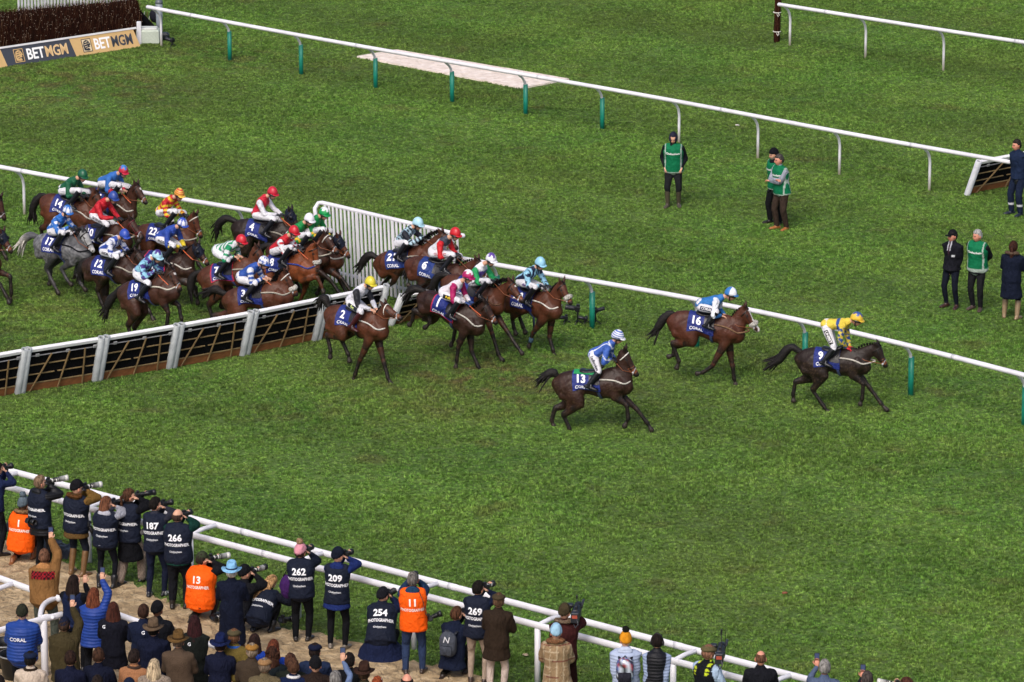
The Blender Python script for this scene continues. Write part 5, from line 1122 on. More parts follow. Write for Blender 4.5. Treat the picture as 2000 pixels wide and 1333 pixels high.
# ---- silks
def star(u, v, c, r, seed=0):
    p = (u / c) % 1 - .5; q = (v / c) % 1 - .5; a = np.arctan2(q, p); rr = np.hypot(p, q) * c; return rr < r * (.5 + .5 * np.abs(np.cos(2.5 * a - .8)) ** .8)
def silks(kind, cols):
    c = [np.array(lin(x)) for x in cols]
    def fn(C, V, idx, tt, s, h, f, segs):
        torso = idx == 0; arm = ~torso; C[:] = c[0]; along = np.zeros(len(V))
        for i, (a, b, _, _) in enumerate(segs): k = idx == i; along[k] = tt[k] * np.linalg.norm(np.asarray(b) - a) + (0 if i in (0, 1, 3) else .29)
        un = np.where(torso, s, V[:, 0] * .7 + V[:, 2] * .7)
        if kind == 'plain': C[arm] = c[1 % len(c)]
        elif kind == 'hoop_sleeves': k = arm & ((along * 11) % 1 < .45); C[k] = c[1]
        elif kind == 'hoops': C[torso & ((h * 9) % 1 < .5)] = c[1]; C[arm & ((along * 11) % 1 < .5)] = c[1]
        elif kind == 'sash': C[torso & (np.abs(h - .26) < .035)] = c[1]; C[arm & star(along, un, .11, .05)] = c[1]
        elif kind == 'stars': C[star(h + .02, s, .125, .058)] = c[1]; C[arm] = c[0]; C[arm & star(along, un, .115, .055)] = c[1]
        elif kind == 'few_stars': C[arm & star(along, un, .13, .045)] = c[1]; C[torso & star(h, s, .2, .04)] = c[1]
        elif kind == 'seams': C[torso & (np.abs(np.abs(s) - .10) < .012)] = c[1]; C[torso & (np.abs(h - .4) < .011)] = c[1]; C[arm & (np.abs(un - np.median(un[arm])) < .01)] = c[1]
        elif kind == 'vstripes': C[torso & ((s * 12 + .5) % 1 < .45)] = c[1]; C[arm] = c[2 % len(c)]; C[arm & star(along, un, .12, .045)] = c[1]
        elif kind == 'check': k = (((h * 12) % 1 < .5) ^ ((s * 12) % 1 < .5)) & torso; C[k] = c[1]; C[arm] = c[1]; C[arm & (along > .2) & ((along * 12) % 1 < .5)] = c[0] if len(c) < 3 else c[2]
        elif kind == 'chevrons': C[torso & (((h + np.abs(s) * .8) * 9) % 1 < .45)] = c[1]; C[arm & ((along * 8) % 1 < .4)] = c[1]
        elif kind == 'yoke': C[torso & (h > .33)] = c[1]; C[arm] = c[2]
        elif kind == 'dots': C[arm] = c[1]; C[arm & (np.hypot((along / .1) % 1 - .5, (un / .1) % 1 - .5) < .27)] = c[0]
        elif kind == 'epaulets': C[(torso & (np.abs(s) > .10) & (h > .3))] = c[1]; C[arm] = c[1]; C[arm & (along > .3)] = c[0]
        elif kind == 'cuffs': C[arm] = c[0]; C[arm & (along > .3)] = c[1]
        elif kind == 'uppers': C[arm & (along < .3)] = c[1]
        elif kind == 'gold_band': C[torso & (np.abs(h - .2) < .05)] = c[1]; C[torso & (np.abs(h - .2) < .012)] = c[0]; C[arm & (along > .2) & ((along * 10) % 1 < .5)] = c[1]
        return C
    return fn
def helmet_geos(spec):
    kind, a, b = spec; ca, cb = np.array(lin(a)), np.array(lin(b)); x, y, z = GD.T
    V, F = shell(lambda x, y, z: z > .14 - .36 * np.clip(.4 - y, 0, 1), 1.42, .88, (0, -.004, .014)); V = V * [1, 1, .97]; C = np.tile(ca, (len(V), 1)); ph = np.arctan2(x, y); th = np.arccos(np.clip(z, -1, 1))
    if kind == 'hoops': C[(z * 4.2 + .1) % 1 < .5] = cb
    elif kind == 'star': C[th < .95 * (.45 + .55 * np.abs(np.cos(2.5 * ph)))] = cb
    elif kind == 'quarter': C[(np.sin(2 * ph) > 0)] = cb
    elif kind == 'spots': C[star(ph * .09, z * .1, .07, .03)] = cb
    elif kind == 'stars': C[star(ph * .09, z * .1, .09, .04)] = cb
    g = [(V, F, C, M_HELMET)]; V, F = ellipsoid((0, .11, .034), (.088, .056, .013), 6, 16); V[:, 2] -= np.clip(V[:, 1] - .1, 0, 1) * .25; g.append((V, F, cb if kind in ('peak', 'hoops', 'spots') else ca, M_HELMET)); return g
def jockey(d, r, Fm, T, rz):
    hd, sh, hip, hand, foot = (Fm.loc(*r[k]) for k in ('head', 'sh', 'hip', 'hand', 'foot'))
    A = lambda *v: np.array(v, float); side = A(0, -1, 0); foot = Fm.loc(*r['foot'], y=-.30) * [1, 0, 1]
    chest = sh.copy(); t = nrm(chest - hip); Lt = np.linalg.norm(chest - hip); 
    if Lt > .5: hip = chest - t * .5
    if Lt < .36: hip = chest - t * .36
    chest = chest - A(0, 0, .05); tv_ = chest - hip
    ftdir = A(1, 0, -.25); an = [foot + A(-.04, .27, .0), foot + A(-.02, -.30, .06)]; hpj = [hip + A(0, .09, -.04), hip + A(0, -.09, -.04)]
    kn = [ik(hpj[i], an[i], .41, .40, A(1, (.55, -.55)[i], .25)) for i in (0, 1)]
    for i in (0, 1):
        kp = Fm.loc(r['foot'][0] + 18, r['foot'][1] - 32, y=-.25); kn[i] = kp * [1, 1, 1] if i else np.array([kp[0] - .10, .20, kp[2] - .14])
    hdc = hd - A(0, 0, .035); hv_ = hdc - chest; neck = chest + nrm(tv_ * .6 + A(.05, 0, .2)) * .09
    look = nrm(A(math.cos(R(r.get('yaw', 0))), -math.sin(R(r.get('yaw', 0))), -.28)); hax = axes_from(look)
    shs = [chest + A(0, .18, -.01), chest + A(0, -.18, -.01)]; ha = [hand + A(.0, .07, .02), hand + A(-.03, -.07, .03)]
    el = [ik(shs[i], ha[i], .28, .26, A(-.3, (.8, -.8)[i], -.9)) for i in (0, 1)]; ha = [el[i] + nrm(ha[i] - el[i]) * min(.27, np.linalg.norm(ha[i] - el[i])) for i in (0, 1)]
    J = dict(hip=hip, chest=chest, neck=neck, head=hdc, hax=hax, side=side, sh=shs, el=el, ha=ha, hd=[A(1, 0, -.3)] * 2, hp=hpj, kn=kn, an=an, ft=[ftdir, ftdir], near=A(0, -1, 0.1))
    st = dict(pattern=silks(r['silk'][0], r['silk'][1:]), jmat=M_SILK, jname='silks', puff=.012, hem=0, tr='#d4d4da', tmat=M_SILK, loose=.004, boot=.92, shoe=r.get('bootc', '#14151c'), vox=.018, w=.9, glove=r.get('glove', '#17171b'), hair=None, collar=1, curl=1.2, sm=1)
    if r.get('skinhand'): st['glove'] = None
    if r.get('text'): st['thigh_text'] = r['text']
    body = figure(J, st, tuple(Fm.o), rz, r['label'], 'jockey', 'jockeys riding in the hurdle race'); body['category'] = 'jockey'
    mb = MB(); [mb.add(V @ hax + hdc, F, C, m_) for V, F, C, m_ in helmet_geos(r['cap'])]; mb.build('helmet', body)
    mb = MB(); a = np.linspace(0, 2 * math.pi, 21); mb.add(*xf(loft(np.c_[np.sin(a) * .087, np.cos(a) * .107 + .004, .002 + a * 0], [(.022, .012)], (0, 0, 1), 7), hax, hdc), lin('#101014'), M_GLOSS); mb.build('goggles', body)
    a = np.linspace(.3, math.pi * 2 - .3, 14); mb = MB(); mb.add(*xf(loft(np.c_[np.sin(a) * .086, .02 + a * 0, np.cos(a) * .13 - .0], [(.012, .008)], (0, 1, 0), 6), hax, hdc), lin('#15151a'), M_LEATHER); mb.build('chin_strap', body)
    if r.get('whip'):
        h = ha[1] + A(.05, 0, -.02); w = MB().add(*loft([h * 0, A(.16, -.03, -.1), A(.34, -.05, -.2)], [.010, .009, .011], n=6), lin('#c65a2a'), M_LEATHER).build('whip', None, label='orange whip ' + r['whip'] + ' ' + r['who'], category='whip', group='whips held by the jockeys'); w.location = tuple(world(Fm.o, rz, h)); w.rotation_euler = (0, 0, rz)
def rid(head, sh, hip, hand, foot, silk, cap, who, label, **k): return dict(head=head, sh=sh, hip=hip, hand=hand, foot=foot, silk=silk, cap=cap, who=who, label=label, **k)
HORSES = [
 dict(label='dark brown racehorse numbered 9 leading the field at right', s=.93, g=(1650, 803), phi=19, W=(1663, 677), C=(1586, 679), P=(1718, 673), N=(1736, 716), coat='blk', num='9', tan=1, bridle='#15120f', breast='#cfcac0',
      tail=[(1552, 674), (1536, 682), (1524, 702), (1504, 716)], pinned=1,
      legs=dict(nh=[(1587, 762), (1611, 797), (1622, 808)], fh=[(1553, 746), (1549, 773), (1550, 784)], nf=[(1686, 750), (1684, 781), (1680, 790)], ff=[(1698, 757), (1722, 790), (1733, 802)]),
      rider=rid((1673, 622), (1649, 628), (1617, 634), (1657, 681), (1611, 712), ('sash', '#d6bf45', '#2b4a8f'), ('star', '#d9b53a', '#2b4a8f'), 'leading rider in yellow', 'jockey in yellow silks with blue stars and a red glove, standing over horse 9', glove='#c4202c', text=('UNIBET', '#e8e8e8', '#17181c'), yaw=10)),
 dict(label='bay racehorse numbered 16 with a white blaze and sheepskin noseband', g=(1392, 752), phi=14, W=(1420, 613), C=(1342, 607), P=(1457, 599), N=(1486, 645), coat='rbay', num='16', noseband=1, mark='blaze', breast='#8d6f55',
      tail=[(1312, 609), (1296, 620), (1288, 636), (1277, 651)],
      legs=dict(nh=[(1313, 671), (1326, 707), (1321, 720)], fh=[(1316, 678), (1316, 695), (1305, 697)], nf=[(1391, 716), (1372, 729), (1361, 730)], ff=[(1431, 718), (1434, 742), (1437, 753)]),
      rider=rid((1427, 573), (1402, 582), (1376, 592), (1413, 618), (1382, 640), ('epaulets', '#2f6fb0', '#d9dde6'), ('quarter', '#2f6fb0', '#dfe3ea'), 'rider of horse 16', 'jockey in sky blue and white silks on the horse numbered 16', text=('CORAL', '#e8e8e8', '#20264a'), skinhand=1, yaw=10)),
 dict(label='dark bay racehorse numbered 13 nearest the viewer, with a green pad', g=(1178, 842), phi=14, W=(1193, 716), C=(1119, 724), P=(1223, 684), N=(1250, 733), coat='brn', num='13', pad='#1f8a52', tan=1, brow='#d8d4cc', breast='#d9d5ca',
      tail=[(1088, 724), (1075, 727), (1063, 735), (1053, 747)], loose=0,
      legs=dict(nh=[(1100, 811), (1113, 839), (1119, 851)], fh=[(1084, 798), (1077, 823), (1082, 834)], nf=[(1224, 792), (1227, 820), (1219, 834)], ff=[(1244, 800), (1265, 828), (1273, 841)]),
      rider=rid((1206, 657), (1190, 672), (1161, 692), (1198, 703), (1152, 758), ('seams', '#3a5cab', '#cfd6e6'), ('hoops', '#3a5cab', '#e4e6ec'), 'rider of horse 13', 'jockey in blue silks with thin white seams on the horse numbered 13', text=('Ladbrokes', '#2a2c3c', None), yaw=14)),
 dict(label='bay racehorse numbered 20 with a pale noseband and bandaged foreleg', g=(1050, 690), phi=42, W=(1066, 567), C=(1020, 562), P=(1099, 551), N=(1119, 592), coat='bay', num='20', noseband=1, tan=1, breast='#e0ddd4', bandage=['nf'],
      tail=None, legs=dict(nh=[(1000, 620), (1004, 642), (1008, 654)], fh=[(1012, 612), (1022, 640), (1026, 650)], nf=[(1040, 653), (1036, 668), (1033, 678)], ff=[(1073, 660), (1081, 686), (1083, 696)]),
      rider=rid((1055, 514), (1040, 526), (1020, 546), (1064, 560), (1028, 593), ('vstripes', '#8fc3dd', '#1c2340', '#8fc3dd'), ('plain', '#8fc3dd', '#8fc3dd'), 'rider of horse 20', 'jockey in pale blue silks with navy stripes and stars, pale blue cap', text=('nfan', '#5a3a8a', None), yaw=15)),
 dict(label='bay racehorse with a star between the horses numbered 1 and 20', g=(955, 700), phi=38, W=(958, 556), C=(886, 534), P=(1000, 549), N=(1024, 587), coat='bay', num='7', loose=1, mark='star', tan=1, breast='#6d5140',
      tail=None, legs=dict(nf=[(962, 655), (974, 694), (982, 705)], ff=[(992, 650), (1012, 680), (1021, 692)], nh=[(890, 640), (885, 665), (880, 676)], fh=[(905, 640), (900, 660), (895, 668)]),
      rider=rid((959, 506), (938, 520), (926, 546), (964, 548), (936, 581), ('yoke', '#5b3f96', '#d9dae0', '#1d8f52'), ('star', '#dedfe6', '#5b3f96'), 'rider in purple and green', 'jockey in purple and white silks with bright green sleeves', text=('Ladbrokes', '#20242c', None), yaw=20)),
 dict(label='dark brown racehorse numbered 1 landing after the hurdle, red-edged cloth', g=(880, 716), phi=28, W=(921, 596), C=(840, 566), P=(950, 590), N=(972, 627), coat='brn', num='1', edge='#c4242e', tan=1, breast='#d9d6cc', loose=1,
      tail=[(810, 560), (798, 568), (794, 582)], legs=dict(nf=[(895, 680), (892, 706), (890, 719)], ff=[(921, 686), (935, 719), (943, 730)], nh=[(839, 612), (839, 632), (829, 641)], fh=[(808, 606), (806, 627), (799, 636)]),
      rider=rid((914, 539), (893, 553), (872, 568), (914, 592), (879, 620), ('epaulets', '#d6d0d8', '#a3195b'), ('star', '#a3195b', '#e6e2e8'), 'rider of horse 1', 'jockey in white silks with magenta shoulders on the horse numbered 1', text=('Puffa', '#e3c52f', '#15151a'), glove='#27417a', yaw=15, whip='against the dark shoulder, held by the magenta-sleeved')),
 dict(label='bay racehorse numbered 6 clearing the hurdle beside the slatted wing', g=(868, 640), phi=30, W=(890, 513), C=(824, 501), P=(934, 506), N=(958, 538), coat='rbay', num='6', cloth='#1f3574',
      tail=[(802, 510), (798, 524), (796, 540)], legs=dict(nh=[(818, 556), (808, 570), (797, 556)], nf=[(905, 600), (918, 620), (920, 630)]),
      rider=rid((889, 456), (868, 468), (848, 490), (888, 498), (868, 530), ('yoke', '#d2d4da', '#3a3f4c', '#c01f28'), ('plain', '#c01f28', '#c01f28'), 'rider of horse 6', 'jockey with bright red sleeves and red cap on the horse numbered 6', text=('OUTPOST', '#a3203a', None), yaw=15)),
 dict(label='bay racehorse jumping in front of the slatted wing, black tail streaming', g=(790, 605), phi=30, W=(816, 477), C=(752, 493), P=(864, 453), N=(893, 480), coat='bay', num='21', cloth='#1f3574', loose=1,
      tail=[(728, 494), (715, 502), (706, 516), (700, 526)], legs=dict(nh=[(768, 552), (750, 566), (738, 576)], fh=[(762, 540), (748, 556), (742, 566)], nf=[(838, 545), (852, 560), (850, 572)]),
      rider=rid((816, 436), (798, 448), (782, 470), (830, 466), (777, 506), ('check', '#a9c7d6', '#1a1d28'), ('plain', '#a5cfdf', '#a5cfdf'), 'rider in black and pale blue checks', 'jockey in black and pale blue checked silks before the slatted wing', yaw=15)),
 dict(label='bay racehorse numbered 2 galloping away from the hurdle with flicked tail', g=(712, 742), phi=36, W=(727, 606), C=(664, 596), P=(752, 593), N=(785, 618), coat='bay', num='2', brow='#d9d5cc', noseband=0, tan=1, breast='#e2e0da', girth='#16171c',
      tail=[(640, 588), (632, 576), (627, 582), (624, 594)], legs=dict(nf=[(702, 706), (693, 733), (690, 744)], ff=[(750, 709), (758, 740), (766, 753)], nh=[(639, 655), (646, 688), (645, 699)], fh=[(667, 664), (681, 694), (683, 707)]),
      rider=rid((723, 552), (706, 562), (688, 586), (730, 606), (688, 642), ('uppers', '#cdced8', '#20222a'), ('plain', '#cfc23a', '#cfc23a'), 'rider of horse 2', 'jockey in white silks with black upper sleeves and yellow cap', skinhand=1, bootc='#3c1418', text=('Bet', '#cfe08a', '#17202a'), yaw=15)),
 dict(label='orange chestnut racehorse with a thick white noseband and blue girth', g=(578, 612), phi=32, W=(584, 493), C=(532, 498), P=(618, 480), N=(626, 527), coat='ches', num='8', noseband=1, muzzle='#4a3a34', breast='#3c4fa0',
      tail=None, legs=dict(nf=[(620, 542), (628, 560), (632, 572)], ff=[(594, 570), (584, 592), (575, 602)]),
      rider=rid((574, 452), (556, 465), (538, 487), (580, 483), (551, 515), ('dots', '#b81f2c', '#d8d8de'), ('plain', '#b81f2c', '#b81f2c'), 'rider in red with spotted white sleeves', 'jockey in red silks with red-spotted white sleeves and red cap', yaw=20, whip='over the chestnut neck, held by the')),
 dict(label='dark bay racehorse ridden by the jockey in green and gold with white cap', g=(612, 590), phi=32, W=(608, 468), C=(556, 470), P=(638, 456), N=(661, 490), coat='dbay', num='', mark='star', brow='#c9c6bc', tan=1,
      tail=None, legs=dict(nf=[(646, 549), (662, 572), (673, 584)], ff=[(630, 545), (624, 566), (620, 574)]),
      rider=rid((604, 428), (586, 439), (572, 456), (608, 463), (586, 490), ('gold_band', '#12803f', '#d8b02c'), ('plain', '#dcdde4', '#dcdde4'), 'white-capped rider in green and gold', 'jockey in green and gold silks with a plain white cap', yaw=20)),
 dict(label='bay racehorse in a black blinker hood ahead of the green and gold riders', g=(640, 586), phi=30, W=(638, 472), C=(588, 470), P=(663, 461), N=(686, 502), coat='bay', num='', hood=1, tan=1, breast='#c9c7c0',
      tail=None, legs=dict(nf=[(668, 545), (684, 568), (692, 580)]),
      rider=rid((633, 416), (616, 427), (603, 444), (640, 464), (614, 480), ('gold_band', '#12803f', '#d8b02c'), ('star', '#15904a', '#e3e6ea'), 'green-capped rider in green and gold', 'jockey in green and gold silks with a green and white star cap', yaw=20)),
 dict(label='very dark racehorse numbered 4 in a black hood at the rear rail', g=(515, 552), phi=26, W=(548, 432), C=(476, 427), P=(569, 410), N=(586, 440), coat='blk', num='4', hood=1, muzzle='#17120f',
      tail=[(446, 423), (432, 430), (424, 444), (422, 458)], legs={},
      rider=rid((532, 376), (514, 388), (504, 412), (546, 421), (518, 460), ('yoke', '#b81f35', '#b81f35', '#d4d4dc'), ('plain', '#b81f35', '#b81f35'), 'rider of horse 4', 'jockey in red body and white sleeves on the horse numbered 4', yaw=20, whip='held low beside the black hood of')),
 dict(label='bright bay racehorse numbered 3 springing over the hurdle, white noseband', g=(492, 668), phi=20, W=(530, 547), C=(448, 565), P=(560, 530), N=(585, 576), coat='bay', num='3', noseband=1, brow='#d8d4cc', socks=1, mark='star', loose=1, tan=1,
      tail=[(424, 562), (412, 566), (402, 576)], legs=dict(nh=[(434, 622), (427, 634), (421, 642)], fh=[(416, 617), (406, 632), (399, 641)], nf=[(544, 605), (545, 621), (544, 632)], ff=[(557, 599), (554, 614), (551, 622)]),
      bandage=['nf', 'ff'],
      rider=rid((515, 512), (495, 520), (474, 538), (517, 545), (481, 586), ('hoop_sleeves', '#2c50a0', '#d6dae4'), ('spots', '#e2e4ea', '#2c50a0'), 'rider of horse 3', 'jockey in royal blue silks with hooped sleeves and spotted white cap', skinhand=1, yaw=20, whip='pointing at the hurdle, held by the')),
 dict(label='bay racehorse numbered 7 with a red-trimmed saddle cloth', g=(450, 632), phi=26, W=(474, 502), C=(406, 519), P=(504, 482), N=(522, 512), coat='bay', num='7', edge='#c02a34', tan=1,
      tail=None, legs=dict(nh=[(407, 596), (413, 616), (421, 629)], fh=[(432, 600), (458, 606), (482, 612)], nf=[(500, 590), (508, 606), (500, 614)]),
      rider=rid((471, 470), (454, 476), (426, 488), (462, 502), (428, 540), ('chevrons', '#d2d6da', '#1c8a5c'), ('plain', '#c01f30', '#c01f30'), 'rider of horse 7', 'jockey in white silks with green chevrons and a red cap', skinhand=1, yaw=18, whip='held in bare hands by the')),
 dict(label='dark hooded racehorse ridden by the jockey in blue and yellow', g=(348, 606), phi=32, W=(348, 492), C=(296, 490), P=(387, 477), N=(408, 512), coat='brn', num='5', hood=1, tan=1, breast='#dcd9d0', edge='#c02a34',
      tail=None, legs=dict(nf=[(382, 562), (385, 580), (386, 594)], ff=[(395, 550), (402, 570), (398, 580)], nh=[(300, 560), (292, 580), (290, 590)]),
      rider=rid((356, 437), (336, 446), (315, 462), (356, 484), (322, 512), ('cuffs', '#2b479c', '#d9c232'), ('stars', '#2f4ba8', '#d9dbe8'), 'rider in blue with yellow cuffs', 'jockey in blue silks with yellow forearms and starred blue cap', text=('ANDREWS', '#2a2c34', None), yaw=22, whip='pointing down at the hooded horse from the')),
 dict(label='bay racehorse ridden by the jockey in yellow and red zigzags', g=(330, 552), phi=32, W=(350, 437), C=(290, 437), P=(383, 419), N=(397, 464), coat='bay', num='22', tan=1, brow='#c8c2b6',
      tail=None, legs=dict(ff=[(380, 500), (390, 520), (398, 530)]),
      rider=rid((350, 379), (331, 389), (318, 408), (355, 421), (326, 445), ('hoops', '#d9b92c', '#b5262c'), ('hoops', '#b5262c', '#dcb84a'), 'rider in yellow and red hoops', 'jockey in yellow silks barred with red and a hooped cap', text=('DORNAN', '#2a2c34', None), yaw=22)),
 dict(label='dark bay racehorse numbered 19 jumping the hurdle with raised forelegs', g=(297, 690), phi=34, W=(311, 536), C=(253, 568), P=(336, 524), N=(357, 566), coat='dbay', num='19', mark='star', tan=1, breast='#dcd8c8', brow='#3a2c24', edge='',
      tail=[(230, 571), (219, 580), (210, 598), (204, 612)], legs=dict(nf=[(329, 612), (326, 634), (320, 642)], ff=[(349, 597), (355, 624), (355, 637)], nh=[(250, 636), (255, 660), (256, 676)], fh=[(262, 640), (268, 664), (268, 678)]),
      rider=rid((307, 500), (288, 508), (272, 530), (308, 532), (273, 586), ('stars', '#86bfd6', '#43307e'), ('star', '#9fcadb', '#43307e'), 'rider of horse 19', 'jockey in light blue silks covered in purple stars, horse 19', yaw=20, whip='across the neck of the front-left horse, from the')),
 dict(label='brown racehorse between the grey and the horse numbered 19', g=(222, 614), phi=36, W=(243, 499), C=(186, 500), P=(270, 489), N=(292, 520), coat='brn', num='12', loose=1,
      tail=[(164, 508), (158, 524), (155, 542)], legs=dict(nh=[(190, 567), (200, 595), (206, 612)], fh=[(206, 600), (212, 616), (214, 624)]),
      rider=rid((243, 459), (224, 467), (206, 486), (245, 492), (211, 534), ('vstripes', '#d2d6e2', '#2b479c', '#d2d6e2'), ('plain', '#2f4ba8', '#2f4ba8'), 'rider in blue and white stripes', 'jockey in white silks striped with blue and a plain blue cap', text=('ANDREWS', '#2a2c34', None), yaw=22)),
 dict(label='dappled grey racehorse numbered 17 with a pale streaming tail', g=(122, 578), phi=38, W=(145, 458), C=(93, 456), P=(167, 450), N=(184, 486), coat='grey', num='17', muzzle='#c2c0bd', loose=1, breast='#26272c', yaw=8,
      tail=[(66, 457), (53, 462), (42, 472), (38, 484)], legs=dict(nh=[(90, 524), (106, 558), (115, 575)], fh=[(100, 520), (98, 545), (96, 556)], nf=[(120, 525), (131, 547), (140, 557)], ff=[(148, 532), (158, 555), (168, 568)]),
      rider=rid((132, 412), (117, 424), (106, 444), (141, 446), (106, 487), ('few_stars', '#2a66b4', '#d9dce6'), ('stars', '#2a66b4', '#dcdfe8'), 'rider of horse 17', 'jockey in mid blue silks with small white stars on the grey', yaw=22)),
 dict(label='dark bay racehorse ridden by the jockey in red with a blue cap', g=(205, 553), phi=34, W=(224, 436), C=(168, 440), P=(258, 427), N=(274, 452), coat='dbay', num='10', bridle='#5a1a22',
      tail=[(150, 446), (146, 460)], legs=dict(nf=[(258, 490), (266, 480), (272, 470)]),
      rider=rid((221, 385), (201, 394), (188, 414), (228, 428), (192, 471), ('plain', '#b81f2c', '#b81f2c'), ('plain', '#2b4590', '#2b4590'), 'rider in plain red', 'jockey in plain bright red silks with a dark blue cap', text=('DORNAN', '#2a2c34', None), yaw=20, whip='held by the blue-capped')),
 dict(label='bay racehorse with black tail behind the grey, green-silked rider', g=(125, 506), phi=32, W=(166, 392), C=(108, 379), P=(190, 374), N=(208, 412), coat='bay', num='14', breast='#d9d5ca',
      tail=[(82, 380), (70, 392), (62, 408), (64, 426)], legs=dict(nh=[(80, 446), (84, 470), (80, 480)]),
      rider=rid((161, 342), (143, 351), (128, 366), (162, 383), (138, 404), ('epaulets', '#14563a', '#14563a'), ('plain', '#14563a', '#14563a'), 'rider in dark green', 'jockey in dark green silks and cap at the back of the field', yaw=22)),
 dict(label='brown racehorse with a white star at the far left rail', g=(235, 495), phi=36, W=(240, 378), C=(195, 369), P=(268, 359), N=(288, 394), coat='dbay', num='15', mark='star', tan=1, breast='#d9d5ca', loose=0,
      tail=[(186, 378), (182, 390)], legs=dict(nf=[(255, 440), (262, 460), (268, 470)]),
      rider=rid((241, 334), (222, 341), (206, 352), (238, 374), (216, 394), ('cuffs', '#3268b2', '#b3243c'), ('star', '#b3243c', '#3a78c0'), 'rider in blue with red cap', 'jockey in sky blue silks with red-lined sleeves beside the rail', skinhand=1, yaw=24, whip='beside the far rail, of the')),
 dict(label='dark racehorse head entering at the left edge, upper of two', g=(-30, 505), phi=34, W=(-34, 398), C=(-90, 398), P=(1, 385), N=(13, 430), coat='dbay', num='', tail=None, legs={}),
 dict(label='racehorse in a dark hood entering at the left edge, lower of two', g=(-28, 592), phi=34, W=(-32, 478), C=(-95, 480), P=(6, 452), N=(26, 492), coat='rbay', num='', hood=1, tan=1, tail=None, legs=dict(ff=[(20, 540), (22, 575), (20, 590)], nf=[(0, 556), (14, 582), (18, 592)])),
]
for d in HORSES: horse(d)
NAVY = '#151b2b'
def P(hx, hy_, label, rz=0, h=1.76, foot=None, cam=None, phone=None, pack=None, tv=None, **k):
    """hx,hy_: photo pixel of the top of the head; rz: heading in degrees, 0 = facing away from the viewer, + = turned right"""
    pk = {q: k.pop(q) for q in ('arms', 'legs', 'lean', 'hy', 'hp', 'side') if q in k}; rr_ = np.random.default_rng(sum(map(ord, label)) * 3); pk.setdefault('arms', 'down'); q_ = rr_.uniform(-1, 1, 4); pk.setdefault('hy', 12 * q_[0]); pk.setdefault('lean', 4 + 3 * q_[1]); pk.setdefault('side', 2.5 * q_[2]); k.setdefault('w', 1 + .06 * q_[3]); J = pose(h, seed=sum(map(ord, label)), **pk)
    top = (J['head'] + J['hax'][2] * .12)[2]; hat = k.get('hat') or (k.get('hats') or [None])[0]
    if hat: top += {'beanie': .03, 'pombeanie': .03, 'cap': .02, 'flat': .02, 'fedora': .075, 'hood': .04}.get(hat[0], 0)
    a = -R(rz); q = at(hx, hy_, top)
    if foot: q = at(*foot)
    tp = world((0, 0), a, J['head']); o = (q[0] - (tp[0] if not foot else tp[0] * .0), q[1] - (tp[1] if not foot else 0), 0)
    b = figure(J, k, o, a, label, 'person', k.get('group'))
    hc = world(o, a, J['head']); f = wdir(a, J['hax'][1]); r_ = wdir(a, J['hax'][0])
    if cam:
        lens, white, lb = cam; camera_thing(hc + f * .155 + r_ * .0 - np.array([0, 0, .0]), f + np.array([0, 0, -.0]), lens, white, lb)
    if phone is not None:
        i, lb = phone; ha = world(o, a, J['ha'][i]); phone_thing(ha + np.array([0, 0, .13]) + f * .03, f * [1, 1, 0] + [0, 0, -.05], lb)
    if pack: lb, kind = pack; p = world(o, a, (J['chest'] * .6 + J['hip'] * .4) + np.array([0, -.24, 0])); backpack(p, wdir(a, np.array([0, -1., 0])), lb, kind)
    if tv: lb, mast = tv; p = hc + np.array([.19, .06, -.02]); tv_camera(p, np.array([.12, 1, 0]), lb, mast)
    return b, J, o, a
def hung(o, a, off, lens, white, lb, d=(0, .4, -1)): camera_thing(world((o[0], o[1]), a, np.array(off)), wdir(a, np.array(d, float)), lens, white, lb, up=(.3, .3, .9))
PB = lambda n: dict(bib=(NAVY, n, '#e6e8ee'))
OB = lambda n: dict(bib=('#e8590c', n, '#f2e2da'), biblen=.15)
# --- stewards and officials on the course (facing the viewer or left)
P(1306, 266, 'man in a dark hood and green bib standing alone near the far rail', 188, 1.78, foot=(1315, 404), arms='pocket', hp=14, jk='#16181f', puff=.03, bib=('#0c6a45', None, ''), bibedge=1, bibfront=1, biblen=.1, tr='#1f2023', loose=.02, hats=[('hood', '#262838')], hair=None, beard='#2a1c16', boot=.8, shoe='#4a4438')
P(1508, 304, 'man in a black woolly hat half hidden behind the man with crossed arms', 235, 1.78, foot=(1515, 438), arms='down', jk='#14151a', puff=.025, bib=('#0c6a45', None, ''), bibedge=1, bibfront=1, biblen=.1, tr='#17181b', loose=.02, hat=('beanie', '#15161b'), beard='#8a8580', glove='#17181b', scarf='#16171c')
P(1523, 306, 'grey-haired man in a green bib with grey sleeves and crossed arms', 232, 1.78, foot=(1526, 449), arms='crossed', jk='#8d929e', puff=.02, bib=('#0c6a45', None, ''), bibedge=1, bibfront=1, biblen=.1, tr='#3a2f28', loose=.02, shoe='#9a6234', hair=('short', '#4b4744'), skin='r')
P(1986, 288, 'man in navy overalls with a pale ankle band beside the far rail end', 235, 1.80, foot=(1988, 420), arms='down', jk='#1b2740', puff=.03, tr='#1a2338', loose=.025, glove='#15161a', hair=('short', '#2c2725'), skin='r', shoe='#1a2233', ankle=1)
P(1851, 456, 'man in a black cap and black jacket with shirt and tie', 215, 1.74, foot=(1857, 602), arms='down', hy=20, jk='#17181f', puff=.03, tr='#161a26', hat=('cap', '#15161b'), hair=('short', '#2c2725'), skin='r', shoe='#3a2420', shirt=1)
P(1905, 453, 'white-haired man in a green bib with hands behind his back', 210, 1.80, foot=(1907, 606), arms='behind', hy=22, jk='#17181d', puff=.03, hem=.1, bib=('#0c6a45', None, ''), bibedge=1, bibfront=1, biblen=.02, tr='#1c1d20', loose=.015, hair=('short', '#a9a9a6'), skin='r', shoe='#4a3c36')
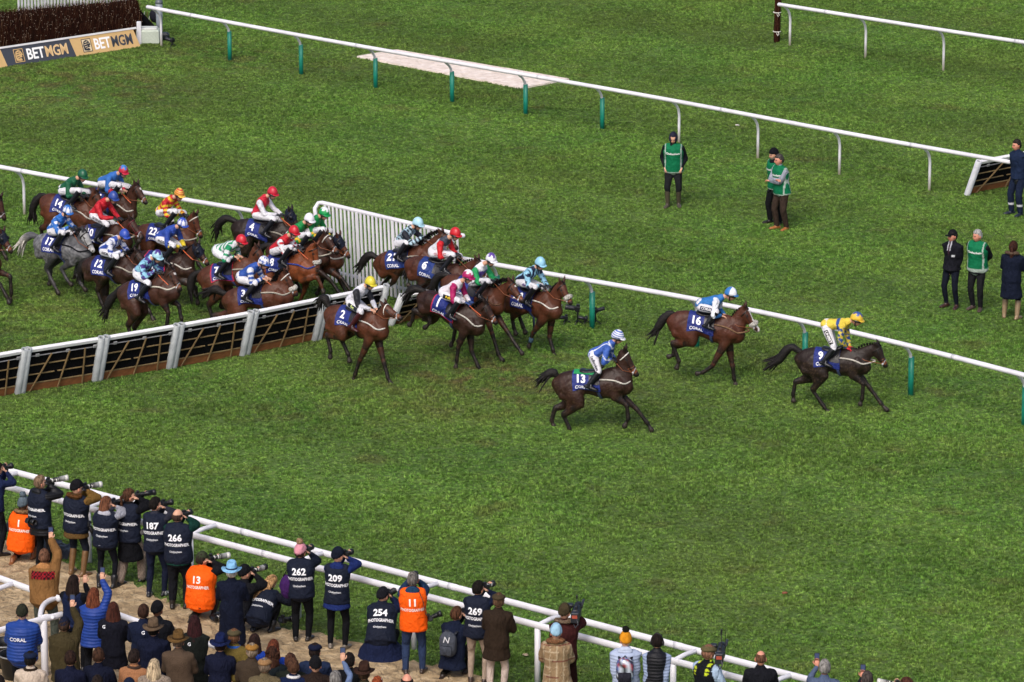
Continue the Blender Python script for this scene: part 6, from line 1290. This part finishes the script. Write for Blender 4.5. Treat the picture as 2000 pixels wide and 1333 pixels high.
P(1970, 483, 'woman with a brown ponytail in a long navy coat and pale boots', 20, 1.70, foot=(1973, 624), arms='front', jk='#141a2b', puff=.03, hem=.42, hair=('pony', '#3a2119'), boot=.8, shoe='#8a765a', furhood='#6d5a4c', hooddown='#1a2030')
# --- photographers along the crowd rail
P(-6, 905, 'person in navy at the left edge holding up a small camera', 55, 1.74, arms='cam', jk='#1b2444', cam=(.12, False, 'small black camera held by the person at the left edge'))
P(40, 975, 'kneeling photographer in an orange bib numbered 1 with a grey bobble hat', 15, 1.76, foot=(42, 1098), arms='cam', legs='kneel', hy=25, jk='#4a2f22', puff=.035, **OB('1'), tr='#2c221c', hat=('pombeanie', '#55626c', '#6a7a86'), hair=('short', '#5a4030'), hooddown='#4a2f22', furhood='#9a7a58', shoe='#7a4a28', boot=.3, cam=(.16, False, 'black camera at the eye of the kneeling photographer numbered 1'))
_, J_, o_, a_ = P(78, 931, 'photographer with fair streaked hair in a black padded jacket, long lens to her eye', 45, 1.76, arms='cam', hy=22, hp=-4, jk='#14151a', jmat=M_PUFFER, puff=.03, hem=.22, **PB(''), tr='#101114', hair=('short', '#7a6450'), hooddown='#14151a', glove='#15161a', cam=(.30, True, 'long pale-ringed lens camera of the fair-haired photographer in black'))
hung(o_, a_, (.0, -.24, .98), .1, False, 'grey camera body hanging on the back of the fair-haired photographer', (1, 0, 0))
_, J_, o_, a_ = P(150, 938, 'photographer in a black woolly hat, brown fur-hooded coat and tan boots', 30, 1.76, arms='cam', hy=30, jk='#5a4426', puff=.03, hem=.2, sleeve='#6a5028', **PB(''), tr='#1a1e2a', hat=('beanie', '#141418'), hair=None, hooddown='#4a3822', furhood='#6a4628', boot=.95, shoe='#6a4e30', glove='#1a1a1e', cam=(.26, True, 'long lens camera of the photographer in the black woolly hat'))
hung(o_, a_, (.2, .06, .98), .2, False, 'black camera hanging at the hip of the photographer in tan boots', (.6, .2, -1))
P(207, 972, 'photographer with straight auburn hair and a pale grey hood under a navy bib', 18, 1.68, arms='cam', hy=35, jk='#8f919b', puff=.018, **PB(''), tr='#12141c', loose=0, hair=('long', '#6a4430'), hooddown='#a9aab4', shoe='#14151a', boot=.35, cam=(.16, False, 'camera of the auburn-haired photographer with the grey hood'))
_, J_, o_, a_ = P(252, 957, 'photographer with tied brown hair in a long black coat and pale checked trousers', 32, 1.78, arms='cam', legs='stride', hy=40, hp=-4, jk='#101116', puff=.03, hem=.45, **PB(''), tr='#8d7f74', tcheck=1, loose=.035, hair=('pony', '#4f3424'), shoe='#1a1716', cam=(.26, False, 'long black lens camera of the photographer in the long black coat'))
hung(o_, a_, (.22, .1, .98), .14, False, 'black camera swinging beside the long black coat', (.8, .2, -.6))
P(303, 974, 'photographer numbered 187 in a navy bib with grey sleeves and striped trainers', 18, 1.80, arms='cam', hy=40, jk='#2b2d38', **PB('187'), tr='#171c30', hair=('short', '#17120f'), shoe='#191a20', shoestripe=1, cam=(.12, False, 'small camera shaded by a raised palm above the striped trainers'))
P(347, 996, 'balding photographer numbered 266 with dark green sleeves', 12, 1.80, arms='cam', hy=26, jk='#12372f', puff=.03, hem=.14, **PB('266'), tr='#14151a', loose=.03, hair=('sides', '#3a2c26'), shoe='#241e1a', boot=.25, w=1.08, cam=(.12, False, 'camera at the face of the balding man with green sleeves'))
_, J_, o_, a_ = P(409, 1083, 'kneeling photographer in an orange bib numbered 13 and a camouflage cap', 20, 1.80, foot=(392, 1212), arms='cam', legs='kneel', hy=42, jk='#16171c', puff=.035, hem=.14, **OB('13'), tr='#33302c', hat=('cap', '#343b2a'), hair=('short', '#2c241f'), w=1.12, cam=(.30, True, 'white telephoto lens camera of the photographer numbered 13'))
camera_thing(at(418, 1207, .1), (.75, .55, -.12), .42, True, 'large black and white telephoto camera lying on the sand', up=(0, 0, 1))
P(478, 1104, 'kneeling photographer in black just behind the blue-hatted woman', 30, 1.76, arms='cam', legs='kneel', hy=20, hp=-3, jk='#14151a', puff=.03, tr='#15161a', hat=('beanie', '#111216'), hair=None, cam=(.24, True, 'camera with pale hood held above the blue-hatted woman'))
_, J_, o_, a_ = P(528, 1140, 'crouching blonde photographer in a navy bib bending over a camera', 28, 1.70, foot=(512, 1236), arms='knee', legs='crouch', lean=48, hp=40, hy=20, jk='#151824', puff=.03, **PB(''), tr='#121318', hair=('long', '#b08a60'), shoe='#1a1b20', boot=.3)
hung(o_, a_, (.28, .2, .22), .18, False, 'black camera resting by the crouching blonde photographer', (.3, 1, -.2))
P(587, 1062, 'photographer numbered 262 in a pink bobble hat', 8, 1.72, arms='cam', hy=24, jk='#141a28', puff=.025, **PB('262'), tr='#101115', loose=.015, hat=('pombeanie', '#c98a98', '#b09070'), hair=('short', '#3a2a22'), shoe='#2a2522', cam=(.12, False, 'camera held up under the pink bobble hat'))
P(660, 1070, 'photographer numbered 209 with royal blue sleeves and a dark cap', 12, 1.80, arms='cam', hy=30, jk='#1c2a5e', puff=.022, hem=.2, **PB('209'), tr='#121317', loose=.01, hat=('beanie', '#121826'), hair=None, hooddown='#1c2a5e', shoe='#6a6258', cam=(.12, False, 'camera held up between royal blue sleeves'))
P(750, 1183, 'squatting photographer numbered 254 whose long navy coat spreads behind', 8, 1.78, foot=(744, 1286), arms='cam', legs='squat', lean=32, hy=25, jk='#161e3a', puff=.035, hem=.36, hemflare=.22, spread=1, **PB('254'), tr='#121317', hat=('beanie', '#17181e'), hair=None, shoe='#3a342e', cam=(.12, False, 'camera of the squatting photographer in the spread coat'))
_, J_, o_, a_ = P(806, 1120, 'grey-haired photographer in an orange bib numbered 11 and blue jeans', 2, 1.80, arms='cam', hy=4, jk='#1f3350', puff=.026, **OB('11'), tr='#2c3a58', loose=.015, hair=('short', '#6f6a66'), hooddown='#1f3a56', shoe='#3a2e26', cam=(.12, False, 'camera of the grey-haired photographer numbered 11'))
hung(o_, a_, (.26, .06, .98), .16, False, 'black camera on a brown strap beside the orange bib numbered 11', (.8, .2, .3))
MB().add(*loft([world(o_, a_, q) for q in ((.10, -.10, 1.50), (.17, -.19, 1.36), (.21, -.2, 1.15), (.26, .0, 1.0))], [(.025, .006)], (0, 1, 0), 6), lin('#4a2c18'), M_LEATHER).build('camera_strap', None, label='brown leather camera strap over the orange bib numbered 11', category='strap')
P(884, 1204, 'crouching brown-haired photographer in navy carrying a grey backpack', 22, 1.78, foot=(884, 1322), arms='cam', legs='kneel', lean=14, hy=25, jk='#151c30', puff=.03, hem=.2, tr='#15130f', hair=('short', '#4f3424'), shoe='#2c221c', pack=('dark grey backpack with a big outlined letter on a crouching photographer', 'N'), cam=(.12, False, 'camera of the crouching photographer with the backpack'))
P(934, 1137, 'photographer numbered 269 in beige trousers', 14, 1.80, arms='cam', hy=28, jk='#161d33', puff=.022, **PB('269'), tr='#a08f80', loose=.005, hair=('short', '#17120f'), shoe='#3a2c24', cam=(.16, True, 'pale-lensed camera of the photographer in beige trousers'))
P(974, 1159, 'man in a dark brown waxed jacket, tweed cap and white trousers', 16, 1.78, arms='front', jk='#2c221a', puff=.03, hem=.26, tr='#b9aaa0', loose=.01, hat=('flat', '#3f3627'), hair=('short', '#5a4432'), shoe='#5a3a26')
P(1103, 1180, 'camera operator in dark red overalls with a fur hood', 14, 1.80, arms=('down', 'cam'), hy=12, jk='#3a1a1a', puff=.035, hem=.1, tr='#2c1715', loose=.03, hat=('beanie', '#3c3424'), hair=None, hooddown='#3a1a1a', furhood='#7d6a58', w=1.1, tv=('shoulder broadcast camera of the operator in dark red overalls', .3))
P(1384, 1260, 'broadcast operator in a black vest with yellow flashes and an olive cap', 38, 1.80, arms=('front', 'front'), hy=20, jk='#15171c', sleeve='#9fb4cc', puff=.03, tr='#15161a', hat=('flat', '#5a5238'), hair=('short', '#7d5a48'), w=1.1, yellow=1, tv=('broadcast camera with foam microphone beside the black-vested operator', .42))
# --- spectators
P(452, 1096, 'woman in a pale blue hat and long navy coat', 6, 1.74, arms='front', jk='#111627', puff=.028, hem=.55, tr='#2a1216', hat=('fedora', '#7fb2d8', '#2c3d56'), hair=('short', '#d0c9be'), boot=.9, shoe='#3a1418')
P(86, 1075, 'man in a tan jacket with red checked shoulders raising a phone', 8, 1.82, arms=('down', 'phonehi'), jk='#7d5a35', puff=.05, tr='#4a5048', loose=.02, hair=('short', '#6a4a38'), hooddown='#a8774a', w=1.12, yoke=('#8a1a24', '#1c1214'), phone=(1, 'phone raised by the man in the tan jacket'))
P(143, 1126, 'woman with long dark hair in a navy gilet', 14, 1.70, arms='phonelow', jk='#141d38', sleeve='#101116', tr='#101116', hair=('long', '#211613'))
P(183, 1151, 'woman with long auburn hair in a royal blue jacket raising a phone', 14, 1.70, arms=('down', 'phonehi'), jk='#1d3a84', jmat=M_PUFFER, puff=.03, hem=.18, tr='#14151a', hair=('long', '#6a3a26'), phone=(1, 'phone raised by the woman in royal blue'))
P(43, 1182, 'man in a blue padded coat with a dark woolly hat by the curved rail', 5, 1.78, arms='front', jk='#1c3a80', jmat=M_PUFFER, puff=.055, tr='#121318', hat=('beanie', '#26281f'), hair=None, w=1.1, jtext=[('CORAL', .085, .30, '#e8e8ee', -.04)])
P(125, 1206, 'man in a navy cap and olive waxed coat raising a phone', 8, 1.80, arms=('down', 'phonehi'), jk='#3a3320', puff=.04, hem=.2, tr='#14161e', hat=('cap', '#131a2e'), hair=('short', '#3a2a20'), w=1.1, phone=(1, 'phone raised by the man in the olive coat'))
P(221, 1179, 'woman with red-brown hair held by a clip, in a dark navy waxed jacket', 10, 1.72, arms='front', jk='#14151f', puff=.03, hem=.25, tr='#101115', hair=('long', '#43231a'), jtext=[('G', .08, .42, '#e6e8ee', -.12)])
P(280, 1183, 'brown-haired man in a navy jacket marked with a white letter', 10, 1.80, arms='front', jk='#141b30', puff=.028, tr='#15161c', hair=('short', '#38241c'), jtext=[('G', .08, .40, '#e6e8ee', .04)])
P(307, 1175, 'man in a black jacket and black woolly hat behind the brown fedora', 16, 1.80, arms='front', jk='#12141a', puff=.035, tr='#14151a', hat=('beanie', '#101115'), hair=None, skin='d')
P(299, 1208, 'man in a grey-brown fedora and dark navy coat', 8, 1.80, arms='front', jk='#11162a', puff=.03, hem=.3, tr='#15161c', hat=('fedora', '#5a4a3a', '#3c3026'), hair=('short', '#17120f'))
P(348, 1231, 'man in an olive felt fedora and brown tweed overcoat', 6, 1.82, arms='front', jk='#4d3f33', jmat=M_TWEED, puff=.03, hem=.45, tr='#2c2622', hat=('fedora', '#5c4526', '#3a2a18'), hair=('short', '#6a5a4c'), w=1.1)
P(380, 1205, 'woman with long dark red hair in a black-green coat', 6, 1.76, arms='down', jk='#171b19', puff=.03, hem=.35, tr='#3a2320', hair=('long', '#2f1517'), jtext=[('G', .08, .38, '#e6e8ee', -.06)])
P(59, 1273, 'man in a navy flat cap and cream coat', 6, 1.78, arms='front', jk='#b9aa9a', puff=.03, hem=.3, tr='#23232a', hat=('flat', '#141e36'), hair=('short', '#17120f'), collar=1, scarf='#2a2018')
P(137, 1274, 'brown-haired man in a navy suit, third from lower left', 10, 1.78, arms='front', jk='#11152a', puff=.012, hem=.12, tr='#11152a', hair=('short', '#2c1c16'))
P(192, 1268, 'brown-haired man in a navy coat just left of the tan sweater', 8, 1.78, arms='front', jk='#101426', puff=.02, hem=.2, tr='#11152a', hair=('short', '#402a1e'))
P(262, 1271, 'man in an orange-tan sweater with a checked scarf', 12, 1.78, arms='front', jk='#916546', jmat=M_TWEED, puff=.02, tr='#23242c', hair=('short', '#241a17'), scarf='#3a2c26')
P(301, 1290, 'blonde woman with a dark hairband and cream fur coat', 4, 1.68, arms='front', jk='#a39383', jmat=M_FUR, puff=.05, hem=.3, tr='#1c1c20', hair=('long', '#b5a284'), hat=('band', '#1c1a1e'))
P(190, 1322, 'dark cropped head at the bottom edge below the navy suits', 5, 1.76, arms='front', jk='#191c22', hair=('short', '#231a17'))
P(252, 1326, 'top of a navy woolly hat at the bottom edge', 5, 1.76, arms='front', jk='#15182a', hat=('beanie', '#141c30'), hair=None)
P(-2, 1322, 'dark-haired person cut off at the lower left corner', 5, 1.76, arms='front', jk='#16181c', hair=('short', '#1c1412'))
P(430, 1238, 'person in a navy blue felt fedora', 10, 1.76, arms='front', jk='#12162a', puff=.02, hat=('fedora', '#131d42', '#0d1330'), hair=('short', '#2a1c16'))
P(457, 1229, 'man in an olive-yellow tweed coat and tweed cap with hands clasped behind', 8, 1.82, arms='behind', jk='#5f5228', jmat=M_TWEED, puff=.035, hem=.35, tr='#5a4c28', hat=('flat', '#4b4430'), hair=('short', '#6a4a34'), scarf='#1f56a8', w=1.1)
P(492, 1257, 'man in a mustard cap and brown tweed coat', 8, 1.78, arms='front', jk='#3a3026', jmat=M_TWEED, puff=.03, hem=.35, tr='#3a3026', hat=('flat', '#8d6630'), hair=('short', '#8a7a68'))
P(497, 1241, 'dark brown-haired woman with a bright blue collar', 4, 1.68, arms='front', jk='#1d3c94', puff=.02, hair=('long', '#2a1a16'))
P(534, 1252, 'woman with smooth auburn hair in blue behind the curly-haired woman', 2, 1.70, arms='front', jk='#1d3c94', puff=.02, hair=('long', '#5f3120'))
P(531, 1266, 'woman with long curly brown hair', 2, 1.68, arms='front', jk='#151c20', puff=.02, hair=('curly', '#3c2419'))
P(517, 1286, 'man in a sand-coloured cap and pale green-brown coat', 8, 1.78, arms='front', jk='#5c523c', puff=.035, hem=.3, hat=('flat', '#8a6a48'), hair=('short', '#7a6a5a'))
P(567, 1279, 'man with brown hair and a dark green coat', 4, 1.76, arms='front', jk='#1c211c', puff=.025, hair=('short', '#4a3024'))
P(573, 1290, 'brown-haired man in a navy suit with a white collar', 4, 1.76, arms='front', jk='#111c3c', puff=.012, hair=('short', '#4f3526'), scarf='#c9c9cc')
P(615, 1257, 'man in a navy flat cap and slate blue coat', 8, 1.80, arms='front', jk='#1f2a44', puff=.03, hat=('flat', '#11172c'), hair=('short', '#241a17'))
P(616, 1283, 'person in a black woolly hat and dark brown coat with small white lettering', 4, 1.78, arms='front', jk='#261c18', puff=.035, hat=('beanie', '#121216'), hair=None, w=1.1, jtext=[('Ladbrokes', .045, .40, '#d9d9de', 0)])
P(682, 1278, 'man with cropped dark hair in a black jacket with white lettering', 10, 1.76, arms='front', jk='#101216', puff=.03, hair=('short', '#1c1614'), jtext=[('Ladbrokes', .07, .30, '#d9d9de', -.06)])
P(655, 1313, 'grey-haired man in a pale blue shirt raising a phone', 6, 1.78, arms=('front', 'phonehi'), jk='#5f7296', puff=.008, hair=('short', '#7a7876'), phone=(1, 'phone raised by the grey-haired man in the blue shirt'))
P(711, 1293, 'man in a dark brown fedora and olive coat', 6, 1.78, arms='front', jk='#3c3626', puff=.03, hem=.3, hat=('fedora', '#33211a', '#20140f'), hair=('short', '#4a3a2c'))
P(737, 1324, 'red-haired person wearing a white headpiece at the bottom edge', 4, 1.7, arms='front', jk='#5a3a2c', hair=('long', '#8a4326'), hat=('band', '#dadada'))
P(795, 1318, 'bald head with a dark fringe at the bottom edge', 4, 1.76, arms='front', jk='#2a2320', hair=('sides', '#241a17'), skin='r')
P(1086, 1219, 'woman in a pale blue woolly hat and beige checked poncho with a fur collar', 6, 1.72, arms='front', jk='#8a7458', puff=.04, hem=.42, hemflare=.12, tr='#a38a78', hat=('beanie', '#8fb4cc'), hair=None, hooddown='#8a7458', furhood='#8a6144', poncho=1)
P(1222, 1234, 'person in an orange-yellow bobble hat and pale blue padded jacket', 4, 1.74, arms='down', jk='#9daac4', jmat=M_PUFFER, puff=.045, tr='#101115', hat=('pombeanie', '#c9851e', '#20201c'), hair=None, hooddown='#a9b5cc', pack=('shiny multicoloured backpack on the pale blue padded jacket', 'shiny'))
P(1284, 1240, 'dark-haired man in a black padded gilet and headphones', 4, 1.80, arms='down', jk='#14151b', sleeve='#8d9cba', jmat=M_PUFFER, puff=.035, tr='#15161a', hair=('short', '#1c1412'), hat=('headphones', '#16161a'), armpuff=.1)
P(1486, 1273, 'balding man in a black fleece with white lettering', 4, 1.80, arms='front', jk='#15161c', puff=.03, hair=('balding', '#6a4a38'), skin='r', jtext=[('VENATOUR', .05, .20, '#c9c9d0', .0)])
P(1611, 1291, 'silver-haired man in a grey-blue suit holding up a phone', 8, 1.80, arms=('phone', 'front'), jk='#4d5a74', puff=.014, hair=('short', '#8a8784'), skin='r', phone=(0, 'phone held up by the silver-haired man in the grey-blue suit'))
P(1694, 1314, 'grey-templed head with a phone at the bottom edge', 8, 1.78, arms=('phone', 'front'), jk='#1c1c24', hair=('short', '#4a4340'), skin='r', phone=(0, 'phone at the bottom edge beside the grey-templed head'))
P(1771, 1326, 'top of a head with a pale telephoto lens at the bottom right', -25, 1.76, arms='cam', hy=-40, jk='#1c1c24', hair=('short', '#4a2c22'), cam=(.26, True, 'pale telephoto lens held at the bottom right edge'))
# purple bag beside the pink-hatted photographer
mb = MB(); V, F = ellipsoid((0, 0, 0), (.13, .1, .21), 10, 14); V = V + RNG.normal(0, .004, V.shape); mb.add(V, F, lin('#3c1f56'), M_CLOTH); mb.add(*loft([(-.06, 0, .18), (0, -.02, .3), (.07, 0, .18)], [.012], (0, 1, 0), 6), lin('#1a1420'), M_CLOTH)
q = at(563, 1247); mb.build('shoulder_bag', None, label='purple bag hanging beside the photographer in the pink bobble hat', category='bag').location = (q[0], q[1] - .15, .98)
# remote cameras standing on the turf
def remote(u, v, dirs, lb):
    c = at(u, v); root = empty('remote_camera', (c[0], c[1], 0), label=lb, category='camera'); bk = lin('#15161b')
    for dx, dz, yaw, s in dirs:
        ax = axes_from((math.cos(yaw), math.sin(yaw), .15)) * 1.0; o = np.array([dx, 0, dz]); mb = MB(); mb.add(*xf(box((0, 0, 0), (.13 * s, .08 * s, .1 * s), bev=.015), ax, o), bk, M_PLASTIC); mb.add(*xf(box((0, 0, .065 * s), (.06 * s, .06 * s, .04 * s), bev=.01), ax, o), bk, M_PLASTIC); mb.build('camera_body', root, False)
        V, F = lathe([(.04 * s, .03), (.045 * s, .1), (.045 * s, .18 * s), (.055 * s, .22 * s), (.048 * s, .22 * s)], 12); MB().add(*xf((V[:, [0, 2, 1]], F), ax, o), lin('#26272e'), M_PLASTIC).build('lens', root)
        mb = MB(); mb.add(*loft([o - [0, 0, .05], (o[0], 0, .06)], [.018], (1, 0, 0), 7), bk, M_PLASTIC)
        for a in (0, 2.1, 4.2): mb.add(*loft([(o[0], 0, .1), (o[0] + .12 * math.cos(a), .12 * math.sin(a), .01)], [.01], (0, 0, 1), 6), bk, M_PLASTIC)
        mb.build('stand', root)
remote(1110, 633, [(-.05, .13, 3.3, .9)], 'small black remote camera low on the turf, left of the green post')
remote(1128, 634, [(0, .34, 3.1, 1.2)], 'taller black remote camera on a stand beside the green post')
remote(1152, 634, [(-.08, .12, 2.9, .8), (.12, .3, .4, .9)], 'pair of black remote cameras standing behind the green post')
remote(337, 92, [(0, .17, 2.6, 1.0)], 'small black remote camera on the grass near the birch fence end')
# bits lying on the turf
for (u, v, c, lb) in ((1533, 1163, '#94604a', 'dry reddish-brown leaf lying on the near turf'), (1026, 1284, '#b9a58c', 'pale dry leaf on the turf behind the white-trousered man'), (1440, 248, '#c9c6bc', 'tiny pale leaf on the far turf')):
    q = at(u, v); V, F = ellipsoid((0, 0, 0), (.055, .04, .015), 6, 9); V = V + RNG.normal(0, .006, V.shape); MB().add(V, F, lin(c), M_CLOTH).build('fallen_leaf', None, label=lb, category='leaf').location = (q[0], q[1], .045)
bpy.data.objects.remove(_to)
for o in OBJS: COL.objects.link(o)
